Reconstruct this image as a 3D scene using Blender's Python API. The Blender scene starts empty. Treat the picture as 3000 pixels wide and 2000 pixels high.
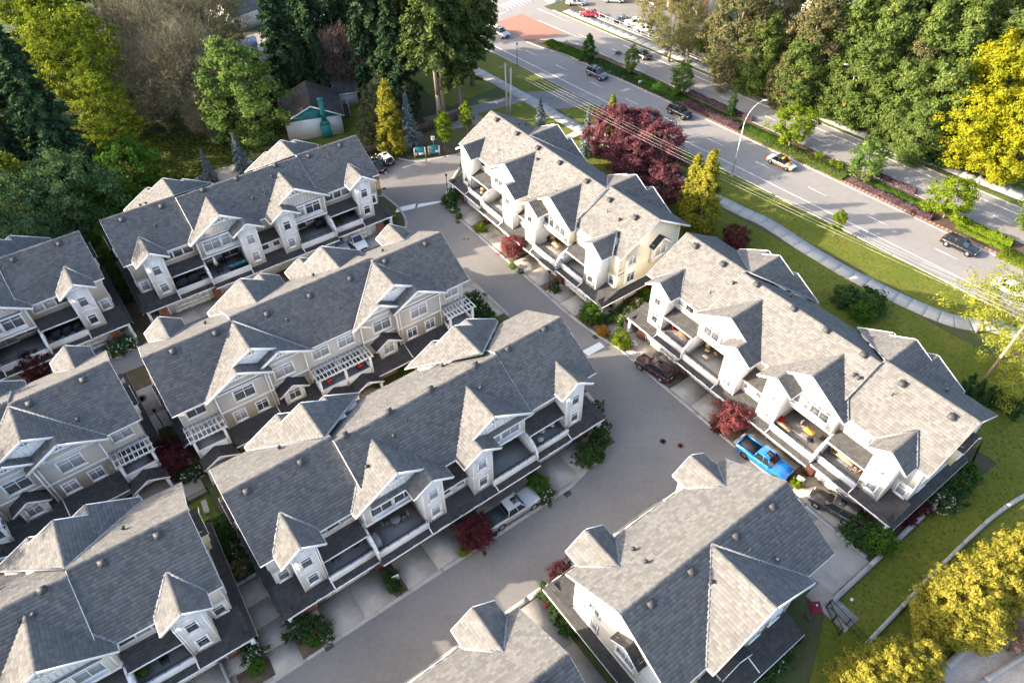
import bpy, math, random
import numpy as np
from mathutils import Matrix, Vector, Euler
R = math.radians
rng = np.random.default_rng(7)
random.seed(7)
scn = bpy.context.scene
col = scn.collection

# ---------------------------------------------------------------- camera, sky, sun, exposure
CAM_F, CAM_PITCH, CAM_ROLL, CAM_H = 2068.45, 0.789536, -0.0159846, 59.0586
cam_d = bpy.data.cameras.new('camera'); cam = bpy.data.objects.new('camera', cam_d); col.objects.link(cam)
cam_d.sensor_width = 36.0; cam_d.lens = CAM_F / 3000 * 36.0
cam_d.clip_start = 0.5; cam_d.clip_end = 2000.0
_cp, _sp, _cr, _sr = math.cos(CAM_PITCH), math.sin(CAM_PITCH), math.cos(CAM_ROLL), math.sin(CAM_ROLL)
_fw = Vector((0, _cp, -_sp)); _up = Vector((0, _sp, _cp)); _ri = Vector((1, 0, 0))
_r2 = _ri * _cr + _up * _sr; _u2 = _up * _cr - _ri * _sr
m = Matrix.Identity(4)
for i in range(3):
    m[i][0] = _r2[i]; m[i][1] = _u2[i]; m[i][2] = -_fw[i]
m[2][3] = CAM_H
cam.matrix_world = m
scn.camera = cam

SUN_EL, SUN_AZ = R(21.3), R(186.2)          # direction towards the sun, azimuth counted from +x
sun_v = Vector((math.cos(SUN_EL) * math.cos(SUN_AZ), math.cos(SUN_EL) * math.sin(SUN_AZ), math.sin(SUN_EL)))
world = bpy.data.worlds.new('World'); scn.world = world; world.use_nodes = True
wn = world.node_tree
bg = wn.nodes['Background']
sky = wn.nodes.new('ShaderNodeTexSky'); sky.sky_type = 'NISHITA'; sky.sun_disc = False
sky.sun_elevation = SUN_EL; sky.sun_rotation = R(90) - SUN_AZ
sky.air_density = 0.8; sky.dust_density = 3.0; sky.ozone_density = 0.6
wn.links.new(sky.outputs[0], bg.inputs[0]); bg.inputs[1].default_value = 0.15
sl = bpy.data.lights.new('sun', 'SUN'); sl.energy = 3.5; sl.angle = R(0.53); sl.color = (1.0, 0.87, 0.71)
so = bpy.data.objects.new('sun', sl); col.objects.link(so)
so.rotation_euler = (-sun_v).to_track_quat('-Z', 'Y').to_euler(); so.location = (-60, 0, 90)
vs = scn.view_settings
vs.view_transform = 'Standard'; vs.look = 'None'; vs.gamma = 1.0; vs.use_curve_mapping = False; vs.exposure = 2.15
scn.cycles.max_bounces = 6; scn.cycles.diffuse_bounces = 3; scn.cycles.glossy_bounces = 3
scn.cycles.transmission_bounces = 3; scn.cycles.transparent_max_bounces = 6
scn.cycles.use_denoising = True

def G(px, py, z=0.0):
    """measured photo pixel (3000 x 2000) -> the point of the plane at height z it shows"""
    x, y = px - 1500.0, py - 1000.0
    x, y = _cr * x + _sr * y, -_sr * x + _cr * y
    dx, dy, dz = x, CAM_F * _cp - y * _sp, -CAM_F * _sp - y * _cp
    t = (z - CAM_H) / dz
    return Vector((dx * t, dy * t, z))

# ---------------------------------------------------------------- mesh helpers
class MB:
    def __init__(s): s.V = []; s.n = 0; s.F = []; s.M = []
    def raw(s, V, F, m=0):
        """V (n,3) array, F (k,c) int array of one polygon size"""
        V = np.asarray(V, float).reshape(-1, 3); F = np.asarray(F, int)
        s.V.append(V); s.F.append(F + s.n); s.M.append(np.full(len(F), m)); s.n += len(V)
    def poly(s, P, m=0): s.raw(P, [list(range(len(P)))], m)
    BF = np.array([[0, 3, 2, 1], [4, 5, 6, 7], [0, 1, 5, 4], [1, 2, 6, 5], [2, 3, 7, 6], [3, 0, 4, 7]])
    def box(s, x0, x1, y0, y1, z0, z1, m=0):
        x0, x1 = min(x0, x1), max(x0, x1); y0, y1 = min(y0, y1), max(y0, y1)
        s.raw([(x0, y0, z0), (x1, y0, z0), (x1, y1, z0), (x0, y1, z0), (x0, y0, z1), (x1, y0, z1), (x1, y1, z1), (x0, y1, z1)], s.BF, m)
    def prism(s, P, d, m=0):
        """polygon P (list of 3D points) extruded by vector d"""
        P = np.asarray(P, float); n = len(P); d = np.asarray(d, float)
        V = np.vstack([P, P + d])
        s.raw(V, [list(range(n))[::-1]], m); b = s.n - 2 * n
        s.F.append(np.array([[b + n + i for i in range(n)]])); s.M.append(np.array([m]))
        s.F.append(np.array([[b + i, b + (i + 1) % n, b + n + (i + 1) % n, b + n + i] for i in range(n)])); s.M.append(np.full(n, m))
    def bar(s, p, q, w, h, m=0, up=(0, 0, 1)):
        """beam from p to q; w sideways, h along up (centred)"""
        p = np.asarray(p, float); q = np.asarray(q, float); d = q - p; d /= np.linalg.norm(d) + 1e-12
        a = np.cross(d, up); L = np.linalg.norm(a)
        if L < 1e-6: a = np.array([1., 0, 0]); L = 1
        a /= L; b = np.cross(a, d); a = a * w / 2; b = b * h / 2
        s.raw([p - a - b, p + a - b, p + a + b, p - a + b, q - a - b, q + a - b, q + a + b, q - a + b],
              [[0, 1, 2, 3], [7, 6, 5, 4], [0, 4, 5, 1], [1, 5, 6, 2], [2, 6, 7, 3], [3, 7, 4, 0]], m)
    def tube(s, p, q, r0, r1=None, n=8, m=0):
        if r1 is None: r1 = r0
        p = np.asarray(p, float); q = np.asarray(q, float); d = q - p; d /= np.linalg.norm(d) + 1e-12
        a = np.cross(d, (0, 0, 1.0));
        if np.linalg.norm(a) < 1e-4: a = np.array([1., 0, 0])
        a /= np.linalg.norm(a); b = np.cross(d, a)
        t = np.arange(n) * 2 * math.pi / n
        ring = np.outer(np.cos(t), a) + np.outer(np.sin(t), b)
        V = np.vstack([p + ring * r0, q + ring * r1])
        s.raw(V, [[i, (i + 1) % n, n + (i + 1) % n, n + i] for i in range(n)], m); bb = s.n - 2 * n
        s.F.append(np.array([[bb + i for i in range(n)][::-1], [bb + n + i for i in range(n)]])); s.M.append(np.array([m, m]))
    def path(s, P, r, n=6, m=0):
        for a, b in zip(P[:-1], P[1:]): s.tube(a, b, r, r, n, m)
    def ball(s, c, r, m=0, seg=10, ring=6):
        c = np.asarray(c, float); r = np.asarray(r, float) * np.ones(3); V = []; F = []
        for j in range(ring + 1):
            th = math.pi * j / ring
            for i in range(seg):
                ph = 2 * math.pi * i / seg
                V.append(c + r * (math.sin(th) * math.cos(ph), math.sin(th) * math.sin(ph), math.cos(th)))
        for j in range(ring):
            for i in range(seg): F.append([j * seg + i, (j + 1) * seg + i, (j + 1) * seg + (i + 1) % seg, j * seg + (i + 1) % seg])
        s.raw(V, F, m)
    def mesh(s, name, mats, smooth=False):
        me = bpy.data.meshes.new(name)
        V = np.vstack(s.V); me.vertices.add(len(V)); me.vertices.foreach_set('co', V.astype(np.float32).ravel())
        sizes = np.concatenate([np.full(len(f), f.shape[1]) for f in s.F]); idx = np.concatenate([f.ravel() for f in s.F])
        me.loops.add(len(idx)); me.loops.foreach_set('vertex_index', idx.astype(np.int32))
        me.polygons.add(len(sizes)); st = np.concatenate([[0], np.cumsum(sizes)[:-1]])
        me.polygons.foreach_set('loop_start', st.astype(np.int32))
        me.polygons.foreach_set('material_index', np.concatenate(s.M).astype(np.int32))
        if smooth: me.polygons.foreach_set('use_smooth', np.ones(len(sizes), bool))
        for mt in (mats if isinstance(mats, (list, tuple)) else [mats]): me.materials.append(mt)
        me.update(calc_edges=True); me.validate()
        return me
    def build(s, name, mats, parent=None, smooth=False, kind=None):
        return link(name, s.mesh(name, mats, smooth), parent, kind=kind)

def link(name, me, parent=None, loc=None, rot=None, scale=None, kind=None):
    o = bpy.data.objects.new(name, me); col.objects.link(o)
    if parent is not None: o.parent = parent
    if loc is not None: o.location = loc
    if rot is not None: o.rotation_euler = (0, 0, rot) if not hasattr(rot, '__len__') else rot
    if scale is not None: o.scale = (scale,) * 3 if not hasattr(scale, '__len__') else scale
    if kind: o['kind'] = kind
    return o
def tag(o, label, cat, group=None):
    o['label'] = label; o['category'] = cat
    if group: o['group'] = group
    return o
def empty(name, loc, rz=0.0, scale=None):
    o = link(name, None, loc=loc, rot=rz, scale=scale); o.empty_display_size = 0.5; return o
def thing(name, label, cat, loc, rz=0.0, group=None, scale=None):
    return tag(empty(name, loc, rz, scale), label, cat, group)
def copy_thing(o, loc, rz, label, group=None, scale=None):
    r = o.copy(); col.objects.link(r); r.location = loc; r.rotation_euler = (0, 0, rz); r['label'] = label
    if group: r['group'] = group
    if scale is not None: r.scale = (scale,) * 3 if not hasattr(scale, '__len__') else scale
    for ch in o.children:
        c = ch.copy(); col.objects.link(c); c.parent = r
        for g2 in ch.children:
            d = g2.copy(); col.objects.link(d); d.parent = c
    return r

# ---------------------------------------------------------------- materials
def mat(name, c, rough=0.8, var=0.12, scale=3.0, island=0.0, objvar=0.0, bump=0.0, bscale=40.0, metal=0.0, spec=0.3, c2=None, scale2=0.4, coat=0.0, thr=(0.42, 0.62)):
    """Principled with: fine noise value variation, an optional second colour in large patches, per-island and per-object variation"""
    mt = bpy.data.materials.new(name); mt.use_nodes = True; nt = mt.node_tree; N = nt.nodes; L = nt.links
    b = N['Principled BSDF']; b.inputs['Roughness'].default_value = rough; b.inputs['Metallic'].default_value = metal
    b.inputs['Specular IOR Level'].default_value = spec
    if coat: b.inputs['Coat Weight'].default_value = coat; b.inputs['Coat Roughness'].default_value = 0.05
    tc = N.new('ShaderNodeTexCoord'); vec = tc.outputs['Object']
    rgb = N.new('ShaderNodeRGB'); rgb.outputs[0].default_value = (*c, 1); cur = rgb.outputs[0]
    if c2 is not None:
        n2 = N.new('ShaderNodeTexNoise'); n2.inputs['Scale'].default_value = scale2; n2.inputs['Detail'].default_value = 6; n2.inputs['Roughness'].default_value = 0.62
        L.new(vec, n2.inputs['Vector'])
        rp = N.new('ShaderNodeValToRGB'); rp.color_ramp.elements[0].position = thr[0]; rp.color_ramp.elements[1].position = thr[1]
        L.new(n2.outputs[0], rp.inputs[0])
        mx = N.new('ShaderNodeMix'); mx.data_type = 'RGBA'; L.new(rp.outputs[0], mx.inputs[0]); L.new(cur, mx.inputs[6]); mx.inputs[7].default_value = (*c2, 1)
        cur = mx.outputs[2]
    val = None
    def addv(sock, amt):
        nonlocal val
        mr = N.new('ShaderNodeMapRange'); mr.inputs[3].default_value = 1 - amt; mr.inputs[4].default_value = 1 + amt; L.new(sock, mr.inputs[0])
        if val is None: val = mr.outputs[0]
        else:
            mu = N.new('ShaderNodeMath'); mu.operation = 'MULTIPLY'; L.new(val, mu.inputs[0]); L.new(mr.outputs[0], mu.inputs[1]); val = mu.outputs[0]
    if var:
        nz = N.new('ShaderNodeTexNoise'); nz.inputs['Scale'].default_value = scale; nz.inputs['Detail'].default_value = 8; nz.inputs['Roughness'].default_value = 0.7
        L.new(vec, nz.inputs['Vector']); mr0 = N.new('ShaderNodeMapRange'); mr0.inputs[1].default_value = 0.25; mr0.inputs[2].default_value = 0.75; L.new(nz.outputs[0], mr0.inputs[0]); addv(mr0.outputs[0], var)
    if island:
        ge = N.new('ShaderNodeNewGeometry'); addv(ge.outputs['Random Per Island'], island)
    if objvar:
        oi = N.new('ShaderNodeObjectInfo'); addv(oi.outputs['Random'], objvar)
    if val is not None:
        vm = N.new('ShaderNodeVectorMath'); vm.operation = 'SCALE'; L.new(cur, vm.inputs[0]); L.new(val, vm.inputs['Scale']); cur = vm.outputs[0]
    L.new(cur, b.inputs['Base Color'])
    if bump:
        nb = N.new('ShaderNodeTexNoise'); nb.inputs['Scale'].default_value = bscale; nb.inputs['Detail'].default_value = 4; L.new(vec, nb.inputs['Vector'])
        bp = N.new('ShaderNodeBump'); bp.inputs['Strength'].default_value = bump; bp.inputs['Distance'].default_value = 0.03; L.new(nb.outputs[0], bp.inputs['Height']); L.new(bp.outputs[0], b.inputs['Normal'])
    return mt
def leaf_mat(name, c, c2=None, isl=0.35, trans=0.45, objvar=0.1, scale2=0.5, hue=0.0):
    """leaves: diffuse + translucent, tone varies leaf by leaf and in clumps of an own second colour"""
    mt = bpy.data.materials.new(name); mt.use_nodes = True; nt = mt.node_tree; N = nt.nodes; L = nt.links
    N.remove(N['Principled BSDF'])
    out = N['Material Output']
    rgb = N.new('ShaderNodeRGB'); rgb.outputs[0].default_value = (*c, 1); cur = rgb.outputs[0]
    ge = N.new('ShaderNodeNewGeometry')
    if c2 is not None:
        tc = N.new('ShaderNodeTexCoord'); nz = N.new('ShaderNodeTexNoise'); nz.inputs['Scale'].default_value = scale2; nz.inputs['Detail'].default_value = 3
        L.new(tc.outputs['Object'], nz.inputs['Vector'])
        rp = N.new('ShaderNodeValToRGB'); rp.color_ramp.elements[0].position = 0.40; rp.color_ramp.elements[1].position = 0.62; L.new(nz.outputs[0], rp.inputs[0])
        mx = N.new('ShaderNodeMix'); mx.data_type = 'RGBA'; L.new(rp.outputs[0], mx.inputs[0]); L.new(cur, mx.inputs[6]); mx.inputs[7].default_value = (*c2, 1); cur = mx.outputs[2]
    mr = N.new('ShaderNodeMapRange'); mr.inputs[3].default_value = 1 - isl; mr.inputs[4].default_value = 1 + isl; L.new(ge.outputs['Random Per Island'], mr.inputs[0])
    oi = N.new('ShaderNodeObjectInfo'); m2 = N.new('ShaderNodeMapRange'); m2.inputs[3].default_value = 1 - objvar; m2.inputs[4].default_value = 1 + objvar; L.new(oi.outputs['Random'], m2.inputs[0])
    mu = N.new('ShaderNodeMath'); mu.operation = 'MULTIPLY'; L.new(mr.outputs[0], mu.inputs[0]); L.new(m2.outputs[0], mu.inputs[1])
    vm = N.new('ShaderNodeVectorMath'); vm.operation = 'SCALE'; L.new(cur, vm.inputs[0]); L.new(mu.outputs[0], vm.inputs['Scale'])
    d = N.new('ShaderNodeBsdfDiffuse'); t = N.new('ShaderNodeBsdfTranslucent'); L.new(vm.outputs[0], d.inputs[0]); L.new(vm.outputs[0], t.inputs[0])
    ms = N.new('ShaderNodeMixShader'); ms.inputs[0].default_value = trans; L.new(d.outputs[0], ms.inputs[1]); L.new(t.outputs[0], ms.inputs[2]); L.new(ms.outputs[0], out.inputs[0])
    return mt

M = {}
M['shingle'] = mat('asphalt_shingle', (0.125, 0.121, 0.116), 0.92, var=0.06, scale=0.35, island=0.20, objvar=0.04, spec=0.15)
M['shingle_dark'] = mat('dark_asphalt_shingle', (0.052, 0.050, 0.049), 0.92, var=0.08, scale=0.6, island=0.2, spec=0.15)
M['deck'] = mat('roof_deck', (0.07, 0.068, 0.065), 0.95, var=0.1)
M['trim'] = mat('white_trim_paint', (0.78, 0.77, 0.74), 0.55, var=0.04, scale=1.0)
M['flash'] = mat('grey_valley_metal', (0.20, 0.205, 0.21), 0.6, var=0.10)
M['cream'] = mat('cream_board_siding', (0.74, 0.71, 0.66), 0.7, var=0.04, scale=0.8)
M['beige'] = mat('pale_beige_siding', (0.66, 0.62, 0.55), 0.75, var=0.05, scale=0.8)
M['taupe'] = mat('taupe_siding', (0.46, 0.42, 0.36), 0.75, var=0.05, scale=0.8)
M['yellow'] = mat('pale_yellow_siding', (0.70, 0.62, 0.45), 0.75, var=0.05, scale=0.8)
M['brick'] = mat('red_brick', (0.33, 0.135, 0.09), 0.85, var=0.10, scale=2.0, island=0.25)
M['mortar'] = mat('mortar', (0.34, 0.30, 0.27), 0.95, var=0.1)
M['door'] = mat('rust_brown_door', (0.22, 0.08, 0.055), 0.45, var=0.05)
M['garage'] = mat('ivory_garage_door', (0.66, 0.635, 0.585), 0.5, var=0.03, objvar=0.04)
M['soffit'] = mat('soffit', (0.55, 0.53, 0.50), 0.8, var=0.03)
M['vent'] = mat('black_roof_vent', (0.045, 0.045, 0.048), 0.6, var=0.1)
M['balc'] = mat('grey_deck_membrane', (0.23, 0.22, 0.21), 0.8, var=0.10, scale=1.5)
M['rail'] = mat('black_railing_metal', (0.02, 0.02, 0.022), 0.4, var=0.0, metal=0.4)
M['asphalt'] = mat('aged_grey_asphalt', (0.192, 0.180, 0.165), 0.9, var=0.13, scale=2.2, c2=(0.160, 0.150, 0.138), scale2=0.11, bump=0.25, bscale=35)
M['arterial'] = mat('sun_bleached_asphalt', (0.235, 0.219, 0.202), 0.9, var=0.09, scale=0.9, c2=(0.215, 0.20, 0.183), scale2=0.09, bump=0.2, bscale=30)
M['concrete'] = mat('pale_concrete', (0.36, 0.33, 0.285), 0.85, var=0.10, scale=1.1, c2=(0.29, 0.26, 0.22), scale2=0.45, objvar=0.10)
M['joint'] = mat('concrete_joint', (0.14, 0.13, 0.12), 0.95, var=0.1)
M['kerb'] = mat('kerb_concrete', (0.33, 0.315, 0.285), 0.85, var=0.10, scale=1.5, objvar=0.04)
M['walk'] = mat('pavement_concrete', (0.36, 0.345, 0.315), 0.85, var=0.09, scale=1.2, objvar=0.06)
M['paint'] = mat('white_road_paint', (0.66, 0.65, 0.62), 0.7, var=0.14, scale=2.5)
M['lawn'] = mat('short_lawn', (0.090, 0.112, 0.010), 0.95, var=0.25, scale=2.0, c2=(0.12, 0.125, 0.016), scale2=0.25, bump=0.8, bscale=6)
M['soil'] = mat('bark_mulch', (0.075, 0.052, 0.038), 0.95, var=0.35, scale=3.5, c2=(0.11, 0.075, 0.05), scale2=0.6, bump=0.8, bscale=9)
M['ground'] = mat('rough_ground', (0.055, 0.075, 0.022), 0.95, var=0.3, scale=1.2, c2=(0.075, 0.06, 0.035), scale2=0.12, bump=0.8, bscale=4)
M['gravel'] = mat('pale_gravel', (0.40, 0.36, 0.32), 0.9, var=0.25, scale=5.0, c2=(0.33, 0.27, 0.22), scale2=0.5, bump=0.8, bscale=12)
M['redbrickpave'] = mat('red_brick_paving', (0.27, 0.145, 0.105), 0.85, var=0.12, scale=1.5, island=0.12)
M['wood'] = mat('weathered_wood', (0.24, 0.17, 0.11), 0.85, var=0.2, scale=2.0)
M['pole'] = mat('wood_pole', (0.30, 0.21, 0.13), 0.8, var=0.2, scale=1.0)
M['palepole'] = mat('pale_wood_pole', (0.42, 0.39, 0.35), 0.8, var=0.15, scale=1.0)
M['galv'] = mat('galvanised_steel', (0.52, 0.53, 0.54), 0.4, var=0.05, metal=0.5)
M['dark'] = mat('dark_interior', (0.012, 0.012, 0.014), 0.6, var=0.0)
M['iron'] = mat('cast_iron', (0.07, 0.06, 0.055), 0.7, var=0.15)
M['rusty'] = mat('rusty_iron', (0.15, 0.085, 0.06), 0.8, var=0.2, scale=6)
M['bark'] = mat('tree_bark', (0.15, 0.115, 0.09), 0.95, var=0.3, scale=3)
M['palebark'] = mat('pale_bark', (0.22, 0.17, 0.125), 0.95, var=0.25, scale=3)
M['teal'] = mat('teal_paint', (0.025, 0.17, 0.16), 0.6, var=0.1)
M['whitewall'] = mat('white_render', (0.66, 0.66, 0.66), 0.8, var=0.05)
M['wire'] = mat('pale_cable', (0.40, 0.38, 0.34), 0.5, var=0.0)
def pane_mat():
    mt = mat('window_glass', (0.12, 0.13, 0.14), 0.06, var=0.0, spec=0.6)
    nt = mt.node_tree; b = nt.nodes['Principled BSDF']; oi = nt.nodes.new('ShaderNodeObjectInfo'); rp = nt.nodes.new('ShaderNodeValToRGB')
    e = rp.color_ramp.elements; e[0].position = 0.0; e[0].color = (0.02, 0.022, 0.025, 1); e[1].position = 1.0; e[1].color = (0.36, 0.37, 0.38, 1)
    x = e.new(0.45); x.color = (0.10, 0.105, 0.11, 1); x = e.new(0.6); x.color = (0.29, 0.30, 0.31, 1)  # paler greys: blinds, and reflected sky put into the glass colour
    nt.links.new(oi.outputs['Random'], rp.inputs[0]); nt.links.new(rp.outputs[0], b.inputs['Base Color'])
    return mt
M['pane'] = pane_mat()
# ---------------------------------------------------------------- townhouse rows
HW, EH, RISE = 5.6, 8.0, 3.22
SLM = RISE / HW
def shingle_slope(mb, P, e=0.29, th=0.036, wmin=0.24, wmax=0.46):
    """courses of separate shingle tabs over the convex roof polygon P"""
    P = np.asarray(P, float); O = P[0]
    n = np.zeros(3)
    for i in range(1, len(P) - 1): n += np.cross(P[i] - O, P[i + 1] - O)
    n /= np.linalg.norm(n)
    if n[2] < 0: n = -n
    s = np.cross((0, 0, 1.0), n); s /= np.linalg.norm(s); t = np.cross(n, s)
    if t[2] < 0: t = -t; s = -s
    S = (P - O) @ s; T = (P - O) @ t
    t0 = (8.0 - O[2]) / t[2]; t0 -= math.ceil((t0 - T.min()) / e) * e
    def span(tt):
        tt = min(max(tt, T.min() + 1e-6), T.max() - 1e-6); xs = []
        for i in range(len(P)):
            j = (i + 1) % len(P); a, b = T[i], T[j]
            if (a - tt) * (b - tt) <= 0 and abs(a - b) > 1e-9: xs.append(S[i] + (S[j] - S[i]) * (tt - a) / (b - a))
        return (min(xs), max(xs)) if xs else (0, 0)
    Vs = []; k = 0
    while t0 + k * e < T.max() - 0.02:
        a, b = t0 + k * e, t0 + (k + 1) * e; a = max(a, T.min()); b = min(b, T.max()); k += 1
        if b - a < 0.02: continue
        L0, R0 = span(a); L1, R1 = span(b)
        lo, hi = min(L0, L1), max(R0, R1); nt = int((hi - lo) / wmin) + 3
        c = lo - rng.uniform(0, wmax) + np.concatenate([[0], np.cumsum(rng.uniform(wmin, wmax, nt))])
        c = c[c < hi + wmax]
        s0 = np.clip(c[:-1], L0, R0), np.clip(c[1:] - 0.012, L0, R0); s1 = np.clip(c[:-1], L1, R1), np.clip(c[1:] - 0.012, L1, R1)
        ok = (s0[1] - s0[0] > 0.01) | (s1[1] - s1[0] > 0.01)
        h = th * rng.uniform(0.55, 1.35, len(c) - 1)
        q = np.stack([O + s0[0][:, None] * s + a * t, O + s0[1][:, None] * s + a * t,
                      O + s0[0][:, None] * s + a * t + h[:, None] * n, O + s0[1][:, None] * s + a * t + h[:, None] * n,
                      O + s1[1][:, None] * s + b * t + 0.003 * n, O + s1[0][:, None] * s + b * t + 0.003 * n], 1)[ok]
        Vs.append(q.reshape(-1, 3))
    if not Vs: return
    V = np.vstack(Vs); nn = len(V) // 6; b = np.arange(nn)[:, None] * 6
    F = np.concatenate([b + np.array([[2, 3, 4, 5]]), b + np.array([[0, 1, 3, 2]])])
    mb.raw(V, F)

class Roof:
    """a roof part: deck with white edge boards, its shingles as a sub-part"""
    def __init__(s): s.d = MB(); s.s = MB()
    def slope(s, P, **k):
        P = np.asarray(P, float)
        n = np.cross(P[1] - P[0], P[2] - P[0]); n /= np.linalg.norm(n)
        if n[2] < 0: n = -n; P = P[::-1]
        s.d.prism(P - n * 0.004, -n * 0.10, 0); shingle_slope(s.s, P, **k)
    def edge(s, p, q, h=0.20, w=0.035, dz=-0.11): s.d.bar(np.add(p, (0, 0, dz)), np.add(q, (0, 0, dz)), w, h, 1)
    def cap(s, p, q, w=0.28):
        """overlapping cap shingles along a ridge"""
        p = np.asarray(p, float); q = np.asarray(q, float); L = np.linalg.norm(q - p); k = max(2, int(L / 0.28))
        d = (q - p) / L; a = np.cross(d, (0, 0, 1.0)); a /= np.linalg.norm(a)
        for i in range(k):
            c0 = p + d * L * i / k; c1 = p + d * L * (i + 1.15) / k; z0, z1 = 0.05, 0.03
            dn = np.array([0, 0, -0.085])
            s.s.raw([c0 - a * w / 2 + dn + (0, 0, z0), c0 + (0, 0, z0), c0 + a * w / 2 + dn + (0, 0, z0), c1 - a * w / 2 + dn + (0, 0, z1), c1 + (0, 0, z1), c1 + a * w / 2 + dn + (0, 0, z1)],
                    [[0, 1, 4, 3], [1, 2, 5, 4]])
    def valley(s, p, q, w=0.26): s.d.bar(np.add(p, (0, 0, 0.03)), np.add(q, (0, 0, 0.03)), w * 0.75, 0.05, 2)
    def build(s, name, root, sh='shingle'):
        o = s.d.build(name, [M['deck'], M['trim'], M['flash']], root)
        if s.s.n: s.s.build('shingles', [M[sh]], o, kind='stuff')
        return o

def window_meshes(w, h, b, mull=(), trans=None, sill=True, name='window'):
    f = MB(); W, H = w / 2, h / 2
    f.box(-W - b, -W, -0.075, 0.0, -H - b, H + b); f.box(W, W + b, -0.075, 0.0, -H - b, H + b)
    f.box(-W, W, -0.075, 0.0, H, H + b); f.box(-W, W, -0.075, 0.0, -H - b, -H)
    if sill: f.box(-W - b - 0.05, W + b + 0.05, -0.14, 0.0, -H - b - 0.07, -H - b)
    for x in mull: f.box(x - 0.035, x + 0.035, -0.06, 0.0, -H, H)
    if trans is not None:
        xs = [-W] + [x for x in mull] + [W]
        for a, c in zip(xs[:-1], xs[1:]): f.box(a + (0.035 if a > -W else 0), c - (0.035 if c < W else 0), -0.055, 0.0, trans - 0.03, trans + 0.03)
    p = MB(); xs = [-W] + list(mull) + [W]
    for a, c in zip(xs[:-1], xs[1:]): p.box(a + 0.002, c - 0.002, -0.022, -0.004, -H + 0.002, H - 0.002)
    return f.mesh(name, M['trim']), p.mesh('pane', M['pane'])
WIN = dict(tower=window_meshes(0.78, 1.12, 0.17, (), 0.26), double=window_meshes(1.9, 1.35, 0.13, (0,), 0.34), clere=window_meshes(1.15, 0.85, 0.09, (), None, False),
           sash=window_meshes(1.1, 1.2, 0.12, (0,), 0.3), slider=window_meshes(2.3, 2.0, 0.10, (0,), None, False), wide=window_meshes(1.7, 1.2, 0.13, (0,), 0.3), small=window_meshes(0.8, 0.7, 0.1, ()))
def add_window(root, kind, u, v, z, rot=0.0):
    f = link('window', WIN[kind][0], root, (u, v, z), rot); link('pane', WIN[kind][1], f)
    return f

def battens(mb, u0, u1, v, z0, z1, step=0.42, m=1, topf=None, sg=-1):
    n = max(1, int(round((u1 - u0) / step)))
    for i in range(1, n):
        u = u0 + (u1 - u0) * i / n; zt = z1 if topf is None else topf(u)
        if zt > z0 + 0.05: mb.box(u - 0.03, u + 0.03, v, v + sg * 0.03, z0, zt, m)

def truss(mb, uc, zr, v, hw, sl, m=0, sg=-1):
    """white decorative gable truss under a rake; hw: half width of the open triangle"""
    zb = zr - hw * sl
    mb.bar((uc - hw, v, zb - 0.05), (uc + hw, v, zb - 0.05), 0.07, 0.12, m); mb.bar((uc, v, zb), (uc, v, zr - 0.12), 0.12, 0.07, m)
    for sg2 in (-1, 1): mb.bar((uc + 0.04 * sg2, v, zb), (uc + sg2 * hw * 0.5, v, zr - hw * 0.5 * sl - 0.1), 0.07, 0.1, m)

GAR = None
def garage_mesh(w, h=2.15):
    g = MB(); g.box(-w / 2, w / 2, -0.02, 0.05, 0, h, 0)
    nx, nz = max(3, int(round(w / 0.75))), 4
    for j in range(nz):
        z0 = h * j / nz; g.box(-w / 2 + 0.01, w / 2 - 0.01, -0.045, -0.02, z0 + 0.02, z0 + h / nz - 0.02, 0)
        for i in range(nx):
            x0 = -w / 2 + w * i / nx; g.box(x0 + 0.1, x0 + w / nx - 0.1, -0.065, -0.045, z0 + 0.12, z0 + h / nz - 0.12, 0)
    return g.mesh('garage_door', M['garage'])
GARM = garage_mesh(4.3)
def door_mesh():
    d = MB(); d.box(-0.46, 0.46, -0.04, 0.02, 0, 2.05, 0)
    for x in (-0.22, 0.22):
        for z0, z1 in ((0.2, 0.9), (1.05, 1.85)): d.box(x - 0.15, x + 0.15, -0.06, -0.04, z0, z1, 0)
    d.box(-0.56, -0.46, -0.06, 0.02, 0, 2.15, 1); d.box(0.46, 0.56, -0.06, 0.02, 0, 2.15, 1); d.box(-0.46, 0.46, -0.06, 0.02, 2.05, 2.15, 1); d.ball((0.36, -0.08, 1.0), 0.04, 1, 6, 4)
    return d.mesh('door', [M['door'], M['trim']])
DOORM = door_mesh()
def vent_meshes():
    v = MB(); v.box(-0.26, 0.26, -0.24, 0.24, -0.1, 0.16); v.prism([(-0.30, -0.28, 0.16), (0.30, -0.28, 0.16), (0.30, 0.28, 0.20), (-0.30, 0.28, 0.20)], (0, 0, 0.09))
    p = MB(); p.tube((0, 0, -0.1), (0, 0, 0.42), 0.055, 0.05, 8); p.tube((0, 0, -0.12), (0, 0, 0.08), 0.14, 0.075, 8)
    q = MB(); q.tube((0, 0, -0.1), (0, 0, 0.30), 0.12, 0.12, 8); q.tube((0, 0, 0.30), (0, 0, 0.40), 0.20, 0.12, 8)
    return v.mesh('roof_vent', M['vent']), p.mesh('vent_pipe', M['vent']), q.mesh('vent_pipe', M['vent'])
VENTM, PIPEM, COWLM = vent_meshes()

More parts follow.
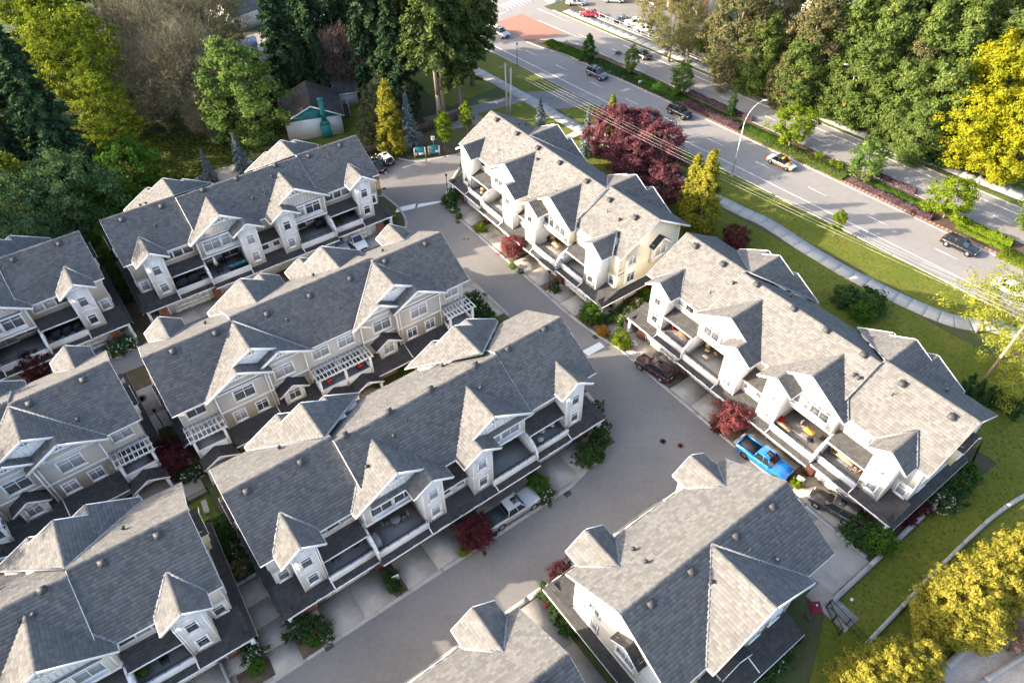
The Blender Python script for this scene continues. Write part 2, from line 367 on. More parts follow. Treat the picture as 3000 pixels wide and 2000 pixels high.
def brick_wall(mb, p, q, z0, z1, out, m=0):
    """running bond of single proud bricks on the face from p to q (2D), facing out"""
    p = np.asarray(p, float); q = np.asarray(q, float); L = np.linalg.norm(q - p); d = (q - p) / L; o = np.asarray(out, float)
    rows = max(1, int((z1 - z0) / 0.16)); hh = (z1 - z0) / rows
    for r in range(rows):
        x = -0.24 * (r % 2)
        while x < L - 0.04:
            a, b = max(x, 0.0) + 0.008, min(x + 0.47, L) - 0.008
            if b - a > 0.05:
                A = p + d * a; B = p + d * b; za, zb = z0 + r * hh + 0.008, z0 + (r + 1) * hh - 0.008; k = 0.016 + 0.006 * rng.random()
                C, D = A + o * k, B + o * k
                mb.raw([(*A, za), (*B, za), (*B, zb), (*A, zb), (*C, za), (*D, za), (*D, zb), (*C, zb)], [[4, 5, 6, 7], [3, 2, 6, 7], [0, 3, 7, 4], [1, 2, 6, 5]], m)
            x += 0.48

def townhouse(name, label, o, L, secs, front=True, rear=False, units=4, clad='beige', dens=1.0, ends=(True, True), vents=True, plain=False):
    """o = (x, y, yaw) of the left end of the ridge seen from the garage side; local u along the ridge, -v towards the garages"""
    root = thing(name, label, 'townhouse', (o[0], o[1], 0), o[2])
    L0 = 33.7 if units == 4 else 17.9
    sx = L / L0
    A = M[clad]
    # ---- main roof sections
    for (u0, u1, dv) in secs:
        rf = Roof(); r0 = (u0, dv, EH + RISE); r1 = (u1, dv, EH + RISE)
        rf.slope([(u0, dv - HW, EH), (u1, dv - HW, EH), r1, r0]); rf.slope([(u1, dv + HW, EH), (u0, dv + HW, EH), r0, r1])
        for u in (u0, u1):
            for sg in (-1, 1): rf.edge((u, dv, EH + RISE), (u, dv + sg * HW, EH))
        for sg in (-1, 1): rf.edge((u0, dv + sg * HW, EH), (u1, dv + sg * HW, EH), 0.15, 0.08, -0.10)
        rf.cap(r0, r1)
        rf.build('roof', root)
    # ---- bodies
    w = MB(); ue0, ue1 = 0.5, L - 0.5
    vf, vr = -4.9, 4.95
    core_v = -3.6
    for i, (u0, u1, dv) in enumerate(secs):
        a = max(u0, ue0) if i == 0 else u0; b = min(u1, ue1) if i == len(secs) - 1 else u1
        zt = lambda v: EH + RISE - SLM * abs(v - dv) - 0.14
        P = [(a, core_v + dv * 0, 0), (a, vr, 0), (a, vr, zt(vr)), (a, dv, zt(dv)), (a, core_v, zt(core_v))]
        w.prism(P, (b - a, 0, 0), 0)
        # third floor front band above the balconies
        w.prism([(a, vf, 5.05), (a, core_v, 5.05), (a, core_v, zt(core_v)), (a, vf, zt(vf))], (b - a, 0, 0), 0)
    w.build('wall', [A], root)
    # end boards
    for u, sg in ((ue0, -1), (ue1, 1)):
        tr = MB()
        for z in (2.75, 5.4): tr.box(u, u + sg * 0.03, -4.9, vr, z, z + 0.2, 0)
        for v in (-4.9, vr - 0.14): tr.box(u, u + sg * 0.035, v, v + 0.14, 0.1, 8.0, 0)
        tr.build('trim_board', M['trim'], root)
        br = MB(); br.box(u, u + sg * 0.04, -4.6, vr, 0.0, 1.3, 1)
        brick_wall(br, (u + sg * 0.04, -4.6), (u + sg * 0.04, vr), 0.0, 1.3, (sg, 0), 0)
        br.build('brick_base', [M['brick'], M['mortar']], root)
    for u, sg, on in ((ue0, -1, ends[0]), (ue1, 1, ends[1])):
        if not on: continue
        rot = -math.pi / 2 if sg < 0 else math.pi / 2
        # a gabled box bay on the end wall
        bb = MB(); u2 = u + sg * 0.55
        bb.prism([(u, 0.2, 4.9), (u, 2.6, 4.9), (u, 2.6, 7.6), (u, 1.4, 8.5), (u, 0.2, 7.6)], (sg * 0.55, 0, 0), 0)
        battens(bb, 0, 0.01, 0, 0, 0) if False else None
        bb.build('bay', [M['yellow'] if clad == 'beige' else M['cream']], root)
        rf = Roof(); u3 = u + sg * 0.9
        rf.slope([(u, -0.1, 7.35), (u3, -0.1, 7.35), (u3, 1.4, 8.55), (u, 1.4, 8.55)], e=0.3); rf.slope([(u3, 2.9, 7.35), (u, 2.9, 7.35), (u, 1.4, 8.55), (u3, 1.4, 8.55)], e=0.3)
        rf.edge((u3, -0.1, 7.35), (u3, 1.4, 8.55)); rf.edge((u3, 2.9, 7.35), (u3, 1.4, 8.55)); rf.build('bay_roof', root, 'shingle_dark')
        add_window(root, 'wide', u2, 1.4, 6.5, rot); add_window(root, 'sash', u, -2.6, 6.6, rot); add_window(root, 'sash', u, -2.6, 4.0, rot); add_window(root, 'wide', u, -2.2, 1.6, rot)
        gb = MB(); truss_pts = None
        for z in range(0): pass
        # skirt roof over the side path
        rf = Roof(); rf.slope([(u + sg * 0.95, -7.7, 2.45), (u + sg * 0.95, 4.6, 2.45), (u, 4.6, 2.85), (u, -7.7, 2.85)] if sg > 0 else [(u + sg * 0.95, 4.6, 2.45), (u + sg * 0.95, -7.7, 2.45), (u, -7.7, 2.85), (u, 4.6, 2.85)], e=0.28)
        rf.edge((u + sg * 0.95, -7.7, 2.45), (u + sg * 0.95, 4.6, 2.45)); rf.edge((u, 4.6, 2.85), (u + sg * 0.95, 4.6, 2.45)); rf.build('skirt_roof', root, 'shingle_dark')
    # ---- garage side
    halves = (0, 1)
    for hf in halves:
        U = (lambda u: u * sx) if hf == 0 else (lambda u: L - u * sx)
        sg = 1 if hf == 0 else -1
        def bx(mb, a, b, *r): mb.box(U(a), U(b), *r)
        # end tower
        uc = 3.07; zr = 9.45; sl = 0.69; hwid = 1.9; vfr = -7.0
        rf = Roof(); vb = -HW + (zr - EH) / SLM
        for s2 in (-1, 1):
            zt = zr - sl * hwid; vbk = -HW + (zt - EH) / SLM
            rf.slope([(U(uc) + s2 * hwid, vbk, zt), (U(uc) + s2 * hwid, vfr, zt), (U(uc), vfr, zr), (U(uc), vb, zr)])
            rf.edge((U(uc), vfr, zr), (U(uc) + s2 * hwid, vfr, zt), 0.24, 0.06, -0.08); rf.edge((U(uc) + s2 * hwid, vfr, zt), (U(uc) + s2 * hwid, vbk, zt), 0.14, 0.09, -0.07)
            rf.valley((U(uc), vb, zr), (U(uc) + s2 * hwid, vbk, zt))
        rf.cap((U(uc), vfr, zr), (U(uc), vb, zr)); truss(rf.d, U(uc), zr, vfr + 0.06, 0.95, sl, 1)
        rf.build('tower_roof', root)
        t = MB(); f = -6.65; hb = 1.03
        t.prism([(U(uc) - hb, f, 2.5), (U(uc) + hb, f, 2.5), (U(uc) + hb, f, zr - sl * hb - 0.1), (U(uc), f, zr - 0.12), (U(uc) - hb, f, zr - sl * hb - 0.1)], (0, 3.2, 0), 0)
        battens(t, U(uc) - hb, U(uc) + hb, f, 2.5, 8.5, 0.41, 0, lambda u: zr - sl * abs(u - U(uc)) - 0.15)
        for s2 in (-1, 1): t.box(U(uc) + s2 * hb, U(uc) + s2 * (hb - 0.13), f - 0.04, f + 0.1, 2.5, 8.55, 1); t.box(U(uc) + s2 * (hb + 0.03), U(uc) + s2 * (hb), f, f + 1.7, 5.35, 5.5, 1)
        t.box(U(uc) - hb + 0.13, U(uc) + hb - 0.13, f - 0.045, f, 5.3, 5.5, 1); t.box(U(uc) - hb - 0.03, U(uc) + hb + 0.03, f - 0.05, f + 0.2, 2.42, 2.6, 1)
        t.build('tower_bay', [M['cream'], M['trim']], root)
        add_window(root, 'tower', U(uc), f - 0.03, 6.75); add_window(root, 'tower', U(uc), f - 0.03, 4.15)
        # end wall piece beside the tower
        e = MB(); bx(e, 0.5, 2.2, vf, core_v, 2.6, 5.06); bx(e, 0.55, 1.95, vf - 0.03, vf, 5.1, 5.35, 1) if False else None
        e.build('wall', [A], root); add_window(root, 'tower', U(1.25), vf, 4.1)
        if units == 4:
            # balcony with pent roof between tower and big gable
            rf = Roof(); a, b = U(4.12), U(8.3); a, b = min(a, b), max(a, b)
            rf.slope([(a, -6.45, 4.98), (b, -6.45, 4.98), (b, -4.9, 5.62), (a, -4.9, 5.62)], e=0.28)
            rf.edge((a, -6.45, 4.98), (b, -6.45, 4.98), 0.16, 0.1, -0.06); rf.build('pent_roof', root, 'shingle_dark')
            bl = MB(); bx(bl, 4.1, 8.3, -7.1, core_v, 2.62, 2.85, 0); bx(bl, 4.1, 8.3, -7.18, -7.04, 2.5, 3.3, 1); bx(bl, 4.1, 8.3, -7.25, -6.98, 3.3, 3.42, 2)
            ob = bl.build('balcony', [M['balc'], M['cream'], M['trim']], root)
            rl = MB(); rl.bar((a + 0.05, -7.1, 3.95), (b - 0.05, -7.1, 3.95), 0.05, 0.05)
            for i in range(5): x = a + 0.1 + (b - a - 0.2) * i / 4; rl.bar((x, -7.1, 3.42), (x, -7.1, 3.95), 0.04, 0.04)
            rl.build('railing', M['rail'], ob)
            add_window(root, 'slider', U(5.7), core_v, 3.95); add_window(root, 'small', U(7.6), core_v, 4.3)
            cb = MB(); bx(cb, 4.5, 7.9, vf - 0.04, vf, 6.15, 7.5, 0); cb.build('window_surround', M['trim'], root)
            for k in range(3): add_window(root, 'clere', U(5.0 + 1.18 * k), vf - 0.04, 6.85)
            # party wall with a curved shoulder
            pw = MB(); P = [(-3.6, 2.6), (-7.75, 2.6), (-7.75, 3.5), (-7.5, 4.0), (-7.0, 4.45), (-6.3, 4.8), (-5.6, 4.98), (-4.9, 5.05), (-3.6, 5.05)]
            u = U(8.38); pw.prism([(u - 0.09, v, z) for v, z in P], (0.18, 0, 0), 0)
            for (v0, z0), (v1, z1) in zip(P[1:-1], P[2:]): pw.bar((u, v0, z0 + 0.03), (u, v1, z1 + 0.03), 0.28, 0.08, 1, up=(1e-3, 0, 1))
            pw.build('party_wall', [M['cream'], M['trim']], root)
            # big gable with the smaller tower gable in front of it
            uc, zr, sl = 12.05, 10.62, 0.605; hw1 = 4.32; vfg = -6.3; vb = -HW + (zr - EH) / SLM; u2 = 14.38; zr2 = zr - sl * (u2 - uc); vf2 = -7.75; hw2 = 1.95
            X = lambda d: U(uc) + sg * d      # d measured away from the near end
            rf = Roof(); zt = zr - sl * hw1; vbk = -HW + (zt - EH) / SLM; d2 = u2 - uc
            rf.slope([(X(-hw1), vbk, zt), (X(-hw1), vfg, zt), (X(0), vfg, zr), (X(0), vb, zr)])
            vm = -HW + (zr2 - EH) / SLM
            rf.slope([(X(0), vb, zr), (X(0), vfg, zr), (X(d2), vfg, zr2), (X(d2), vm, zr2)])
            rf.slope([(X(d2), vm, zr2), (X(d2), vf2, zr2), (X(hw1), vf2, zt), (X(hw1), vbk, zt)])
            zl = zr2 - sl * hw2; rf.slope([(X(d2), -5.6, zr2), (X(d2), vf2, zr2), (X(d2 - hw2), vf2, zl), (X(d2 - hw2), -5.6, zl)])
            rf.edge((X(-hw1), vfg, zt), (X(0), vfg, zr), 0.26, 0.07, -0.08); rf.edge((X(0), vfg, zr), (X(d2), vfg, zr2), 0.26, 0.07, -0.08)
            rf.edge((X(d2 - hw2), vf2, zl), (X(d2), vf2, zr2), 0.24, 0.06, -0.08); rf.edge((X(d2), vf2, zr2), (X(hw1), vf2, zt), 0.24, 0.06, -0.08)
            rf.edge((X(hw1), vf2, zt), (X(hw1), vbk, zt), 0.14, 0.09, -0.07); rf.edge((X(-hw1), vfg, zt), (X(-hw1), vbk, zt), 0.14, 0.09, -0.07); rf.edge((X(d2 - hw2), vf2, zl), (X(d2 - hw2), -6.0, zl), 0.14, 0.08, -0.07)
            rf.valley((X(0), vb, zr), (X(-hw1), vbk, zt)); rf.valley((X(0), vb, zr), (X(hw1), vbk, zt))
            rf.cap((X(0), vfg, zr), (X(0), vb, zr)); rf.cap((X(d2), vf2, zr2), (X(d2), -6.0, zr2))
            truss(rf.d, X(0), zr, vfg + 0.06, 1.5, sl, 1); truss(rf.d, X(d2), zr2, vf2 + 0.06, 0.95, sl, 1)
            rf.build('gable_roof', root)
            g = MB(); vg = -5.9; zg = lambda u: zr - sl * abs(u - U(uc)) - 0.12
            ga, gb_ = X(-3.6), X(3.4)
            g.prism([(ga, vg, 5.35), (gb_, vg, 5.35), (gb_, vg, zg(gb_)), (X(0), vg, zg(X(0))), (ga, vg, zg(ga))], (0, 2.4, 0), 0)
            lo, hi = min(ga, gb_), max(ga, gb_)
            g.box(lo, hi, vg - 0.012, vg, 8.15, 8.16, 1); battens(g, lo + 0.2, hi - 0.2, vg - 0.0, 8.15, 9, 0.42, 1, zg)
            g.box(lo, hi, vg - 0.05, vg, 8.0, 8.16, 2); g.box(lo, hi, vg - 0.06, vg, 5.3, 5.55, 2); g.box(ga, ga + sg * 0.14, vg - 0.04, vg, 5.5, 8.0, 2)
            g.box(ga - sg * 0.02, ga, vg, vg + 1.0, 5.3, 5.5, 2)
            g.build('gable_wall', [A, M['cream'], M['trim']], root)
            for k in (-1.55, 0.65): add_window(root, 'double', X(k - 0.35), vg, 6.95)
            sh = MB(); sh.box(X(-3.0), X(1.6), vg - 0.42, vg, 5.98, 6.08, 0); sh.box(X(-3.0), X(1.6), vg - 0.42, vg - 0.36, 6.08, 6.2, 0); sh.build('window_shelf', M['trim'], root)
            bl = MB(); bx(bl, 8.38, 13.4, -7.6, core_v, 2.62, 2.85, 0); bx(bl, 8.38, 13.4, -7.68, -7.54, 2.4, 3.3, 1); bx(bl, 8.38, 13.4, -7.75, -7.48, 3.3, 3.42, 2)
            ob = bl.build('balcony', [M['balc'], M['cream'], M['trim']], root)
            rl = MB(); a, b = U(8.5), U(13.3); rl.bar((a, -7.6, 3.95), (b, -7.6, 3.95), 0.05, 0.05)
            for i in range(6): x = a + (b - a) * i / 5; rl.bar((x, -7.6, 3.42), (x, -7.6, 3.95), 0.04, 0.04)
            rl.build('railing', M['rail'], ob)
            add_window(root, 'slider', U(12.1), core_v, 3.95); add_window(root, 'double', U(9.9), core_v, 4.15)
            # second tower under the small gable
            t = MB(); f = -7.38; hb = 1.03; c0 = X(d2)
            t.prism([(c0 - hb, f, 2.5), (c0 + hb, f, 2.5), (c0 + hb, f, zr2 - sl * hb - 0.1), (c0, f, zr2 - 0.12), (c0 - hb, f, zr2 - sl * hb - 0.1)], (0, 3.9, 0), 0)
            battens(t, c0 - hb, c0 + hb, f, 2.5, 8.5, 0.41, 0, lambda u: zr2 - sl * abs(u - c0) - 0.15)
            for s2 in (-1, 1): t.box(c0 + s2 * hb, c0 + s2 * (hb - 0.13), f - 0.04, f + 0.1, 2.5, 8.4, 1); t.box(c0 + s2 * (hb + 0.03), c0 + s2 * hb, f, f + 1.8, 5.35, 5.5, 1)
            t.box(c0 - hb + 0.13, c0 + hb - 0.13, f - 0.045, f, 5.3, 5.5, 1); t.box(c0 - hb - 0.03, c0 + hb + 0.03, f - 0.05, f + 0.2, 2.42, 2.6, 1)
            t.build('tower_bay', [M['cream'], M['trim']], root)
            add_window(root, 'tower', c0, f - 0.03, 6.75); add_window(root, 'tower', c0, f - 0.03, 4.15)
            # middle recess: pent roof, two small windows
            rf = Roof(); a, b = U(15.4), U(16.85); a, b = min(a, b), max(a, b)
            rf.slope([(a, -6.6, 4.85), (b, -6.6, 4.85), (b, -4.9, 5.6), (a, -4.9, 5.6)], e=0.28); rf.edge((a, -6.6, 4.85), (b, -6.6, 4.85), 0.16, 0.1, -0.06); rf.build('pent_roof', root, 'shingle_dark')
            mw = MB(); bx(mw, 15.3, 16.85, -6.3, core_v, 2.5, 4.85, 0); mw.build('wall', [M['cream']], root); add_window(root, 'small', U(16.1), -6.3, 4.15)
            sk = ((-0.05, 4.1, -7.75, 2.42, -4.9, 3.36), (4.1, 8.38, -7.78, 2.42, -7.0, 2.68), (8.38, 13.4, -8.3, 2.42, -7.5, 2.68), (13.4, 16.85, -8.3, 2.42, -6.2, 3.15))
        else:
            fw = MB(); bx(fw, 4.1, 8.95, vf, core_v, 2.5, 5.06, 0); fw.build('wall', [A], root)
            for uu in (5.4, 7.9): add_window(root, 'wide', U(uu), vf, 6.6); add_window(root, 'wide', U(uu), vf, 4.0)
            sk = ((-0.05, 4.1, -7.75, 2.42, -4.9, 3.36), (4.1, 8.95, -7.75, 2.42, -4.9, 3.36))
        for (a, b, v0, z0, v1, z1) in sk:
            rf = Roof(); a, b = U(a), U(b); a, b = min(a, b), max(a, b)
            rf.slope([(a, v0, z0), (b, v0, z0), (b, v1, z1), (a, v1, z1)], e=0.28); rf.edge((a, v0, z0), (b, v0, z0), 0.18, 0.1, -0.06)
            rf.build('skirt_roof', root, 'shingle_dark')
        # ground floor: garages, entry porch, brick piers
        gw = MB(); bx(gw, 2.3, L0 / 2, -6.75, core_v, 0.0, 2.5, 0); bx(gw, 2.3, 2.45, -6.9, -6.7, 0, 2.45, 1)
        gw.build('garage_wall', [M['garage'], M['trim']], root)
        link('garage_door', GARM, root, (U(5.3), -6.8, 0.02)); link('garage_door', GARM, root, (U(11.6 if units == 4 else 8.95 if hf else 8.95), -6.8, 0.02)) if units == 4 else None
        for (a, b, v0) in ((1.25, 2.3, -7.05), (8.0, 8.9, -7.1)) if units == 4 else ((1.25, 2.3, -7.05),):
            x0, x1 = sorted((U(a), U(b))); bp = MB(); bp.box(x0, x1, v0, core_v if a > 2 else -5.2, 0, 2.45, 1)
            brick_wall(bp, (x0, v0), (x1, v0), 0, 2.4, (0, -1)); brick_wall(bp, (x0, v0), (x0, v0 + 1.6), 0, 2.4, (-1, 0)); brick_wall(bp, (x1, v0), (x1, v0 + 1.6), 0, 2.4, (1, 0)); bp.build('brick_pier', [M['brick'], M['mortar']], root)
        pn = MB(); x = U(1.78); pn.box(x - 0.16, x + 0.16, -7.10, -7.075, 1.65, 1.95); pn.build('house_number_plaque', M['iron'], root)
        co = MB(); x = U(0.12); co.box(x - 0.17, x + 0.17, -7.45, -7.11, 0.0, 2.4); co.box(x - 0.23, x + 0.23, -7.51, -7.05, 0.0, 0.35); co.box(x - 0.22, x + 0.22, -7.5, -7.06, 2.2, 2.38); co.build('porch_column', M['trim'], root)
        link('door', DOORM, root, (U(0.5) - sg * 0.02, -5.9, 0.05), -math.pi / 2 * sg) if False else link('door', DOORM, root, (U(1.0), -4.92, 0.05))
        pc = MB(); bx(pc, 0.2, 1.25, vf, core_v, 0, 2.6, 0); pc.build('wall', [A], root)
        # downspouts down the tower sides and across the skirt
        for (u, v, vx) in ((4.18, -6.72, -7.8),) + (((13.28, -7.45, -8.35),) if units == 4 else ()):
            x = U(u); ds = MB(); ds.path([(x, v, 8.0), (x, v, 2.95), (x, vx, 2.55)], 0.055, 6); ds.build('downspout', M['trim'], root)
        if units == 4 and hf == 0: ds = MB(); ds.path([(U(16.84), -5.0, 7.8), (U(16.84), -5.0, 5.7)], 0.05, 6); ds.build('downspout', M['trim'], root)
    # ---- courtyard side
    rears = [8.85 * sx] if units == 2 else [8.85 * sx, L - 8.9 * sx]
    for k, uc in enumerate(rears):
        sg = (-1 if k == 0 else 1) if units == 4 else -1
        X = lambda d: uc + sg * d       # d towards the nearer end
        zr, sl = 11.12, 0.5570; hw = 5.6; Z = lambda d: zr - sl * abs(d); vi = lambda z: (EH + RISE - z) / SLM
        v0, vo, vn = 5.0, 6.1, 5.6; do, dn = 2.05, -2.25
        rf = Roof(); dq = (EH + RISE - SLM * v0); dq = (zr - dq) / sl
        if plain:
            for s2 in (-1, 1):
                rf.slope([(X(0), vi(zr), zr), (X(0), 6.25, zr), (X(s2 * hw), 6.25, Z(hw)), (X(s2 * hw), vi(Z(hw)), Z(hw))]); rf.edge((X(0), 6.25, zr), (X(s2 * hw), 6.25, Z(hw)), 0.26, 0.07, -0.08); rf.edge((X(s2 * hw), 6.25, Z(hw)), (X(s2 * hw), vi(Z(hw)), Z(hw)), 0.14, 0.1, -0.07); rf.valley((X(0), vi(zr), zr), (X(s2 * hw), vi(Z(hw)), Z(hw)))
        for s2, vv, dd in () if plain else ((1, vo, do), (-1, vn, -dn)):
            rf.slope([(X(0), vi(zr), zr), (X(0), v0, zr), (X(s2 * dq), v0, Z(dq))])
            rf.slope([(X(s2 * dd), v0, Z(dd)), (X(s2 * dd), vv, Z(dd)), (X(s2 * hw), vv, Z(hw)), (X(s2 * hw), vi(Z(hw)), Z(hw)), (X(s2 * dq), v0, Z(dq))])
            w2 = 3.15; rf.slope([(X(s2 * dd), 4.5, Z(dd)), (X(s2 * dd), vv, Z(dd)), (X(s2 * (dd - w2)), vv, Z(dd) - sl * w2), (X(s2 * (dd - w2)), 4.5, Z(dd) - sl * w2)])
            rf.edge((X(s2 * dd), vv, Z(dd)), (X(s2 * hw), vv, Z(hw)), 0.26, 0.07, -0.08); rf.edge((X(s2 * dd), vv, Z(dd)), (X(s2 * (dd - w2)), vv, Z(dd) - sl * w2), 0.26, 0.07, -0.08)
            rf.edge((X(0), v0, zr), (X(s2 * dd), v0, Z(dd)), 0.26, 0.07, -0.08); rf.edge((X(s2 * hw), vv, Z(hw)), (X(s2 * hw), vi(Z(hw)), Z(hw)), 0.14, 0.1, -0.07)
            rf.valley((X(0), vi(zr), zr), (X(s2 * hw), vi(Z(hw)), Z(hw)))
            rf.cap((X(s2 * dd), vv, Z(dd)), (X(s2 * dd), v0 + 0.1, Z(dd)))
            truss(rf.d, X(s2 * dd), Z(dd), vv - 0.06, 1.25, sl, 1)
        v0 = 6.25 if plain else v0; rf.cap((X(0), v0, zr), (X(0), vi(zr), zr)); truss(rf.d, X(0), zr, v0 - 0.06, 1.35, sl, 1)
        rf.build('gable_roof', root)
        g = MB(); x0, x1 = X(-4.9), X(4.9)
        g.prism([(X(-3.0), 4.62, 7.5), (X(3.0), 4.62, 7.5), (X(3.0), 4.62, Z(3.0) - 0.14), (X(0), 4.62, zr - 0.14), (X(-3.0), 4.62, Z(3.0) - 0.14)], (0, -2.0, 0), 0)
        battens(g, uc - 3.0, uc + 3.0, 4.62, 8.2, 10, 0.42, 0, lambda u: zr - sl * abs(u - uc) - 0.16, 1)
        g.build('gable_wall', [M['cream']], root)
        for s2, dd, vv, wd in ((1, do, 5.62, 2.75), (-1, -dn, 5.15, 2.45)):
            b = MB(); zt = Z(dd); c = X(s2 * dd)
            b.prism([(c - wd, vv, 2.6), (c + wd, vv, 2.6), (c + wd, vv, zt - sl * wd - 0.13), (c, vv, zt - 0.13), (c - wd, vv, zt - sl * wd - 0.13)], (0, -1.6, 0), 0)
            b.box(c - wd, c + wd, vv, vv + 0.04, 8.1, 8.28, 1); b.box(c - wd, c + wd, vv, vv + 0.05, 5.35, 5.55, 1); b.box(c - wd, c + wd, vv, vv + 0.05, 2.75, 2.95, 1)
            for s3 in (-1, 1): b.box(c + s3 * wd, c + s3 * (wd - 0.13), vv, vv + 0.045, 2.95, 8.1, 1)
            b.build('rear_bay', [M['taupe'], M['trim']], root)
            if rear:
                add_window(root, 'double', c, vv, 6.85, math.pi)
                if s2 == 1:
                    for q in (-1.15, 1.15): add_window(root, 'sash', c + q, vv, 4.2, math.pi)
                ds = MB(); ds.path([(c - s2 * sg * (wd - 0.4), vv + 0.08, 8.0), (c - s2 * sg * (wd - 0.4), vv + 0.08, 3.1), (c - s2 * sg * (wd - 0.4), vv + 1.9, 2.5)], 0.05, 6); ds.build('downspout', M['trim'], root)
        if rear:
            # small gabled box bay on the inner side, lower floor
            c = X(dn - 0.1); vv = 6.15; bb = MB(); wd = 1.05
            bb.prism([(c - wd, vv, 3.0), (c + wd, vv, 3.0), (c + wd, vv, 4.85), (c, vv, 5.55), (c - wd, vv, 4.85)], (0, -1.1, 0), 0)
            for s3 in (-1, 1): bb.box(c + s3 * wd, c + s3 * (wd - 0.12), vv, vv + 0.03, 3.0, 4.8, 0)
            bb.build('box_bay', [M['cream']], root); add_window(root, 'sash', c, vv, 4.15, math.pi)
            rf = Roof()
            for s3 in (-1, 1):
                rf.slope([(c + s3 * 1.6, 5.1, 4.72), (c + s3 * 1.6, 6.5, 4.72), (c, 6.5, 5.75), (c, 5.1, 5.75)], e=0.3); rf.edge((c, 6.5, 5.75), (c + s3 * 1.6, 6.5, 4.72), 0.2, 0.06)
            rf.build('bay_roof', root, 'shingle_dark')
            # skirt roof
            rf = Roof(); a, b = sorted((X(-4.9), X(4.9)))
            rf.slope([(b, 7.7, 2.42), (a, 7.7, 2.42), (a, 5.2, 3.25), (b, 5.2, 3.25)], e=0.28); rf.edge((a, 7.7, 2.42), (b, 7.7, 2.42), 0.16, 0.1, -0.06); rf.build('skirt_roof', root, 'shingle_dark')
            gw = MB(); gw.box(a + 0.3, b - 0.3, 4.9, 6.2, 0, 2.7, 0); gw.build('wall', [M['taupe']], root)
            for q in (-2.5, 2.2): add_window(root, 'wide', X(q), 6.2, 1.55, math.pi)
    if rear:
        spans = ((0.6, 3.6, 1), (13.9, 19.8, 2), (30.1, 33.1, 1)) if units == 4 else ()
        for (a, b, nd) in spans:
            a, b = a * sx, b * sx
            bl = MB(); bl.box(a, b, 4.9, 6.9, 2.6, 2.85, 0); bl.box(a, b, 6.85, 6.97, 2.3, 3.35, 1); bl.box(a - 0.05, b + 0.05, 6.8, 7.02, 3.35, 3.47, 2)
            for x in ([a, b] if nd == 1 else [a, (a + b) / 2, b]): bl.box(x - 0.13, x + 0.13, 6.74, 7.0, 2.3, 5.0, 2)
            for s3, x in ((1, a), (-1, b)): bl.box(x - 0.06, x + 0.06, 4.95, 6.8, 2.6, 3.4, 1)
            ob = bl.build('balcony', [M['balc'], M['cream'], M['trim']], root)
            pg = MB(); a2, b2 = a - 0.35, b + 0.35
            for v in (5.25, 6.15, 7.0): pg.bar((a2, v, 5.05), (b2, v, 5.05), 0.09, 0.22)
            n = int((b2 - a2) / 0.42)
            for i in range(n + 1): x = a2 + 0.1 + (b2 - a2 - 0.2) * i / n; pg.bar((x, 4.98, 5.24), (x, 7.35, 5.24), 0.06, 0.16)
            pg.build('pergola', M['trim'], root)
            for k in range(nd): add_window(root, 'slider', a + (b - a) * (k + 0.5) / nd, vr, 3.95, math.pi); add_window(root, 'wide', a + (b - a) * (k + 0.5) / nd, vr, 6.75, math.pi)
            # porch gable below
            for k in range(nd):
                c = a + (b - a) * ((0.22 + 0.56 * k) if nd == 2 else 0.5); rf = Roof(); v1 = 8.5
                for s3 in (-1, 1):
                    rf.slope([(c + s3 * 1.75, 6.95, 2.3), (c + s3 * 1.75, v1, 2.3), (c, v1, 3.25), (c, 6.95, 3.25)], e=0.3); rf.edge((c, v1, 3.25), (c + s3 * 1.75, v1, 2.3), 0.22, 0.06)
                truss(rf.d, c, 3.25, v1 - 0.06, 0.8, 0.54, 1); rf.build('porch_roof', root, 'shingle_dark')
                for s3 in (-1, 1): pc = MB(); pc.box(c + s3 * 1.45 - 0.14, c + s3 * 1.45 + 0.14, 8.1, 8.38, 0.0, 2.35); pc.box(c + s3 * 1.45 - 0.2, c + s3 * 1.45 + 0.2, 8.04, 8.44, 0.0, 0.6); pc.build('porch_column', M['trim'], root)
                link('door', DOORM, root, (c, 5.0, 0.05), math.pi); add_window(root, 'small', c + 1.0, vr, 1.4, math.pi)
                pp = MB(); pp.box(c - 1.7, c + 1.7, 4.96, 8.7, 0.0, 0.09); pp.build('porch_slab', M['concrete'], root)
    # ---- roof vents and pipes
    if vents:
        def on(u, v):
            dv = [d for (a, b, d) in secs if a <= u <= b]; dv = dv[0] if dv else 0
            return EH + RISE - SLM * abs(v - dv)
        nv = int(L / 4.2)
        for i in range(nv):
            u = (i + 0.5) * L / nv + random.uniform(-0.4, 0.4); v = -0.75 if front else 0.75
            link('roof_vent', VENTM, root, (u, v, on(u, v) + 0.05), (R(30) * (1 if v < 0 else -1), 0, 0))
        for i in range(int(L / 5)):
            u = random.uniform(0.08, 0.92) * L; v = random.choice((-3.6, -2.6, -1.9)) if front else random.choice((2.0, 2.9, 3.6))
            link('vent_pipe', PIPEM if i % 2 else COWLM, root, (u, v, on(u, v)))
            if i % 2 == 0:
                u = random.uniform(0.1, 0.9) * L; v = -v; link('vent_pipe', COWLM, root, (u, v, on(u, v)))
    return root

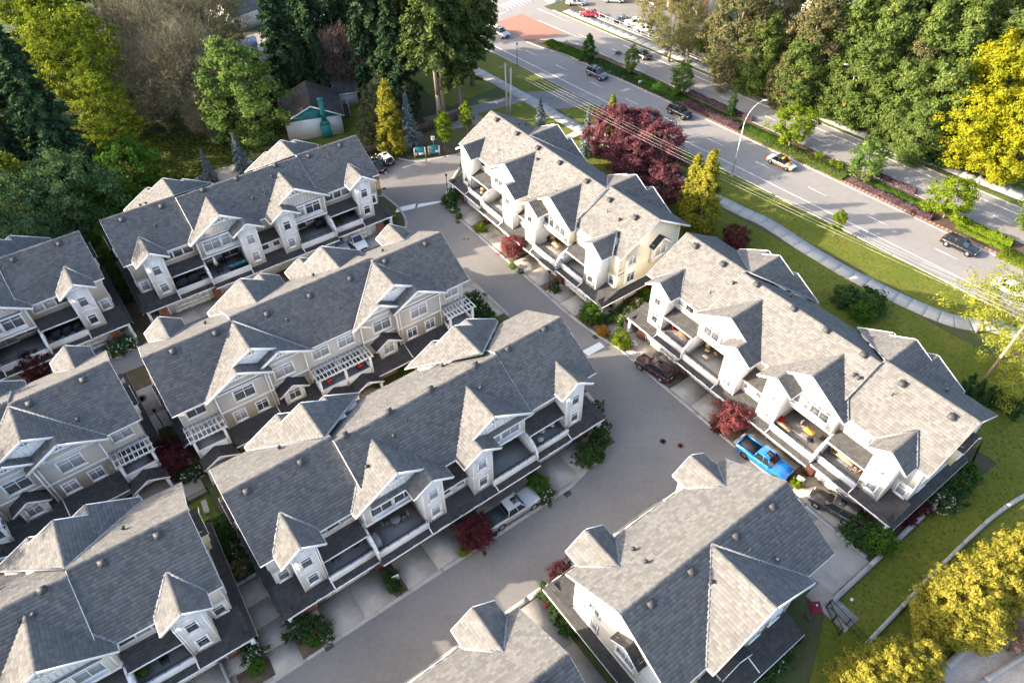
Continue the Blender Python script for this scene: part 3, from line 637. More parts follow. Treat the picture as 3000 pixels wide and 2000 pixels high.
S4 = lambda L, a=0.0, b=-0.55, c=0.0: [(0, L * 0.262, a), (L * 0.262, L * 0.738, b), (L * 0.738, L, c)]
HB = {}
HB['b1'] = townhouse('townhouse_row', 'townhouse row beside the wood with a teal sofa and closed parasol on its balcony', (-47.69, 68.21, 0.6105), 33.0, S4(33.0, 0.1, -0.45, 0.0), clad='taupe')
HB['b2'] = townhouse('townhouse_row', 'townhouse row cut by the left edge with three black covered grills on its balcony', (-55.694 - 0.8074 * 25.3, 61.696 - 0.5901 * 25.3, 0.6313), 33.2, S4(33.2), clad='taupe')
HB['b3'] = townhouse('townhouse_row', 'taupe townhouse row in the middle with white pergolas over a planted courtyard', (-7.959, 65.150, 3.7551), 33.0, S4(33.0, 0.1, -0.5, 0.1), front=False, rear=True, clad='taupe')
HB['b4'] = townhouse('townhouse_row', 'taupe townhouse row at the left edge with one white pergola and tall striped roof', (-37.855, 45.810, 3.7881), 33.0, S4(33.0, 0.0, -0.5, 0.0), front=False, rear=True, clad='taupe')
HB['b5'] = townhouse('townhouse_row', 'front townhouse row at the lane bend with a silver pickup before its garages', (-23.157, 30.985, 0.6263), 34.3, [(0, 9.45, 0.0), (9.45, 26.2, -0.75), (26.2, 34.3, -0.4)], clad='beige')
HB['b6'] = townhouse('townhouse_row', 'shaded townhouse row cut by the lower left corner of the photo', (-32.279 - 0.8367 * 25.5, 25.133 - 0.5477 * 25.5, 0.5797), 33.7, S4(33.7), clad='beige')
HB['b7'] = townhouse('townhouse_row', 'sunlit cream townhouse row with a pink maple in front and purple plums behind', (-2.358, 93.498, -0.9571), 33.2, [(0, 24.6, -0.1), (24.6, 33.2, 0.6)], clad='yellow')
HB['b8'] = townhouse('townhouse_row', 'sunlit townhouse row by the lawn with a bright blue pickup in front', (19.810, 64.245, -0.9470), 33.85, [(0, 8.5, 0.0), (8.5, 24.7, -0.45), (24.7, 33.85, 0.2)], clad='beige')
HB['b9'] = townhouse('townhouse_block', 'short townhouse block at the lower right with a sunlit roof and maroon parasol', (21.631, 31.358, 3.7652), 17.9, [(0, 17.9, 0.0)], front=False, rear=True, units=2, clad='beige', plain=True)
HB['b10'] = townhouse('townhouse_block', 'townhouse block cut by the bottom edge showing one roof gable beside the lane', (3.36, 18.32, 3.754), 17.9, [(0, 17.9, 0.0)], front=False, units=2, clad='beige')
def W(b, u, v, z=0.0):
    o = HB[b]; a = o.rotation_euler.z
    return Vector((o.location.x + math.cos(a) * u - math.sin(a) * v, o.location.y + math.sin(a) * u + math.cos(a) * v, z))
# ---------------------------------------------------------------- the ground, roads, paths
def sheet(name, P, z, m, th=0.05, kind='structure'):
    """flat polygon (list of 2D/3D points) as a slab whose top is at z"""
    mb = MB(); P = [(p[0], p[1], z) for p in P]
    a = sum(P[i][0] * P[(i + 1) % len(P)][1] - P[(i + 1) % len(P)][0] * P[i][1] for i in range(len(P)))
    if a < 0: P = P[::-1]
    import mathutils
    tri = mathutils.geometry.tessellate_polygon([[Vector(p) for p in P]])
    V = np.array(P); n = len(P)
    T = []
    for t in tri:
        A, B, C = V[t[0]], V[t[1]], V[t[2]]
        T.append(t if (B[0] - A[0]) * (C[1] - A[1]) - (C[0] - A[0]) * (B[1] - A[1]) > 0 else t[::-1])
    mb.raw(V, T); D = V - (0, 0, th)
    mb.raw(np.vstack([V, D]), [[n + i, n + (i + 1) % n, (i + 1) % n, i] for i in range(n)])
    return mb.build(name, m, kind=kind)
def strip(mb, P, w0, w1, z0, z1, m=0):
    """ribbon along polyline P between the sideways offsets w0 and w1 (left positive), a step from z0 up to z1"""
    P = [Vector((p[0], p[1])) for p in P]; A = []; B = []
    for i, p in enumerate(P):
        d = (P[min(i + 1, len(P) - 1)] - P[max(i - 1, 0)]).normalized(); n = Vector((-d.y, d.x))
        A.append(p + n * w0); B.append(p + n * w1)
    k = len(P)
    V = [(*a, z1) for a in A] + [(*b, z1) for b in B] + [(*a, z0) for a in A] + [(*b, z0) for b in B]
    F = []
    for i in range(k - 1): F += [[i, i + 1, k + i + 1, k + i], [i + 1, i, 2 * k + i, 2 * k + i + 1], [k + i, k + i + 1, 3 * k + i + 1, 3 * k + i]]
    F += [[0, k, 3 * k, 2 * k], [k - 1, 3 * k - 1, 4 * k - 1, 2 * k - 1]]
    mb.raw(V, F, m)
def smooth(P, n=6):
    """Catmull-Rom through the points"""
    P = [Vector((p[0], p[1])) for p in P]; o = []
    for i in range(len(P) - 1):
        a, b, c, d = P[max(i - 1, 0)], P[i], P[i + 1], P[min(i + 2, len(P) - 1)]
        for k in range(n):
            t = k / n; o.append(0.5 * ((2 * b) + (c - a) * t + (2 * a - 5 * b + 4 * c - d) * t * t + (3 * b - a - 3 * c + d) * t ** 3))
    o.append(P[-1]); return o

gnd = MB(); gnd.poly([(-600, -150, -0.02), (600, -150, -0.02), (600, 1100, -0.02), (-600, 1100, -0.02)]); gnd.build('ground', M['ground'], kind='structure')

# arterial road: straight, along AD, offsets along AN
AD = Vector((0.6325, -0.7746)); AN = Vector((0.7746, 0.6325))
def A_(al, off, z=0.0): p = AD * al + AN * off; return Vector((p.x, p.y, z))
def band(name, a0, a1, o0, o1, z, m, th=0.05): return sheet(name, [A_(a0, o0), A_(a1, o0), A_(a1, o1), A_(a0, o1)], z, m, th)
band('road', -260, 120, 85.95, 109.4, 0.02, M['arterial'])
# the side street of the junction at the top, and the far car park
sheet('side_street', [A_(-121, 109.4), A_(-121, 150), A_(-150, 150), A_(-150, 109.4)], 0.016, M['arterial'])
sheet('side_street', [A_(-122, 85.95), A_(-122, 40), A_(-150, 40), A_(-150, 85.95)], 0.016, M['arterial'])
# inner lane of the complex
b5, b7, b8, b9, b1 = 'b5', 'b7', 'b8', 'b9', 'b1'
right = [G(1360, 448), G(1345, 490), G(1318, 535), G(1306, 573), G(1312, 605), G(1328, 632)] + [W(b7, u, -9.95) for u in (5, 16, 24, 31)] + [G(1769, 997)] + [W(b8, u, -10.3) for u in (1.5, 5, 12, 19, 26, 34.6)]
lane = right + [W(b8, 34.6, -16.4), W(b9, -2.0, 8.5), W(b9, -1.0, 5.5), W(b9, -1.0, -6.0), W(b9, 0.5, -8.3), W(b9, 4.0, -8.9), W(b9, 18, -8.85), W(b9, 42, -9.0)]
left = [W(b5, -8, -10.6), W(b5, 2.35, -10.62), W(b5, 25.0, -10.9), W(b5, 28.5, -10.7), W(b5, 31.2, -9.97), W(b5, 33.3, -9.1), W(b5, 34.9, -7.7), W(b5, 36.3, -5.6), W(b5, 36.9, -2.5), W(b5, 36.6, 4.0)]
lane += left + [G(1487, 925), G(1414, 861), G(1355, 829), G(1290, 778)] + [W(b1, 36.0, -13.3), W(b1, -14, -13.3), W(b1, -14, -9.6), W(b1, 30, -9.6), W(b1, 34.6, -8.2), W(b1, 36.2, -4.0), W(b1, 36.0, 1.5), G(1100, 470), G(1165, 470), G(1190, 474)]
sheet('lane', lane, 0.03, M['asphalt'])
# concrete gutters/kerbs beside the lane, cut in lengths
def kerb_run(P, w0=0.0, w1=0.42, L=3.0, z=0.045, name='kerb', mt='kerb', h=0.08):
    P = smooth(P, 8); seg = [P[0]]; acc = 0; par = empty(name, (P[0].x, P[0].y, 0)); par['kind'] = 'structure'
    def flush(q):
        if len(q) > 1:
            mb = MB(); o = Vector((P[0].x, P[0].y)); strip(mb, [x - o for x in q], w0, w1, -0.02, z + random.uniform(-0.003, 0.003)); mb.build('kerb_stone', M[mt], par)
    for a, b in zip(P[:-1], P[1:]):
        n = max(1, int((b - a).length / 0.5))
        for i in range(1, n + 1):
            p = a.lerp(b, i / n); acc += (p - seg[-1]).length; seg.append(p)
            if acc >= L: flush(seg); d = (seg[-1] - seg[-2]).normalized() * 0.012; seg = [p + d]; acc = 0
    flush(seg)
kerb_run([G(1345, 490), G(1318, 535), G(1306, 573), G(1312, 605), G(1328, 632)] + [W(b7, u, -9.95) for u in (5, 10, 16, 24, 31)] + [G(1769, 997)] + [W(b8, u, -10.3) for u in (1.5, 5, 12, 19, 26, 34.2)], -0.05, 0.42)
kerb_run(left[::-1][1:], -0.58, 0.02)
kerb_run([W(b9, 0.5, -8.3), W(b9, 4.0, -8.85), W(b9, 10, -8.85), W(b9, 18, -8.85), W(b9, 28, -9.0), W(b9, 42, -9.0)][::-1], -0.45, 0.05)
kerb_run([G(1487, 925), G(1450, 892), G(1414, 861), G(1385, 843), G(1355, 829), G(1300, 785)], -0.3, 0.05)
kerb_run([W(b1, 30, -9.55), W(b1, 34.6, -8.2), W(b1, 36.2, -4.0), W(b1, 36.0, 1.5)], -0.05, 0.3, mt='kerb')
kerb_run([G(1360, 448), G(1300, 462), G(1240, 473), G(1205, 473), G(1165, 466)], -0.35, 0.05)
# painted strips across the lane
for P in ([(1158, 624), (1215, 611), (1219, 597), (1164, 609)], [(1222, 609), (1297, 592), (1300, 588), (1226, 598)]): sheet('road_marking', [G(*p) for p in P], 0.036, M['paint'], 0.004)
sheet('road_marking', [G(1705, 1029), G(1757, 1002), G(1772, 1016), G(1724, 1042)], 0.036, M['paint'], 0.004)
for P in ([(1118, 496), (1133, 509)], [(1106, 575), (1133, 575)], [(1180, 492), (1206, 484)]):
    a, b = G(*P[0]), G(*P[1]); mb = MB(); strip(mb, [a, b], -0.08, 0.08, 0.03, 0.036); mb.build('road_marking', M['paint'], kind='structure')
sheet('asphalt_patch', [G(1375, 835), G(1490, 922), G(1560, 880), G(1500, 800), G(1420, 770)], 0.001, M['walk'])

# driveways before every row: slabs with joints, beds between them
def slabs(b, u0, u1, v0, v1, nu, nv, z=0.05, name='driveway'):
    o = HB[b]; par = empty(name, o.location, o.rotation_euler.z); par['kind'] = 'structure'
    mb = MB(); mb.box(u0, u1, v0, v1, -0.05, z - 0.012); mb.build('bedding', M['joint'], par)
    for i in range(nu):
        for j in range(nv):
            a0, a1 = u0 + (u1 - u0) * i / nu, u0 + (u1 - u0) * (i + 1) / nu; c0, c1 = v0 + (v1 - v0) * j / nv, v0 + (v1 - v0) * (j + 1) / nv
            mb = MB(); e = 0.014; mb.box(a0 + e, a1 - e, c0 + e, c1 - e, -0.03, z + random.uniform(-0.004, 0.004)); mb.build('slab', M['concrete'], par)
def bed(b, u0, u1, v0, v1, z=0.06):
    o = HB[b]; mb = MB(); mb.box(u0, u1, v0, v1, -0.05, z); mb.build('planting_bed', M['soil'], kind='structure').matrix_world = Matrix.Translation(o.location) @ Matrix.Rotation(o.rotation_euler.z, 4, 'Z')
for b, vk, L in (('b5', -10.35, 34.3), ('b8', -9.9, 33.85), ('b7', -9.55, 33.2), ('b1', -9.5, 33.0), ('b2', -9.5, 33.2), ('b6', -10.3, 33.7)):
    s = L / 33.7
    for hf in (0, 1):
        U = (lambda u: u * s) if hf == 0 else (lambda u: L - u * s)
        for (a, c, nu) in ((2.3, 8.15, 2), (9.35, 15.4, 2)): x0, x1 = sorted((U(a), U(c))); slabs(b, x0, x1, vk, -6.7, nu, 1)
        for (a, c, v1) in ((8.15, 9.35, -7.1), (15.4, 16.85, -6.7), (-0.4, 2.3, -8.6)):
            x0, x1 = sorted((U(a), U(c)))
            if b in ('b5',) and hf == 1 and a < 0: vv = -9.4
            elif b == 'b7' and hf == 0 and a < 0: vv = -9.0
            else: vv = vk
            bed(b, x0, x1, vv, v1)
        x0, x1 = sorted((U(0.0), U(2.3))); slabs(b, x0, x1, -8.6, -4.9, 1, 2, name='porch_path')
# parking pad with slabs at the left end of the front row, and its edging wall
slabs('b5', -5.9, -0.05, -10.35, -1.2, 2, 4)
kerb_run([W(b5, -5.95, -10.4), W(b5, -5.95, -5.0), W(b5, -5.95, -1.0)], -0.1, 0.12, 4.0, 0.35, 'garden_wall')
kerb_run([W(b5, -5.95, -1.0), W(b5, -3, -1.0), W(b5, -0.6, -1.0)], -0.1, 0.12, 4.0, 0.35, 'garden_wall')
# the same beside the middle rows (manhole lane between the two taupe rows)
slabs('b3', 33.4, 37.8, -8.5, 5.0, 1, 3); slabs('b3', 33.4, 37.8, 5.1, 9.0, 1, 1)
slabs('b9', 18.3, 22.3, -8.3, 6.0, 1, 3); slabs('b9', -2.2, -0.2, 5.4, 9.4, 1, 1)
slabs('b3', -5.2, -0.6, -5.0, 5.4, 1, 3, 0.035, 'side_path')
# concrete apron at the end of the lane by the low wall
sheet('apron', [W(b8, 34.6, -10.4), W(b8, 34.6, -16.4), W(b9, -2.0, 9.4), W(b9, -2.2, 5.4), W(b8, 29.2, -16.4), W(b8, 29.2, -10.4)], 0.036, M['concrete'], 0.006)
# low retaining wall round the complex, lawn and curved wall beyond
kerb_run([W(b8, 34.8, 0.5), W(b8, 34.85, -4), W(b8, 34.9, -10), W(b8, 34.9, -16.9)], -0.2, 0.2, 3.5, 0.55, 'garden_wall')
kerb_run([G(3080, 1412), G(3000, 1454), G(2945, 1488), G(2889, 1531), G(2795, 1620), G(2701, 1715), G(2617, 1803), G(2534, 1890)], -0.16, 0.16, 3.0, 0.5, 'garden_wall')
lawnP = [W(b8, 35.2, -16.9), W(b8, 35.2, 1.0), W(b8, 36.0, 9.0), W(b8, 20, 9.5), W(b8, -4, 8.0), A_(-75, 72), A_(-75, 77), A_(-60, 77.1), A_(-10, 77.2), A_(40, 80), A_(60, 70), G(3200, 1500), G(2880, 1750), G(2700, 2060), G(2350, 2100), G(2420, 1780)]
sheet('lawn', lawnP, 0.012, M['lawn'], 0.02)
band('lawn', -75, 60, 79.9, 85.75, 0.012, M['lawn'], 0.02)
sheet('lawn', [A_(-110, 79.6), A_(-92.5, 79.6), A_(-88.5, 85.75), A_(-110, 85.75)], 0.012, M['lawn'], 0.02)
sheet('lawn', [A_(-84.0, 79.6), A_(-76.5, 79.6), A_(-73, 85.75), A_(-80.5, 85.75)], 0.012, M['lawn'], 0.02)
sheet('lawn', [A_(-92, 68), A_(-76, 68), A_(-76.5, 76.9), A_(-90, 76.9)], 0.012, M['lawn'], 0.02)
sheet('lawn', [A_(-112, 66), A_(-97, 66), A_(-97.5, 76.9), A_(-112, 76.9)], 0.012, M['lawn'], 0.02)
sheet('driveway_apron', [A_(-76.5, 70), A_(-64, 70), A_(-62.5, 85.95), A_(-73, 85.95), A_(-76.5, 79.6)], 0.008, M['walk'])
sheet('gravel_track', [A_(-97, 60), A_(-91, 60), A_(-84, 79.6), A_(-80.5, 85.95), A_(-88.5, 85.95), A_(-92.5, 79.6)], 0.006, M['asphalt'])
sheet('lawn', [G(1010, 250), G(1130, 260), G(1120, 440), G(1060, 470), G(860, 480), G(800, 340), G(840, 270)], 0.0, M['lawn'], 0.02)
sheet('lawn', [G(350, 420), G(520, 380), G(720, 450), G(700, 520), G(420, 560), G(330, 640)], 0.0, M['lawn'], 0.02)
# pavement slabs
def slab_path(name, P, w, L=1.5, z=0.06, m='walk'):
    P = smooth(P, 10); o = P[0]; par = empty(name, (o.x, o.y, 0)); par['kind'] = 'structure'; acc = 0; seg = [P[0]]
    q = []
    for a, b in zip(P[:-1], P[1:]):
        n = max(1, int((b - a).length / 0.5))
        for i in range(1, n + 1):
            p = a.lerp(b, i / n); acc += (p - seg[-1]).length; seg.append(p)
            if acc >= L:
                mb = MB(); strip(mb, [x - o for x in seg], -w / 2, w / 2, -0.02, z + random.uniform(-0.006, 0.006)); mb.build('paving_slab', M[m], par)
                seg = [p + (seg[-1] - seg[-2]).normalized() * 0.02]; acc = 0
slab_path('pavement', [A_(-125, 78.3), A_(-100, 78.3), A_(-89, 78.2), A_(-79, 77.8), A_(-60, 78.2), A_(-45, 78.8), A_(-40, 79.2), A_(-33, 78.4), A_(-26, 78.0), A_(-19.6, 78.4), A_(-15, 79.1), A_(-12.5, 80.2), A_(-9, 82.6), A_(0, 83.5), A_(20, 83.6)], 2.3)
slab_path('pavement', [A_(-116, 111.8), A_(-80, 111.8), A_(-40, 111.8), A_(-30, 112.4), A_(-10, 113.0), A_(40, 113.0)], 2.7, 2.0)
slab_path('pavement', [A_(-150, 104 + 12), A_(-135, 116), A_(-121, 113)], 3.0, 2.0)
band('verge', -116, 60, 109.62, 110.4, 0.07, M['lawn'])
band('verge', -36, 60, 114.4, 120, 0.02, M['lawn'])
for off, nm in ((85.82, 1), (109.5, 1)):
    kerb_run([A_(-118, off), A_(-60, off), A_(0, off), A_(50, off)], -0.09, 0.09, 6.0, 0.13)
# median: brick edge courses, kerbs, planting
median = sheet('median', [A_(-110, 94.4), A_(-104, 94.9), A_(-95, 96.1), A_(60, 96.1), A_(60, 101.2), A_(-100, 101.2), A_(-104, 99.5), A_(-108, 97)], 0.10, M['soil'], 0.15)
kerb_run([A_(-109, 94.2), A_(-104, 94.8), A_(-95, 96.0), A_(-60, 96.15), A_(-20, 95.9), A_(50, 95.9)], -0.12, 0.10, 6.0, 0.14)
kerb_run([A_(-108, 97), A_(-104, 99.5), A_(-100, 101.25), A_(-60, 101.25), A_(-20, 101.25), A_(50, 101.25)], -0.10, 0.10, 6.0, 0.14)
def paver_field(name, a0, a1, o0f, w, n_max=300, bl=0.6):
    par = empty(name, A_(a0, o0f(a0))); par['kind'] = 'structure'; org = A_(a0, o0f(a0)); a = a0
    mb = MB(); k = 0
    while a < a1:
        for j in range(int(w / 0.3)):
            o = o0f(a) + 0.1 + j * 0.3; P = [A_(a + 0.01, o), A_(a + bl - 0.01, o), A_(a + bl - 0.01, o + 0.28), A_(a + 0.01, o + 0.28)]
            zt = 0.155 + random.uniform(-0.006, 0.006); mb.prism([(p.x - org.x, p.y - org.y, 0.08) for p in P], (0, 0, zt - 0.08))
        a += bl
    mb.build('paver', M['redbrickpave'], par, kind='stuff')
paver_field('brick_edging', -94, 30, lambda a: 96.12 if a < -20 else 95.98, 0.6)
band('brick_crossing', -121, -107.5, 94.4, 103.0, 0.028, M['redbrickpave'], 0.01)
# painted lines
def line(P0, P1, w=0.13): mb = MB(); strip(mb, [P0, P1], -w / 2, w / 2, 0.02, 0.026); mb.build('road_marking', M['paint'], kind='structure')
line(A_(-121, 88.0), A_(60, 88.0)); line(A_(-116, 103.3), A_(-100, 103.7), 0.1); line(A_(-95, 107.7), A_(60, 107.7)); line(A_(-121, 107.6), A_(-110, 107.7), 0.12)
for a in (-106, -97.3, -87.9, -78.9, -69.9, -60.5, -51.1, -41.5, -31.8, -22.0, -12.3, -2.5, 7): line(A_(a, 91.4), A_(a + 3.2, 91.4), 0.12)
for a in (-104.8, -95.4, -86.5, -77.6, -68.4, -58.9, -49.4, -39.9, -30.0, -20.4, -11): line(A_(a, 104.7), A_(a + 2.6, 104.7), 0.12)
for i in range(7):
    line(A_(-128.5, 102.8 + i * 1.1), A_(-124.8, 102.8 + i * 1.1), 0.5)
line(A_(-124, 96), A_(-124, 103), 0.3)
# car park of the far building
sheet('car_park', [A_(-120, 115.4), A_(-78, 114.4), A_(-78, 150), A_(-125, 150)], 0.0, M['asphalt'])
# gravel yard with concrete edging in the lower right corner
sheet('gravel_yard', [G(2560, 2080), G(2850, 1880), G(3020, 1700), G(3250, 1650), G(3300, 2150), G(2700, 2300)], 0.02, M['gravel'])
kerb_run([G(2690, 2050), G(2727, 2000), G(2825, 1903), G(2935, 1800), G(3100, 1640)], -0.28, 0.28, 4.0, 0.35, 'garden_wall')
kerb_run([G(2790, 2080), G(2863, 2010), G(2960, 1945), G(3060, 1880)], -0.22, 0.22, 4.0, 0.25, 'garden_wall')
for P in ([(2940, 1808), (3040, 1890)],): kerb_run([G(*P[0]), G(*P[1])], -0.15, 0.15, 4.0, 0.2, 'garden_wall')
# courtyards
bed('b5', -1.0, 34, 6.2, 8.4, 0.02)
def sheet_b(name, b, Q, z, m): return sheet(name, [W(b, *q) for q in Q], z, m, 0.03)
sheet_b('lawn', 'b5', [(-0.5, 7.6), (33, 7.4), (33, 8.8), (-0.5, 9.0)], 0.03, M['lawn'])
bed('b4', -3.6, -0.7, -8, 7.5, 0.03); bed('b3', 36.9, 40.6, 4.8, 16, 0.03); bed('b5', -8.7, -6.2, -1.0, 14, 0.02)
sheet_b('lawn', 'b5', [(-4.8, 9.8), (-1.2, 9.8), (-1.2, 6.2), (-4.8, 6.2)], 0.04, M['lawn'])
bed('b2', 33.9, 38.6, -7.0, 8.0, 0.02); bed('b8', 34.0, 34.6, -9.5, 4, 0.05); bed('b7', 33.6, 37.5, -9.0, 5.5, 0.05)
slabs('b8', -2.4, -0.1, -9.6, -6.6, 1, 1, 0.065, 'porch_path')
# ironwork in the lane
def disc(name, p, r, m, z=0.034):
    mb = MB(); mb.tube((0, 0, -0.02), (0, 0, 0.008), r, r, 20); 
    for k in range(3): mb.tube((0, 0, 0.008), (0, 0, 0.011), r * (0.85 - 0.25 * k), r * (0.85 - 0.25 * k) - 0.03, 20)
    return link(name, mb.mesh(name, M[m]), loc=(p[0], p[1], z))
def grate(p, rz, w=0.75, d=0.5, z=0.05):
    mb = MB()
    for i in range(7): mb.box(-w / 2 + i * w / 7 + 0.015, -w / 2 + (i + 1) * w / 7 - 0.015, -d / 2, d / 2, -0.03, 0.012)
    mb.box(-w / 2, w / 2, -d / 2, d / 2, -0.06, -0.02); return link('drain_grate', mb.mesh('drain_grate', M['iron']), loc=(p[0], p[1], z), rot=rz)
HOLES = [((1942, 1293), .36, 'upper manhole cover of the pair in the middle of the lane', 'iron', None), ((1993, 1306), .36, 'rusty manhole cover nearer the blue pickup', 'rusty', None), ((414, 1169), .6, 'large rusty round cover between the two taupe rows', 'rusty', None),
         ((1674, 1355), .14, 'small round cap beside the hedge on the end driveway', 'iron', 'driveway caps'), ((1675, 1339), .14, 'small round cap beside the hedge on the end driveway', 'iron', 'driveway caps'), ((1125, 553), .35, 'dark manhole cover beside the white bay lines', 'iron', None), ((1360, 701), .16, 'small valve cover in the lane beside the red maple', 'iron', 'valve covers'), ((1371, 701), .16, 'small valve cover in the lane beside the red maple', 'iron', 'valve covers')]
for p, r, lb, m_, gp in HOLES: tag(disc('manhole_cover', G(*p), r, m_, 0.05 if r < .15 or r > .5 else 0.034), lb, 'manhole cover', gp)
for p, lb, a in (((1663, 1447), 'drain grate at the kerb beside the silver pickup', 0.62), ((1744, 988), 'drain grate beside the white strip across the lane', -0.95), ((1341, 652), 'drain grate at the end of the upper driveway', -0.95), ((1421, 863), 'drain grate by the kerb at the end of the middle row', -0.95), ((1692, 1357), 'square drain grate on the end driveway', 0.62), ((964, 1894), 'drain grate by the flower bed near the bottom edge', 0.62), ((1333, 450), 'drain grate at the kerb below the young maple', 0.3)):
    tag(grate(G(*p), a), lb, 'drain')
# ---------------------------------------------------------------- trees and shrubs
LM = {}
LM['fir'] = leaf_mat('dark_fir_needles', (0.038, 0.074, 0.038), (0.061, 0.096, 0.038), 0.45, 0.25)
LM['firsun'] = leaf_mat('sunlit_olive_fir_needles', (0.099, 0.129, 0.036), (0.066, 0.099, 0.033), 0.45, 0.30)  # brighter olive copy of the fir needles, sunlight put into the colour
LM['cedar'] = leaf_mat('olive_cedar_sprays', (0.128, 0.165, 0.039), (0.083, 0.128, 0.033), 0.40, 0.35)
LM['brown'] = leaf_mat('brownish_cedar_sprays', (0.158, 0.135, 0.060), (0.105, 0.112, 0.045), 0.40, 0.30)
LM['ygreen'] = leaf_mat('yellow_green_leaves', (0.171, 0.204, 0.022), (0.116, 0.165, 0.022), 0.40, 0.5)
LM['yellow'] = leaf_mat('bright_yellow_leaves', (0.33, 0.31, 0.018), (0.25, 0.27, 0.02), 0.30, 0.5)
LM['light'] = leaf_mat('light_green_leaves', (0.155, 0.213, 0.052), (0.098, 0.172, 0.040), 0.40, 0.5)
LM['sage'] = leaf_mat('sage_green_leaves', (0.090, 0.143, 0.060), (0.068, 0.120, 0.042), 0.40, 0.4)
LM['green'] = leaf_mat('fresh_green_leaves', (0.094, 0.182, 0.024), (0.072, 0.138, 0.022), 0.35, 0.5)
LM['lime'] = leaf_mat('lime_leaves', (0.19, 0.25, 0.02), (0.15, 0.22, 0.02), 0.35, 0.5)
LM['dkgreen'] = leaf_mat('dark_green_leaves', (0.038, 0.081, 0.024), (0.054, 0.095, 0.027), 0.40, 0.35)
LM['goldcedar'] = leaf_mat('golden_cedar_sprays', (0.26, 0.235, 0.030), (0.19, 0.19, 0.025), 0.35, 0.4)
LM['gold2'] = leaf_mat('yellow_cedar_sprays', (0.330, 0.285, 0.045), (0.250, 0.235, 0.035), 0.35, 0.4)
LM['blue'] = leaf_mat('blue_spruce_needles', (0.202, 0.240, 0.240), (0.143, 0.182, 0.182), 0.40, 0.2)
LM['twig'] = leaf_mat('bare_twigs', (0.182, 0.155, 0.115), (0.135, 0.135, 0.074), 0.40, 0.15)
LM['redtwig'] = leaf_mat('reddish_twigs', (0.137, 0.098, 0.085), None, 0.40, 0.15)
LM['plum'] = leaf_mat('purple_plum_leaves', (0.169, 0.062, 0.069), (0.125, 0.048, 0.056), 0.45, 0.35)
LM['redmaple'] = leaf_mat('red_maple_leaves', (0.25, 0.075, 0.075), (0.16, 0.05, 0.05), 0.40, 0.4)
LM['dkred'] = leaf_mat('dark_red_leaves', (0.102, 0.026, 0.031), (0.066, 0.024, 0.026), 0.45, 0.3)
LM['orange'] = leaf_mat('orange_leaves', (0.36, 0.17, 0.03), (0.28, 0.17, 0.03), 0.4, 0.4)
LM['willow'] = leaf_mat('pale_willow_leaves', (0.235, 0.21, 0.075), (0.17, 0.17, 0.06), 0.35, 0.45)
LM['white'] = leaf_mat('white_petals', (0.70, 0.68, 0.62), None, 0.25, 0.3)
LM['pink'] = leaf_mat('blush_petals', (0.66, 0.50, 0.42), None, 0.25, 0.3)
LM['purplehedge'] = leaf_mat('purple_hedge_leaves', (0.087, 0.054, 0.063), (0.112, 0.075, 0.075), 0.45, 0.25)
LM['redflower'] = leaf_mat('red_petals', (0.45, 0.03, 0.03), None, 0.3, 0.3)

def quads(mb, C, N, sx, sy, m=0):
    n = len(C); N = N / (np.linalg.norm(N, axis=1)[:, None] + 1e-9)
    r = rng.normal(size=(n, 3)); a = np.cross(N, r); a /= np.linalg.norm(a, axis=1)[:, None] + 1e-9; b = np.cross(N, a)
    a = a * np.reshape(sx, (-1, 1)); b = b * np.reshape(sy, (-1, 1))
    V = np.stack([C - a, C - b * 0.8 + a * 0.15, C + a, C + b], 1).reshape(-1, 3)
    mb.raw(V, np.arange(4 * n).reshape(n, 4), m)
def sph(n):
    d = rng.normal(size=(n, 3)); return d / np.linalg.norm(d, axis=1)[:, None]
def trunk_mesh(h, r0, m, limbs=0, spread=2.0, bare=0.5, lean=0.0):
    mb = MB(); P = [np.array([0, 0, -0.2])]; k = 5
    for i in range(1, k + 1): P.append(np.array([rng.normal() * 0.06 * h * 0.15 * i / k + lean * i / k, rng.normal() * 0.06 * h * 0.15 * i / k, h * i / k]))
    for i in range(k): mb.tube(P[i], P[i + 1], r0 * (1 - 0.85 * i / k) * (1.25 if i == 0 else 1), r0 * (1 - 0.85 * (i + 1) / k), 8)
    for j in range(limbs):
        f = bare + (0.95 - bare) * (j + rng.random()) / limbs; i = min(int(f * k), k - 1); p = P[i] + (P[i + 1] - P[i]) * (f * k - i)
        az = rng.uniform(0, 6.283); L = spread * (1.1 - 0.6 * f) * rng.uniform(0.7, 1.1); q = p + np.array([math.cos(az) * L, math.sin(az) * L, L * rng.uniform(0.35, 0.9)])
        mid = (p + q) / 2 + np.array([0, 0, -0.06 * L]); rr = r0 * (1 - 0.85 * f) * 0.55
        mb.tube(p, mid, rr, rr * 0.7, 6); mb.tube(mid, q, rr * 0.7, rr * 0.25, 6)
    return mb.mesh('trunk', m)
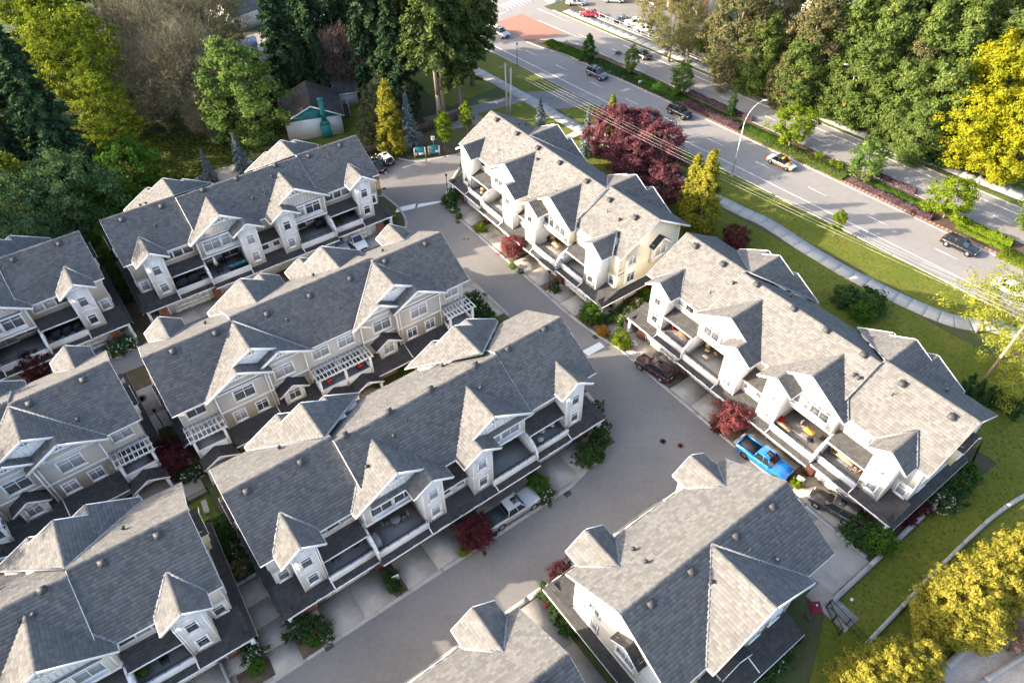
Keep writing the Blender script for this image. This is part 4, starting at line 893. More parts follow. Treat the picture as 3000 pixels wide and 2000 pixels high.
def crown_clumps(prof, h0, h1, n_cl, n_leaf, leaf, crad, m, asp=0.55, rough=0.25, up=0.5, inner=0.55, extra=None):
    """leaf clumps spread through the volume of revolution of prof(t); every leaf is its own small face"""
    n_leaf = int(n_leaf * 1.7); leaf = leaf * 0.78; mb = MB(); per = max(8, n_leaf // n_cl)
    for i in range(n_cl):
        t = (i + rng.random()) / n_cl; az = i * 2.39996 + rng.uniform(-0.5, 0.5); R_ = prof(t) * (1 + rng.normal() * rough * 0.6)
        rr = R_ * (1 - (1 - inner) * rng.random() ** 1.6); c = np.array([math.cos(az) * rr, math.sin(az) * rr, h0 + (h1 - h0) * t + rng.normal() * 0.03 * (h1 - h0)])
        cr = crad * (0.6 + 0.8 * rng.random()) * (0.55 + 0.45 * min(1.0, prof(t) / (max(prof(0.3), prof(0.5)) + 1e-6)))
        d = sph(per); d[:, 2] = d[:, 2] * 0.8 + 0.15; ax = rng.uniform(0.6, 1.35, 3) * (1, 1, 0.8); p = c + d * ax * cr * np.abs(rng.normal(0.72, 0.32, (per, 1)))
        out = np.array([math.cos(az), math.sin(az), 0.0]); N = d * 0.8 + out * 0.5 + np.array([0, 0, up]) + rng.normal(size=(per, 3)) * 0.45
        s = leaf * rng.uniform(0.6, 1.3, per); quads(mb, p, N, s, s * asp)
    if extra: extra(mb)
    return mb.mesh('crown', m if isinstance(m, list) else [m])
def crown_fir(h0, h1, r, n_br, n_q, leaf, m, droop=0.25, shape=0.85):
    n_q = int(n_q * 1.7); leaf = leaf * 0.76; mb = MB(); per = max(6, n_q // n_br)
    for i in range(n_br):
        t = (i + rng.random()) / n_br; z = h0 + (h1 - h0) * t; az = i * 2.39996 + rng.uniform(-0.6, 0.6)
        L = r * ((1 - t) ** shape * 0.95 + 0.05) * rng.uniform(0.6, 1.12) * (0.75 + 0.25 * min(1, t / 0.12))
        s = rng.random(per) ** 0.75; lat = rng.normal(size=per) * 0.20 * L * (0.35 + 0.65 * s) * (1.15 - s)
        ca, sa = math.cos(az), math.sin(az)
        p = np.stack([ca * s * L - sa * lat, sa * s * L + ca * lat, z + 0.12 * L * s - droop * L * s ** 2 + rng.normal(size=per) * 0.05 * L - np.abs(lat) * 0.25], 1)
        N = np.stack([ca * 0.35 + rng.normal(size=per) * 0.5, sa * 0.35 + rng.normal(size=per) * 0.5, np.full(per, 0.9)], 1)
        q = leaf * rng.uniform(0.6, 1.3, per); quads(mb, p, N, q, q * 0.45)
    return mb.mesh('crown', m)
def crown_twigs(h0, h1, r, n_cl, n_tw, L, m):
    mb = MB(); per = n_tw // n_cl; zc, rz = (h0 + h1) / 2, (h1 - h0) / 2
    for i in range(n_cl):
        d = sph(1)[0]; d[2] = d[2] * 0.9 + 0.1; k = rng.random() ** 0.45; c = np.array([0, 0, zc]) + d * np.array([r, r, rz]) * k
        p = c + rng.normal(size=(per, 3)) * r * 0.13; dirs = d * 0.8 + rng.normal(size=(per, 3)) * 0.6 + np.array([0, 0, 0.5]); dirs /= np.linalg.norm(dirs, axis=1)[:, None]
        side = np.cross(dirs, rng.normal(size=(per, 3))); side /= np.linalg.norm(side, axis=1)[:, None]; ln = L * rng.uniform(0.5, 1.3, (per, 1)); w = 0.028
        V = np.stack([p - side * w, p + side * w, p + dirs * ln + side * w * 0.4, p + dirs * ln - side * w * 0.4], 1).reshape(-1, 3); mb.raw(V, np.arange(4 * per).reshape(per, 4))
    return mb.mesh('crown', m)
egg = lambda r: (lambda t: r * math.sin(math.pi * min(1, (0.12 + 0.88 * t))) ** 0.65 if t < 0.93 else r * 0.42)
ball = lambda r: (lambda t: r * math.sqrt(max(0.04, 1 - (2 * t - 1) ** 2)))
cone = lambda r: (lambda t: r * (1.0 - t) ** 0.8 * (0.6 + 0.4 * min(1, t / 0.15)) + 0.12 * r)
flame = lambda r: (lambda t: r * (0.72 + 0.28 * math.sin(math.pi * min(1, t * 1.6))) * (1 - t ** 2.4) + 0.06 * r)
PT = {}     # prototypes: (trunk mesh, crown mesh, height)
def proto(k, tr, cr, h): PT[k] = (tr, cr, h)
B_, PB = M['bark'], M['palebark']
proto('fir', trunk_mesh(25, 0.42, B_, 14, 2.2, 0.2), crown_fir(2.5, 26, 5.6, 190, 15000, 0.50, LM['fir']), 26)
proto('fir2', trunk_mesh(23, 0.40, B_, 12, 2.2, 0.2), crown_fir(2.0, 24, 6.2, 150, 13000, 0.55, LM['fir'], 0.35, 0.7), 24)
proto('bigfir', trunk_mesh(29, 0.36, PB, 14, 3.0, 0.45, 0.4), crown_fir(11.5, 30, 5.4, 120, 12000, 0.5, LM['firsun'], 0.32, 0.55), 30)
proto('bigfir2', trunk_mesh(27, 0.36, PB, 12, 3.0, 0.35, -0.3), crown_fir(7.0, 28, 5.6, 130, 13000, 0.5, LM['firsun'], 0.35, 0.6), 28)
proto('cedar', trunk_mesh(18, 0.4, B_, 6, 1.5, 0.2), crown_clumps(cone(4.6), 0.6, 19.5, 210, 15000, 0.34, 1.15, LM['cedar'], 0.5, 0.3, 0.3, 0.7), 19.5)
proto('cedar2', trunk_mesh(15, 0.4, B_, 6, 1.5, 0.2), crown_clumps(egg(4.6), 0.3, 16, 190, 14000, 0.33, 1.2, LM['cedar'], 0.5, 0.3, 0.3, 0.65), 16)
proto('browncedar', trunk_mesh(15, 0.4, B_, 8, 1.8, 0.2), crown_clumps(egg(4.4), 0.6, 16, 180, 12000, 0.32, 1.1, LM['brown'], 0.4, 0.35, 0.3, 0.6), 16)
proto('ygreen', trunk_mesh(16, 0.32, B_, 12, 3.0, 0.25), crown_clumps(egg(5.0), 2.5, 19, 120, 11000, 0.27, 1.15, LM['ygreen'], 0.6, 0.35, 0.5, 0.45), 19)
proto('yellow', trunk_mesh(13, 0.35, B_, 12, 3.5, 0.2), crown_clumps(egg(6.2), 1.2, 17, 190, 15000, 0.30, 1.3, LM['yellow'], 0.65, 0.3, 0.5, 0.55), 17)
proto('light', trunk_mesh(13, 0.3, B_, 12, 3.0, 0.2), crown_clumps(egg(5.2), 1.8, 16, 150, 13000, 0.28, 1.1, LM['light'], 0.6, 0.35, 0.5, 0.55), 16)
proto('sage', trunk_mesh(9, 0.35, B_, 12, 3.5, 0.2), crown_clumps(ball(7.4), 1.0, 12.5, 190, 17000, 0.27, 1.35, LM['sage'], 0.5, 0.25, 0.5, 0.6), 12.5)
proto('green', trunk_mesh(6.5, 0.2, B_, 9, 2.0, 0.2), crown_clumps(ball(4.2), 0.8, 8.5, 110, 9000, 0.25, 0.95, LM['green'], 0.6, 0.3, 0.5, 0.6), 8.5)
proto('bare', trunk_mesh(16, 0.4, B_, 26, 6.0, 0.2), crown_twigs(3.5, 20, 8.0, 170, 15000, 1.1, LM['twig']), 20)
proto('redbare', trunk_mesh(9, 0.2, B_, 16, 3.0, 0.2), crown_twigs(1.5, 11, 3.6, 90, 6000, 0.8, LM['redtwig']), 11)
proto('olivebush', trunk_mesh(6, 0.15, B_, 8, 1.8, 0.1), crown_clumps(egg(2.4), 0.3, 8.5, 80, 5000, 0.22, 0.8, leaf_mat('grey_olive_leaves', (0.085, 0.095, 0.06), (0.06, 0.07, 0.035), 0.4, 0.3), 0.4, 0.35, 0.5, 0.55), 8.5)
proto('goldcedar', trunk_mesh(10, 0.2, B_, 0), crown_clumps(cone(2.15), 0.15, 11.8, 170, 9000, 0.22, 0.55, LM['goldcedar'], 0.55, 0.22, 0.35, 0.8), 11.8)
proto('goldcedar2', trunk_mesh(10, 0.2, B_, 0), crown_clumps(flame(1.95), 0.15, 12.0, 170, 9000, 0.22, 0.55, LM['goldcedar'], 0.55, 0.25, 0.35, 0.8), 12)
proto('yelcedar', trunk_mesh(7, 0.2, B_, 4, 0.8, 0.3), crown_clumps(egg(2.9), 0.2, 8.5, 210, 14000, 0.17, 0.55, LM['gold2'], 0.55, 0.25, 0.4, 0.78), 8.5)
proto('bluespruce', trunk_mesh(8, 0.14, B_, 0), crown_fir(0.2, 8.6, 2.1, 130, 6500, 0.22, LM['blue'], 0.12, 0.95), 8.6)
proto('plum', trunk_mesh(6, 0.22, B_, 10, 2.4, 0.15), crown_clumps(ball(4.2), 1.0, 8.2, 130, 11000, 0.20, 0.85, LM['plum'], 0.6, 0.35, 0.5, 0.6), 8.2)
proto('street', trunk_mesh(4, 0.09, PB, 6, 0.8, 0.35), crown_clumps(egg(1.7), 0.9, 5.5, 60, 3200, 0.17, 0.55, LM['light'], 0.65, 0.3, 0.5, 0.55), 5.5)
proto('lime', trunk_mesh(4.4, 0.12, PB, 9, 1.6, 0.3), crown_clumps(ball(2.95), 1.5, 6.3, 80, 5200, 0.19, 0.72, LM['lime'], 0.65, 0.3, 0.5, 0.55), 6.3)
proto('youngmaple', trunk_mesh(4.8, 0.07, PB, 5, 0.6, 0.4), crown_clumps(egg(1.15), 1.9, 6.4, 50, 2600, 0.17, 0.42, LM['lime'], 0.7, 0.3, 0.5, 0.6), 6.4)
proto('dkstreet', trunk_mesh(3.5, 0.08, B_, 5, 0.6, 0.3), crown_clumps(cone(1.35), 0.3, 4.8, 50, 2600, 0.17, 0.5, LM['dkgreen'], 0.6, 0.35, 0.5, 0.6), 4.8)
proto('sparse', trunk_mesh(7, 0.14, B_, 14, 3.2, 0.25), crown_clumps(ball(4.3), 2.0, 8.5, 60, 3000, 0.17, 1.1, leaf_mat('sparse_yellow_leaves', (0.33, 0.33, 0.05), (0.26, 0.29, 0.04), 0.3, 0.5), 0.6, 0.4, 0.5, 0.35), 8.5)
proto('redmaple', trunk_mesh(2.6, 0.07, B_, 9, 1.2, 0.2), crown_clumps(ball(1.75), 1.0, 3.6, 70, 4200, 0.13, 0.45, LM['redmaple'], 0.5, 0.3, 0.5, 0.55), 3.6)
proto('dkred', trunk_mesh(2.6, 0.07, B_, 9, 1.2, 0.2), crown_clumps(ball(2.1), 0.4, 3.6, 90, 6000, 0.13, 0.5, LM['dkred'], 0.5, 0.25, 0.5, 0.6), 3.6)
proto('thuja', trunk_mesh(2.4, 0.05, B_, 0), crown_clumps(flame(0.55), 0.05, 3.0, 50, 2200, 0.12, 0.22, LM['dkgreen'], 0.5, 0.2, 0.4, 0.8), 3.0)
proto('willow', trunk_mesh(10, 0.25, PB, 14, 3.5, 0.25), crown_clumps(egg(4.6), 2.2, 12.5, 90, 6500, 0.24, 1.2, LM['willow'], 0.35, 0.4, 0.3, 0.4), 12.5)
def shrubm(k, r, h, m, n=1600, leaf=0.11, fl=None, nf=0, cr=0.32):
    def ex(mb):
        if fl is None: return
        d = sph(nf); d[:, 2] = np.abs(d[:, 2]); p = d * np.array([r, r, h * 0.95]) * rng.uniform(0.8, 1.12, (nf, 1)); quads(mb, p, d + np.array([0, 0, 0.5]), np.full(nf, 0.11), np.full(nf, 0.10), 1)
    PT[k] = (trunk_mesh(h * 0.7, 0.04, B_, 4, r * 0.6, 0.1), crown_clumps(ball(r), 0.05, h, 36, n, leaf, cr * r, [m] + ([fl] if fl else []), 0.6, 0.25, 0.5, 0.55, ex), h)
shrubm('shrub', 1.0, 1.3, LM['dkgreen']); shrubm('limeshrub', 1.0, 1.3, LM['lime'], 2200, 0.09); shrubm('greenshrub', 1.0, 1.5, LM['green'], 1800); shrubm('oranges', 0.9, 1.1, LM['orange'], 1400)
shrubm('whiteshrub', 1.0, 1.1, LM['dkgreen'], 1400, 0.11, LM['white'], 110); shrubm('pinkshrub', 1.0, 1.2, LM['green'], 1300, 0.11, LM['pink'], 320); shrubm('redshrub', 1.0, 1.1, LM['dkred'], 1400); shrubm('roseshrub', 1.0, 1.0, LM['dkgreen'], 1300, 0.11, LM['redflower'], 25)
shrubm('brownshrub', 1.0, 1.1, LM['brown'], 1400)
K2 = 3000 / 2352.0
USED = {}
def plant(kind, p, h, label, cat='tree', group=None, name=None, wf=1.0, rz=None):
    tr, cr, hp = PT[kind]; s = h / hp
    t = thing(name or ('shrub' if cat == 'shrub' else cat), label, cat, (p[0], p[1], p[2] if len(p) > 2 else 0.0), random.uniform(0, 6.283) if rz is None else rz, group)
    t.scale = (s * wf, s * wf, s); link('trunk', tr, t); link('crown', cr, t); return t
def T(kind, x, y, h, label, f=0.5, wf=1.0, group=None, name='tree', cat='tree'):
    """tree whose crown middle (height f*h) shows at photo pixel (x, y) given at 2352 wide"""
    p = G(x * K2, y * K2, f * h); return plant(kind, (p.x, p.y, 0), h, label, cat, group, name, wf)
def TB(kind, px, py, h, label, wf=1.0, group=None, name='tree', cat='tree', z=0.0):
    p = G(px, py); return plant(kind, (p.x, p.y, z), h, label, cat, group, name, wf)

gw = 'conifers of the wood on the left'
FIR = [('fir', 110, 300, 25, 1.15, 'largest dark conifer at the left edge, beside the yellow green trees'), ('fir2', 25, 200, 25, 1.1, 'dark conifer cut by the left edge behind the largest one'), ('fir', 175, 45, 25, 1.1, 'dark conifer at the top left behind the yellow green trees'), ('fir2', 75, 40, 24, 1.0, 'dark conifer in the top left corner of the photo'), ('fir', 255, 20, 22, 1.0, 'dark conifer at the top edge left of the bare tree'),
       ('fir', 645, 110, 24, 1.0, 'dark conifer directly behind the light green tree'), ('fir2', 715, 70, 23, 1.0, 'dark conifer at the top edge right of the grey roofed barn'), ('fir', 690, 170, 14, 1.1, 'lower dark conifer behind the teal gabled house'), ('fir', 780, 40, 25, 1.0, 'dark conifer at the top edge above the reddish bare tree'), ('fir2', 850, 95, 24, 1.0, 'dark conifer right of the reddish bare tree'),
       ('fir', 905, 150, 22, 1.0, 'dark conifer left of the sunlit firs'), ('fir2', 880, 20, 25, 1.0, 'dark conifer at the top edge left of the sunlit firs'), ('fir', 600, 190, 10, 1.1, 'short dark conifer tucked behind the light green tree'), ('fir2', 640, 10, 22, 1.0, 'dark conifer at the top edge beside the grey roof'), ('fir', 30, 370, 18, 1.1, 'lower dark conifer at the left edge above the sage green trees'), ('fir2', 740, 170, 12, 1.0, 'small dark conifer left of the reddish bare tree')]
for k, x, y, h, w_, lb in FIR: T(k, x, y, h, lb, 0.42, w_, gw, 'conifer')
for k, x, y, h, w_, lb in [('ygreen', 150, 120, 21, 1.0, 'tall yellow green tree between the dark conifers at upper left'), ('ygreen', 225, 165, 20, 1.0, 'tallest yellow green tree left of the grey bare tree'), ('ygreen', 250, 275, 14, 1.1, 'lower yellow green tree in front of the tall ones'), ('ygreen', 40, 70, 20, .9, 'yellow green tree showing behind the conifer in the left corner'), ('ygreen', 500, 30, 15, .9, 'yellow green tree behind the bare tree at the top edge'), ('ygreen', 30, 440, 13, .9, 'yellow green tree at the left edge under the conifer')]:
    T(k, x, y, h, lb, 0.55, w_, 'yellow green trees of the wood')
for x, y, h, w_, lb in [(345, 90, 20, 1.0, 'large grey bare tree beside the yellow green trees'), (440, 170, 18, .95, 'grey bare tree left of the light green tree'), (475, 70, 19, .95, 'grey bare tree left of the grey roof at the top'), (350, 200, 15, .95, 'lower bare tree in front of the largest one'), (470, 270, 9, .8, 'small bare tree standing in the lawn shade')]:
    T('bare', x, y, h, lb, 0.55, w_, 'bare trees of the wood')
T('light', 548, 215, 16.5, 'light green tree with pale crown top beside the teal gabled house', 0.55, 1.05)
T('sage', 150, 465, 11.5, 'broad sage green tree behind the left end of the wood row', 0.5, 1.0, 'sage green trees'); T('sage', 30, 520, 12, 'broad sage green tree cut by the left edge', 0.5, .9, 'sage green trees'); T('sage', 95, 575, 9, 'lower sage green tree behind the left edge townhouses', .5, .8, 'sage green trees')
T('green', 292, 395, 9, 'fresh green tree between the sage tree and the lawn', 0.5, 1.0)
T('green', 235, 470, 7.5, 'small green tree in front of the sage green tree', 0.5, 1.0); T('green', 250, 560, 5, 'small green tree between the two left rows of townhouses', .5, .8)
T('redbare', 787, 148, 12, 'reddish bare tree in front of the dark conifers')
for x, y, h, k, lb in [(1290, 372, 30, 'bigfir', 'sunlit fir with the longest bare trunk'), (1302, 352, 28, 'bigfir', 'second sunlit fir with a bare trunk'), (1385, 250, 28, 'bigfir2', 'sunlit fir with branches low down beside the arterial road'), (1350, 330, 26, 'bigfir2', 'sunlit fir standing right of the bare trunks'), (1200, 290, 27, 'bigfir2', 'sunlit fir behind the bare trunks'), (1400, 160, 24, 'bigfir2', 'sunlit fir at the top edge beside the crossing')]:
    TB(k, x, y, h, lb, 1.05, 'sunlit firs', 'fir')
TB('goldcedar', 1154, 446, 11.6, 'golden columnar cedar behind the two teal boards', 1.05, None, 'cedar_tree')
for x, y, h, w_, lb in [(1205, 436, 9.4, 1.0, 'blue spruce right beside the golden cedar'), (716, 504, 6.6, 1.1, 'taller blue spruce behind the wood row'), (621, 534, 5.6, 1.0, 'shorter blue spruce behind the wood row'), (1582, 372, 5.4, 1.0, 'small silvery spruce beside the concrete apron'), (1715, 460, 8.4, .8, 'slim silvery spruce left of the plum trees')]: TB('bluespruce', x, y, h, lb, w_, 'blue spruces', 'spruce')
TB('youngmaple', 1305, 443, 6.7, 'young lime maple beside the teal boards', 1.0, 'young maples'); TB('youngmaple', 1370, 395, 5.6, 'young lime maple behind the cream row, nearer the road', 1.0, 'young maples')
for x, y, h, lb in [(868, 250, 9, 'grey olive bush left of the golden cedar'), (905, 215, 8, 'grey olive bush behind the golden cedar'), (840, 310, 5, 'low olive bush at the end of the wood row'), (935, 240, 7, 'grey olive bush behind the blue spruce')]: T('olivebush', x, y, h, lb, .5, 1.0, 'olive bushes', 'bush', 'bush')
for x, y, h, lb in [(1415, 300, 8.6, 'purple plum tree at the left of its group'), (1510, 335, 8.2, 'purple plum tree at the right of its group'), (1455, 365, 7.5, 'purple plum tree at the front of its group'), (1470, 300, 8, 'purple plum tree at the back of its group'), (1525, 420, 6, 'low purple plum tree behind the cream row')]: T('plum', x, y, h, lb, .62, 1.0, 'purple plum trees')
T('goldcedar', 1405, 262, 6.5, 'small golden cedar tip behind the plum trees', .5, .9, 'golden cedars', 'cedar_tree'); TB('goldcedar2', 2012, 640, 10.0, 'shorter golden cedar between the plum trees and the gap', .95, 'golden cedars', 'cedar_tree'); TB('goldcedar2', 2043, 682, 12.4, 'tall golden cedar in front of the gap between two rows', 1.05, 'golden cedars', 'cedar_tree')
T('dkred', 1690, 548, 3.2, 'brownish shrub tree beside the tall golden cedar', .5, 1.0)
TB('dkstreet', 1723, 178, 4.9, 'dark small tree at the planted tip of the median', 1.1, 'median trees'); TB('street', 1845, 219, 5.2, 'slim green tree in the median near the junction', .75, 'median trees'); TB('street', 1993, 275, 5.7, 'round green tree in the median above the dark car', 1.1, 'median trees')
TB('dkstreet', 2139, 342, 4.3, 'thin dark sapling in the median beside the lamp', .7, 'median trees'); TB('lime', 2310, 430, 6.5, 'lime round tree on a clear trunk in the median', 1.0, 'median trees'); TB('street', 2525, 522, 5.9, 'bushy light tree in the median behind the purple hedge', 1.4, 'median trees')
TB('lime', 2762, 640, 5.8, 'wide lime tree in the median above the black wagon', 1.1, 'median trees'); TB('street', 3010, 680, 5.4, 'lime tree of the median cut by the right edge', 1.3, 'median trees'); TB('youngmaple', 2440, 694, 4.2, 'young tree on the verge under the wires', 1.1)
T('sparse', 2290, 690, 8.5, 'sparse yellow tree hanging over the road at the right edge', .6, 1.05); T('sparse', 2350, 800, 7.5, 'sparse yellow tree at the right edge beside the wooden pole', .6, .9)
gr = 'cedars of the bank beyond the arterial road'
for k, x, y, h, w_, lb in [('browncedar', 1700, 70, 19, 1, 'brownish cedar nearest the brick flats'), ('browncedar', 1770, 40, 19, 1, 'brownish cedar left of the tan house'), ('cedar2', 1745, 130, 13, 1, 'olive cedar in front of the brownish ones'), ('browncedar', 1862, 120, 17, 1, 'brownish cedar under the tan house'), ('cedar2', 1835, 175, 12, 1, 'olive cedar behind the railing with the walker'), ('browncedar', 1800, 190, 9, 1, 'low brownish cedar behind the railing'), ('cedar', 1950, 120, 18, 1.05, 'olive cedar right of the tan house'), ('cedar', 2030, 130, 19, 1.05, 'olive cedar above the far street lamp'), ('cedar2', 1990, 190, 14, 1.1, 'broad olive cedar behind the far street lamp'), ('cedar', 2030, 40, 21, 1.1, 'tall olive cedar at the top edge above the wires'), ('cedar', 2110, 50, 22, 1.1, 'tallest olive cedar at the top edge'), ('cedar', 2190, 60, 22, 1.1, 'tall olive cedar at the top edge near the corner'), ('cedar2', 2280, 40, 22, 1.1, 'olive cedar in the top right corner'), ('cedar', 2120, 150, 18, 1.1, 'olive cedar left of the far utility pole'), ('cedar2', 2070, 240, 13, 1.1, 'broad olive cedar right of the far street lamp'), ('cedar2', 2150, 250, 14, 1.1, 'olive cedar just left of the yellow maple'), ('cedar2', 2110, 310, 9, 1.1, 'low olive cedar by the end of the railing'), ('cedar', 2190, 160, 18, 1, 'olive cedar behind the far utility pole'), ('browncedar', 2090, 200, 13, 1.1, 'brownish cedar under the far wire'), ('cedar2', 1920, 200, 10, 1.1, 'low olive cedar left of the far street lamp'), ('cedar', 2340, 120, 20, 1, 'olive cedar behind the yellow maple'), ('cedar2', 1900, 60, 16, 1, 'olive cedar before the tan house')]: T(k, x, y, h, lb, .5, w_, gr, 'cedar_tree')
for x, y, h, w_, lb in [(2285, 215, 17, 1.1, 'tallest bright yellow maple at the right edge'), (2235, 290, 12, 1.1, 'bright yellow maple left of the tallest one'), (2345, 310, 13, 1.1, 'bright yellow maple cut by the right edge')]: T('yellow', x, y, h, lb, .55, w_, 'bright yellow maples')
for k, x, y, h, w_, lb in [('greenshrub', 1935, 243, 3.2, 1.0, 'bright green bramble behind the railing below the lamp'), ('greenshrub', 1975, 262, 3.2, 1.2, 'bright green bramble right of the far lamp post'), ('greenshrub', 1905, 228, 2.8, 1.0, 'bright green bramble left of the far lamp post'), ('limeshrub', 1700, 148, 2.4, 1.2, 'low green bramble behind the upper railing'), ('limeshrub', 1750, 172, 2.4, 1.2, 'low lime bramble behind the middle of the railing'), ('limeshrub', 1655, 130, 2.2, 1.1, 'low lime bramble right of the round bush'), ('dkred', 2322, 385, 2.5, 1.0, 'rusty shrub at the foot of the yellow maple'), ('shrub', 2170, 345, 3.5, 1.2, 'dark shrub at the foot of the yellow maples'), ('limeshrub', 2260, 360, 3, 1.3, 'lime shrub under the yellow maples')]: T(k, x, y, h, lb, .5, w_, 'bank shrubs', 'shrub', 'shrub')
T('willow', 1548, 62, 12, 'pale willow before the far car park', .55, 1.0, 'pale willows'); T('willow', 1500, 20, 10, 'pale willow at the top edge by the car park', .55, .9, 'pale willows'); T('willow', 1590, 70, 11, 'pale willow beside the brick flats', .55, .8, 'pale willows'); T('green', 1620, 92, 5.2, 'round green bush before the brick flats', .5, .75, None, 'bush', 'bush')
for x, y, h, w_, lb in [(2175, 1405, 6.0, 1.15, 'yellow cedar at the left of the large clump'), (2222, 1388, 6.6, 1.2, 'yellow cedar in the middle of the large clump'), (2270, 1350, 6.6, 1.2, 'yellow cedar at the back of the large clump'), (2322, 1315, 6.4, 1.2, 'yellow cedar of the large clump cut by the right edge'), (2240, 1425, 5.4, 1.15, 'yellow cedar at the front of the large clump'), (2362, 1285, 6.4, 1.1, 'yellow cedar at the far right end of the clump')]: T('yelcedar', x, y, h, lb, .5, w_, 'yellow cedars of the lower right clump', 'cedar_tree')
for x, y, h, w_, lb in [(1985, 1572, 5.4, 1.1, 'yellow cedar at the bottom edge, left'), (2045, 1545, 5.6, 1.15, 'yellow cedar at the bottom edge, middle'), (2105, 1525, 5.0, 1.05, 'yellow cedar at the bottom edge, right')]: T('yelcedar', x, y, h, lb, .5, w_, 'yellow cedars at the bottom edge', 'cedar_tree')
T('sparse', 2330, 890, 6, 'pale yellow bush tree at the right edge below the pole', .5, .9)
T('redbare', 2345, 1470, 4, 'small bare shrub in the gravel yard', .5, 1.2)
for i, (x, y) in enumerate([(2823, 1150), (2850, 1168), (2878, 1185), (2908, 1188), (2935, 1205), (2962, 1222)]): TB('thuja', x, y, 3.0, ('dark slim thuja at the foot of the wooden pole, %s in its row' % ['first', 'second', 'third', 'fourth', 'fifth', 'last'][i]), 1.0, 'thuja row', 'thuja')
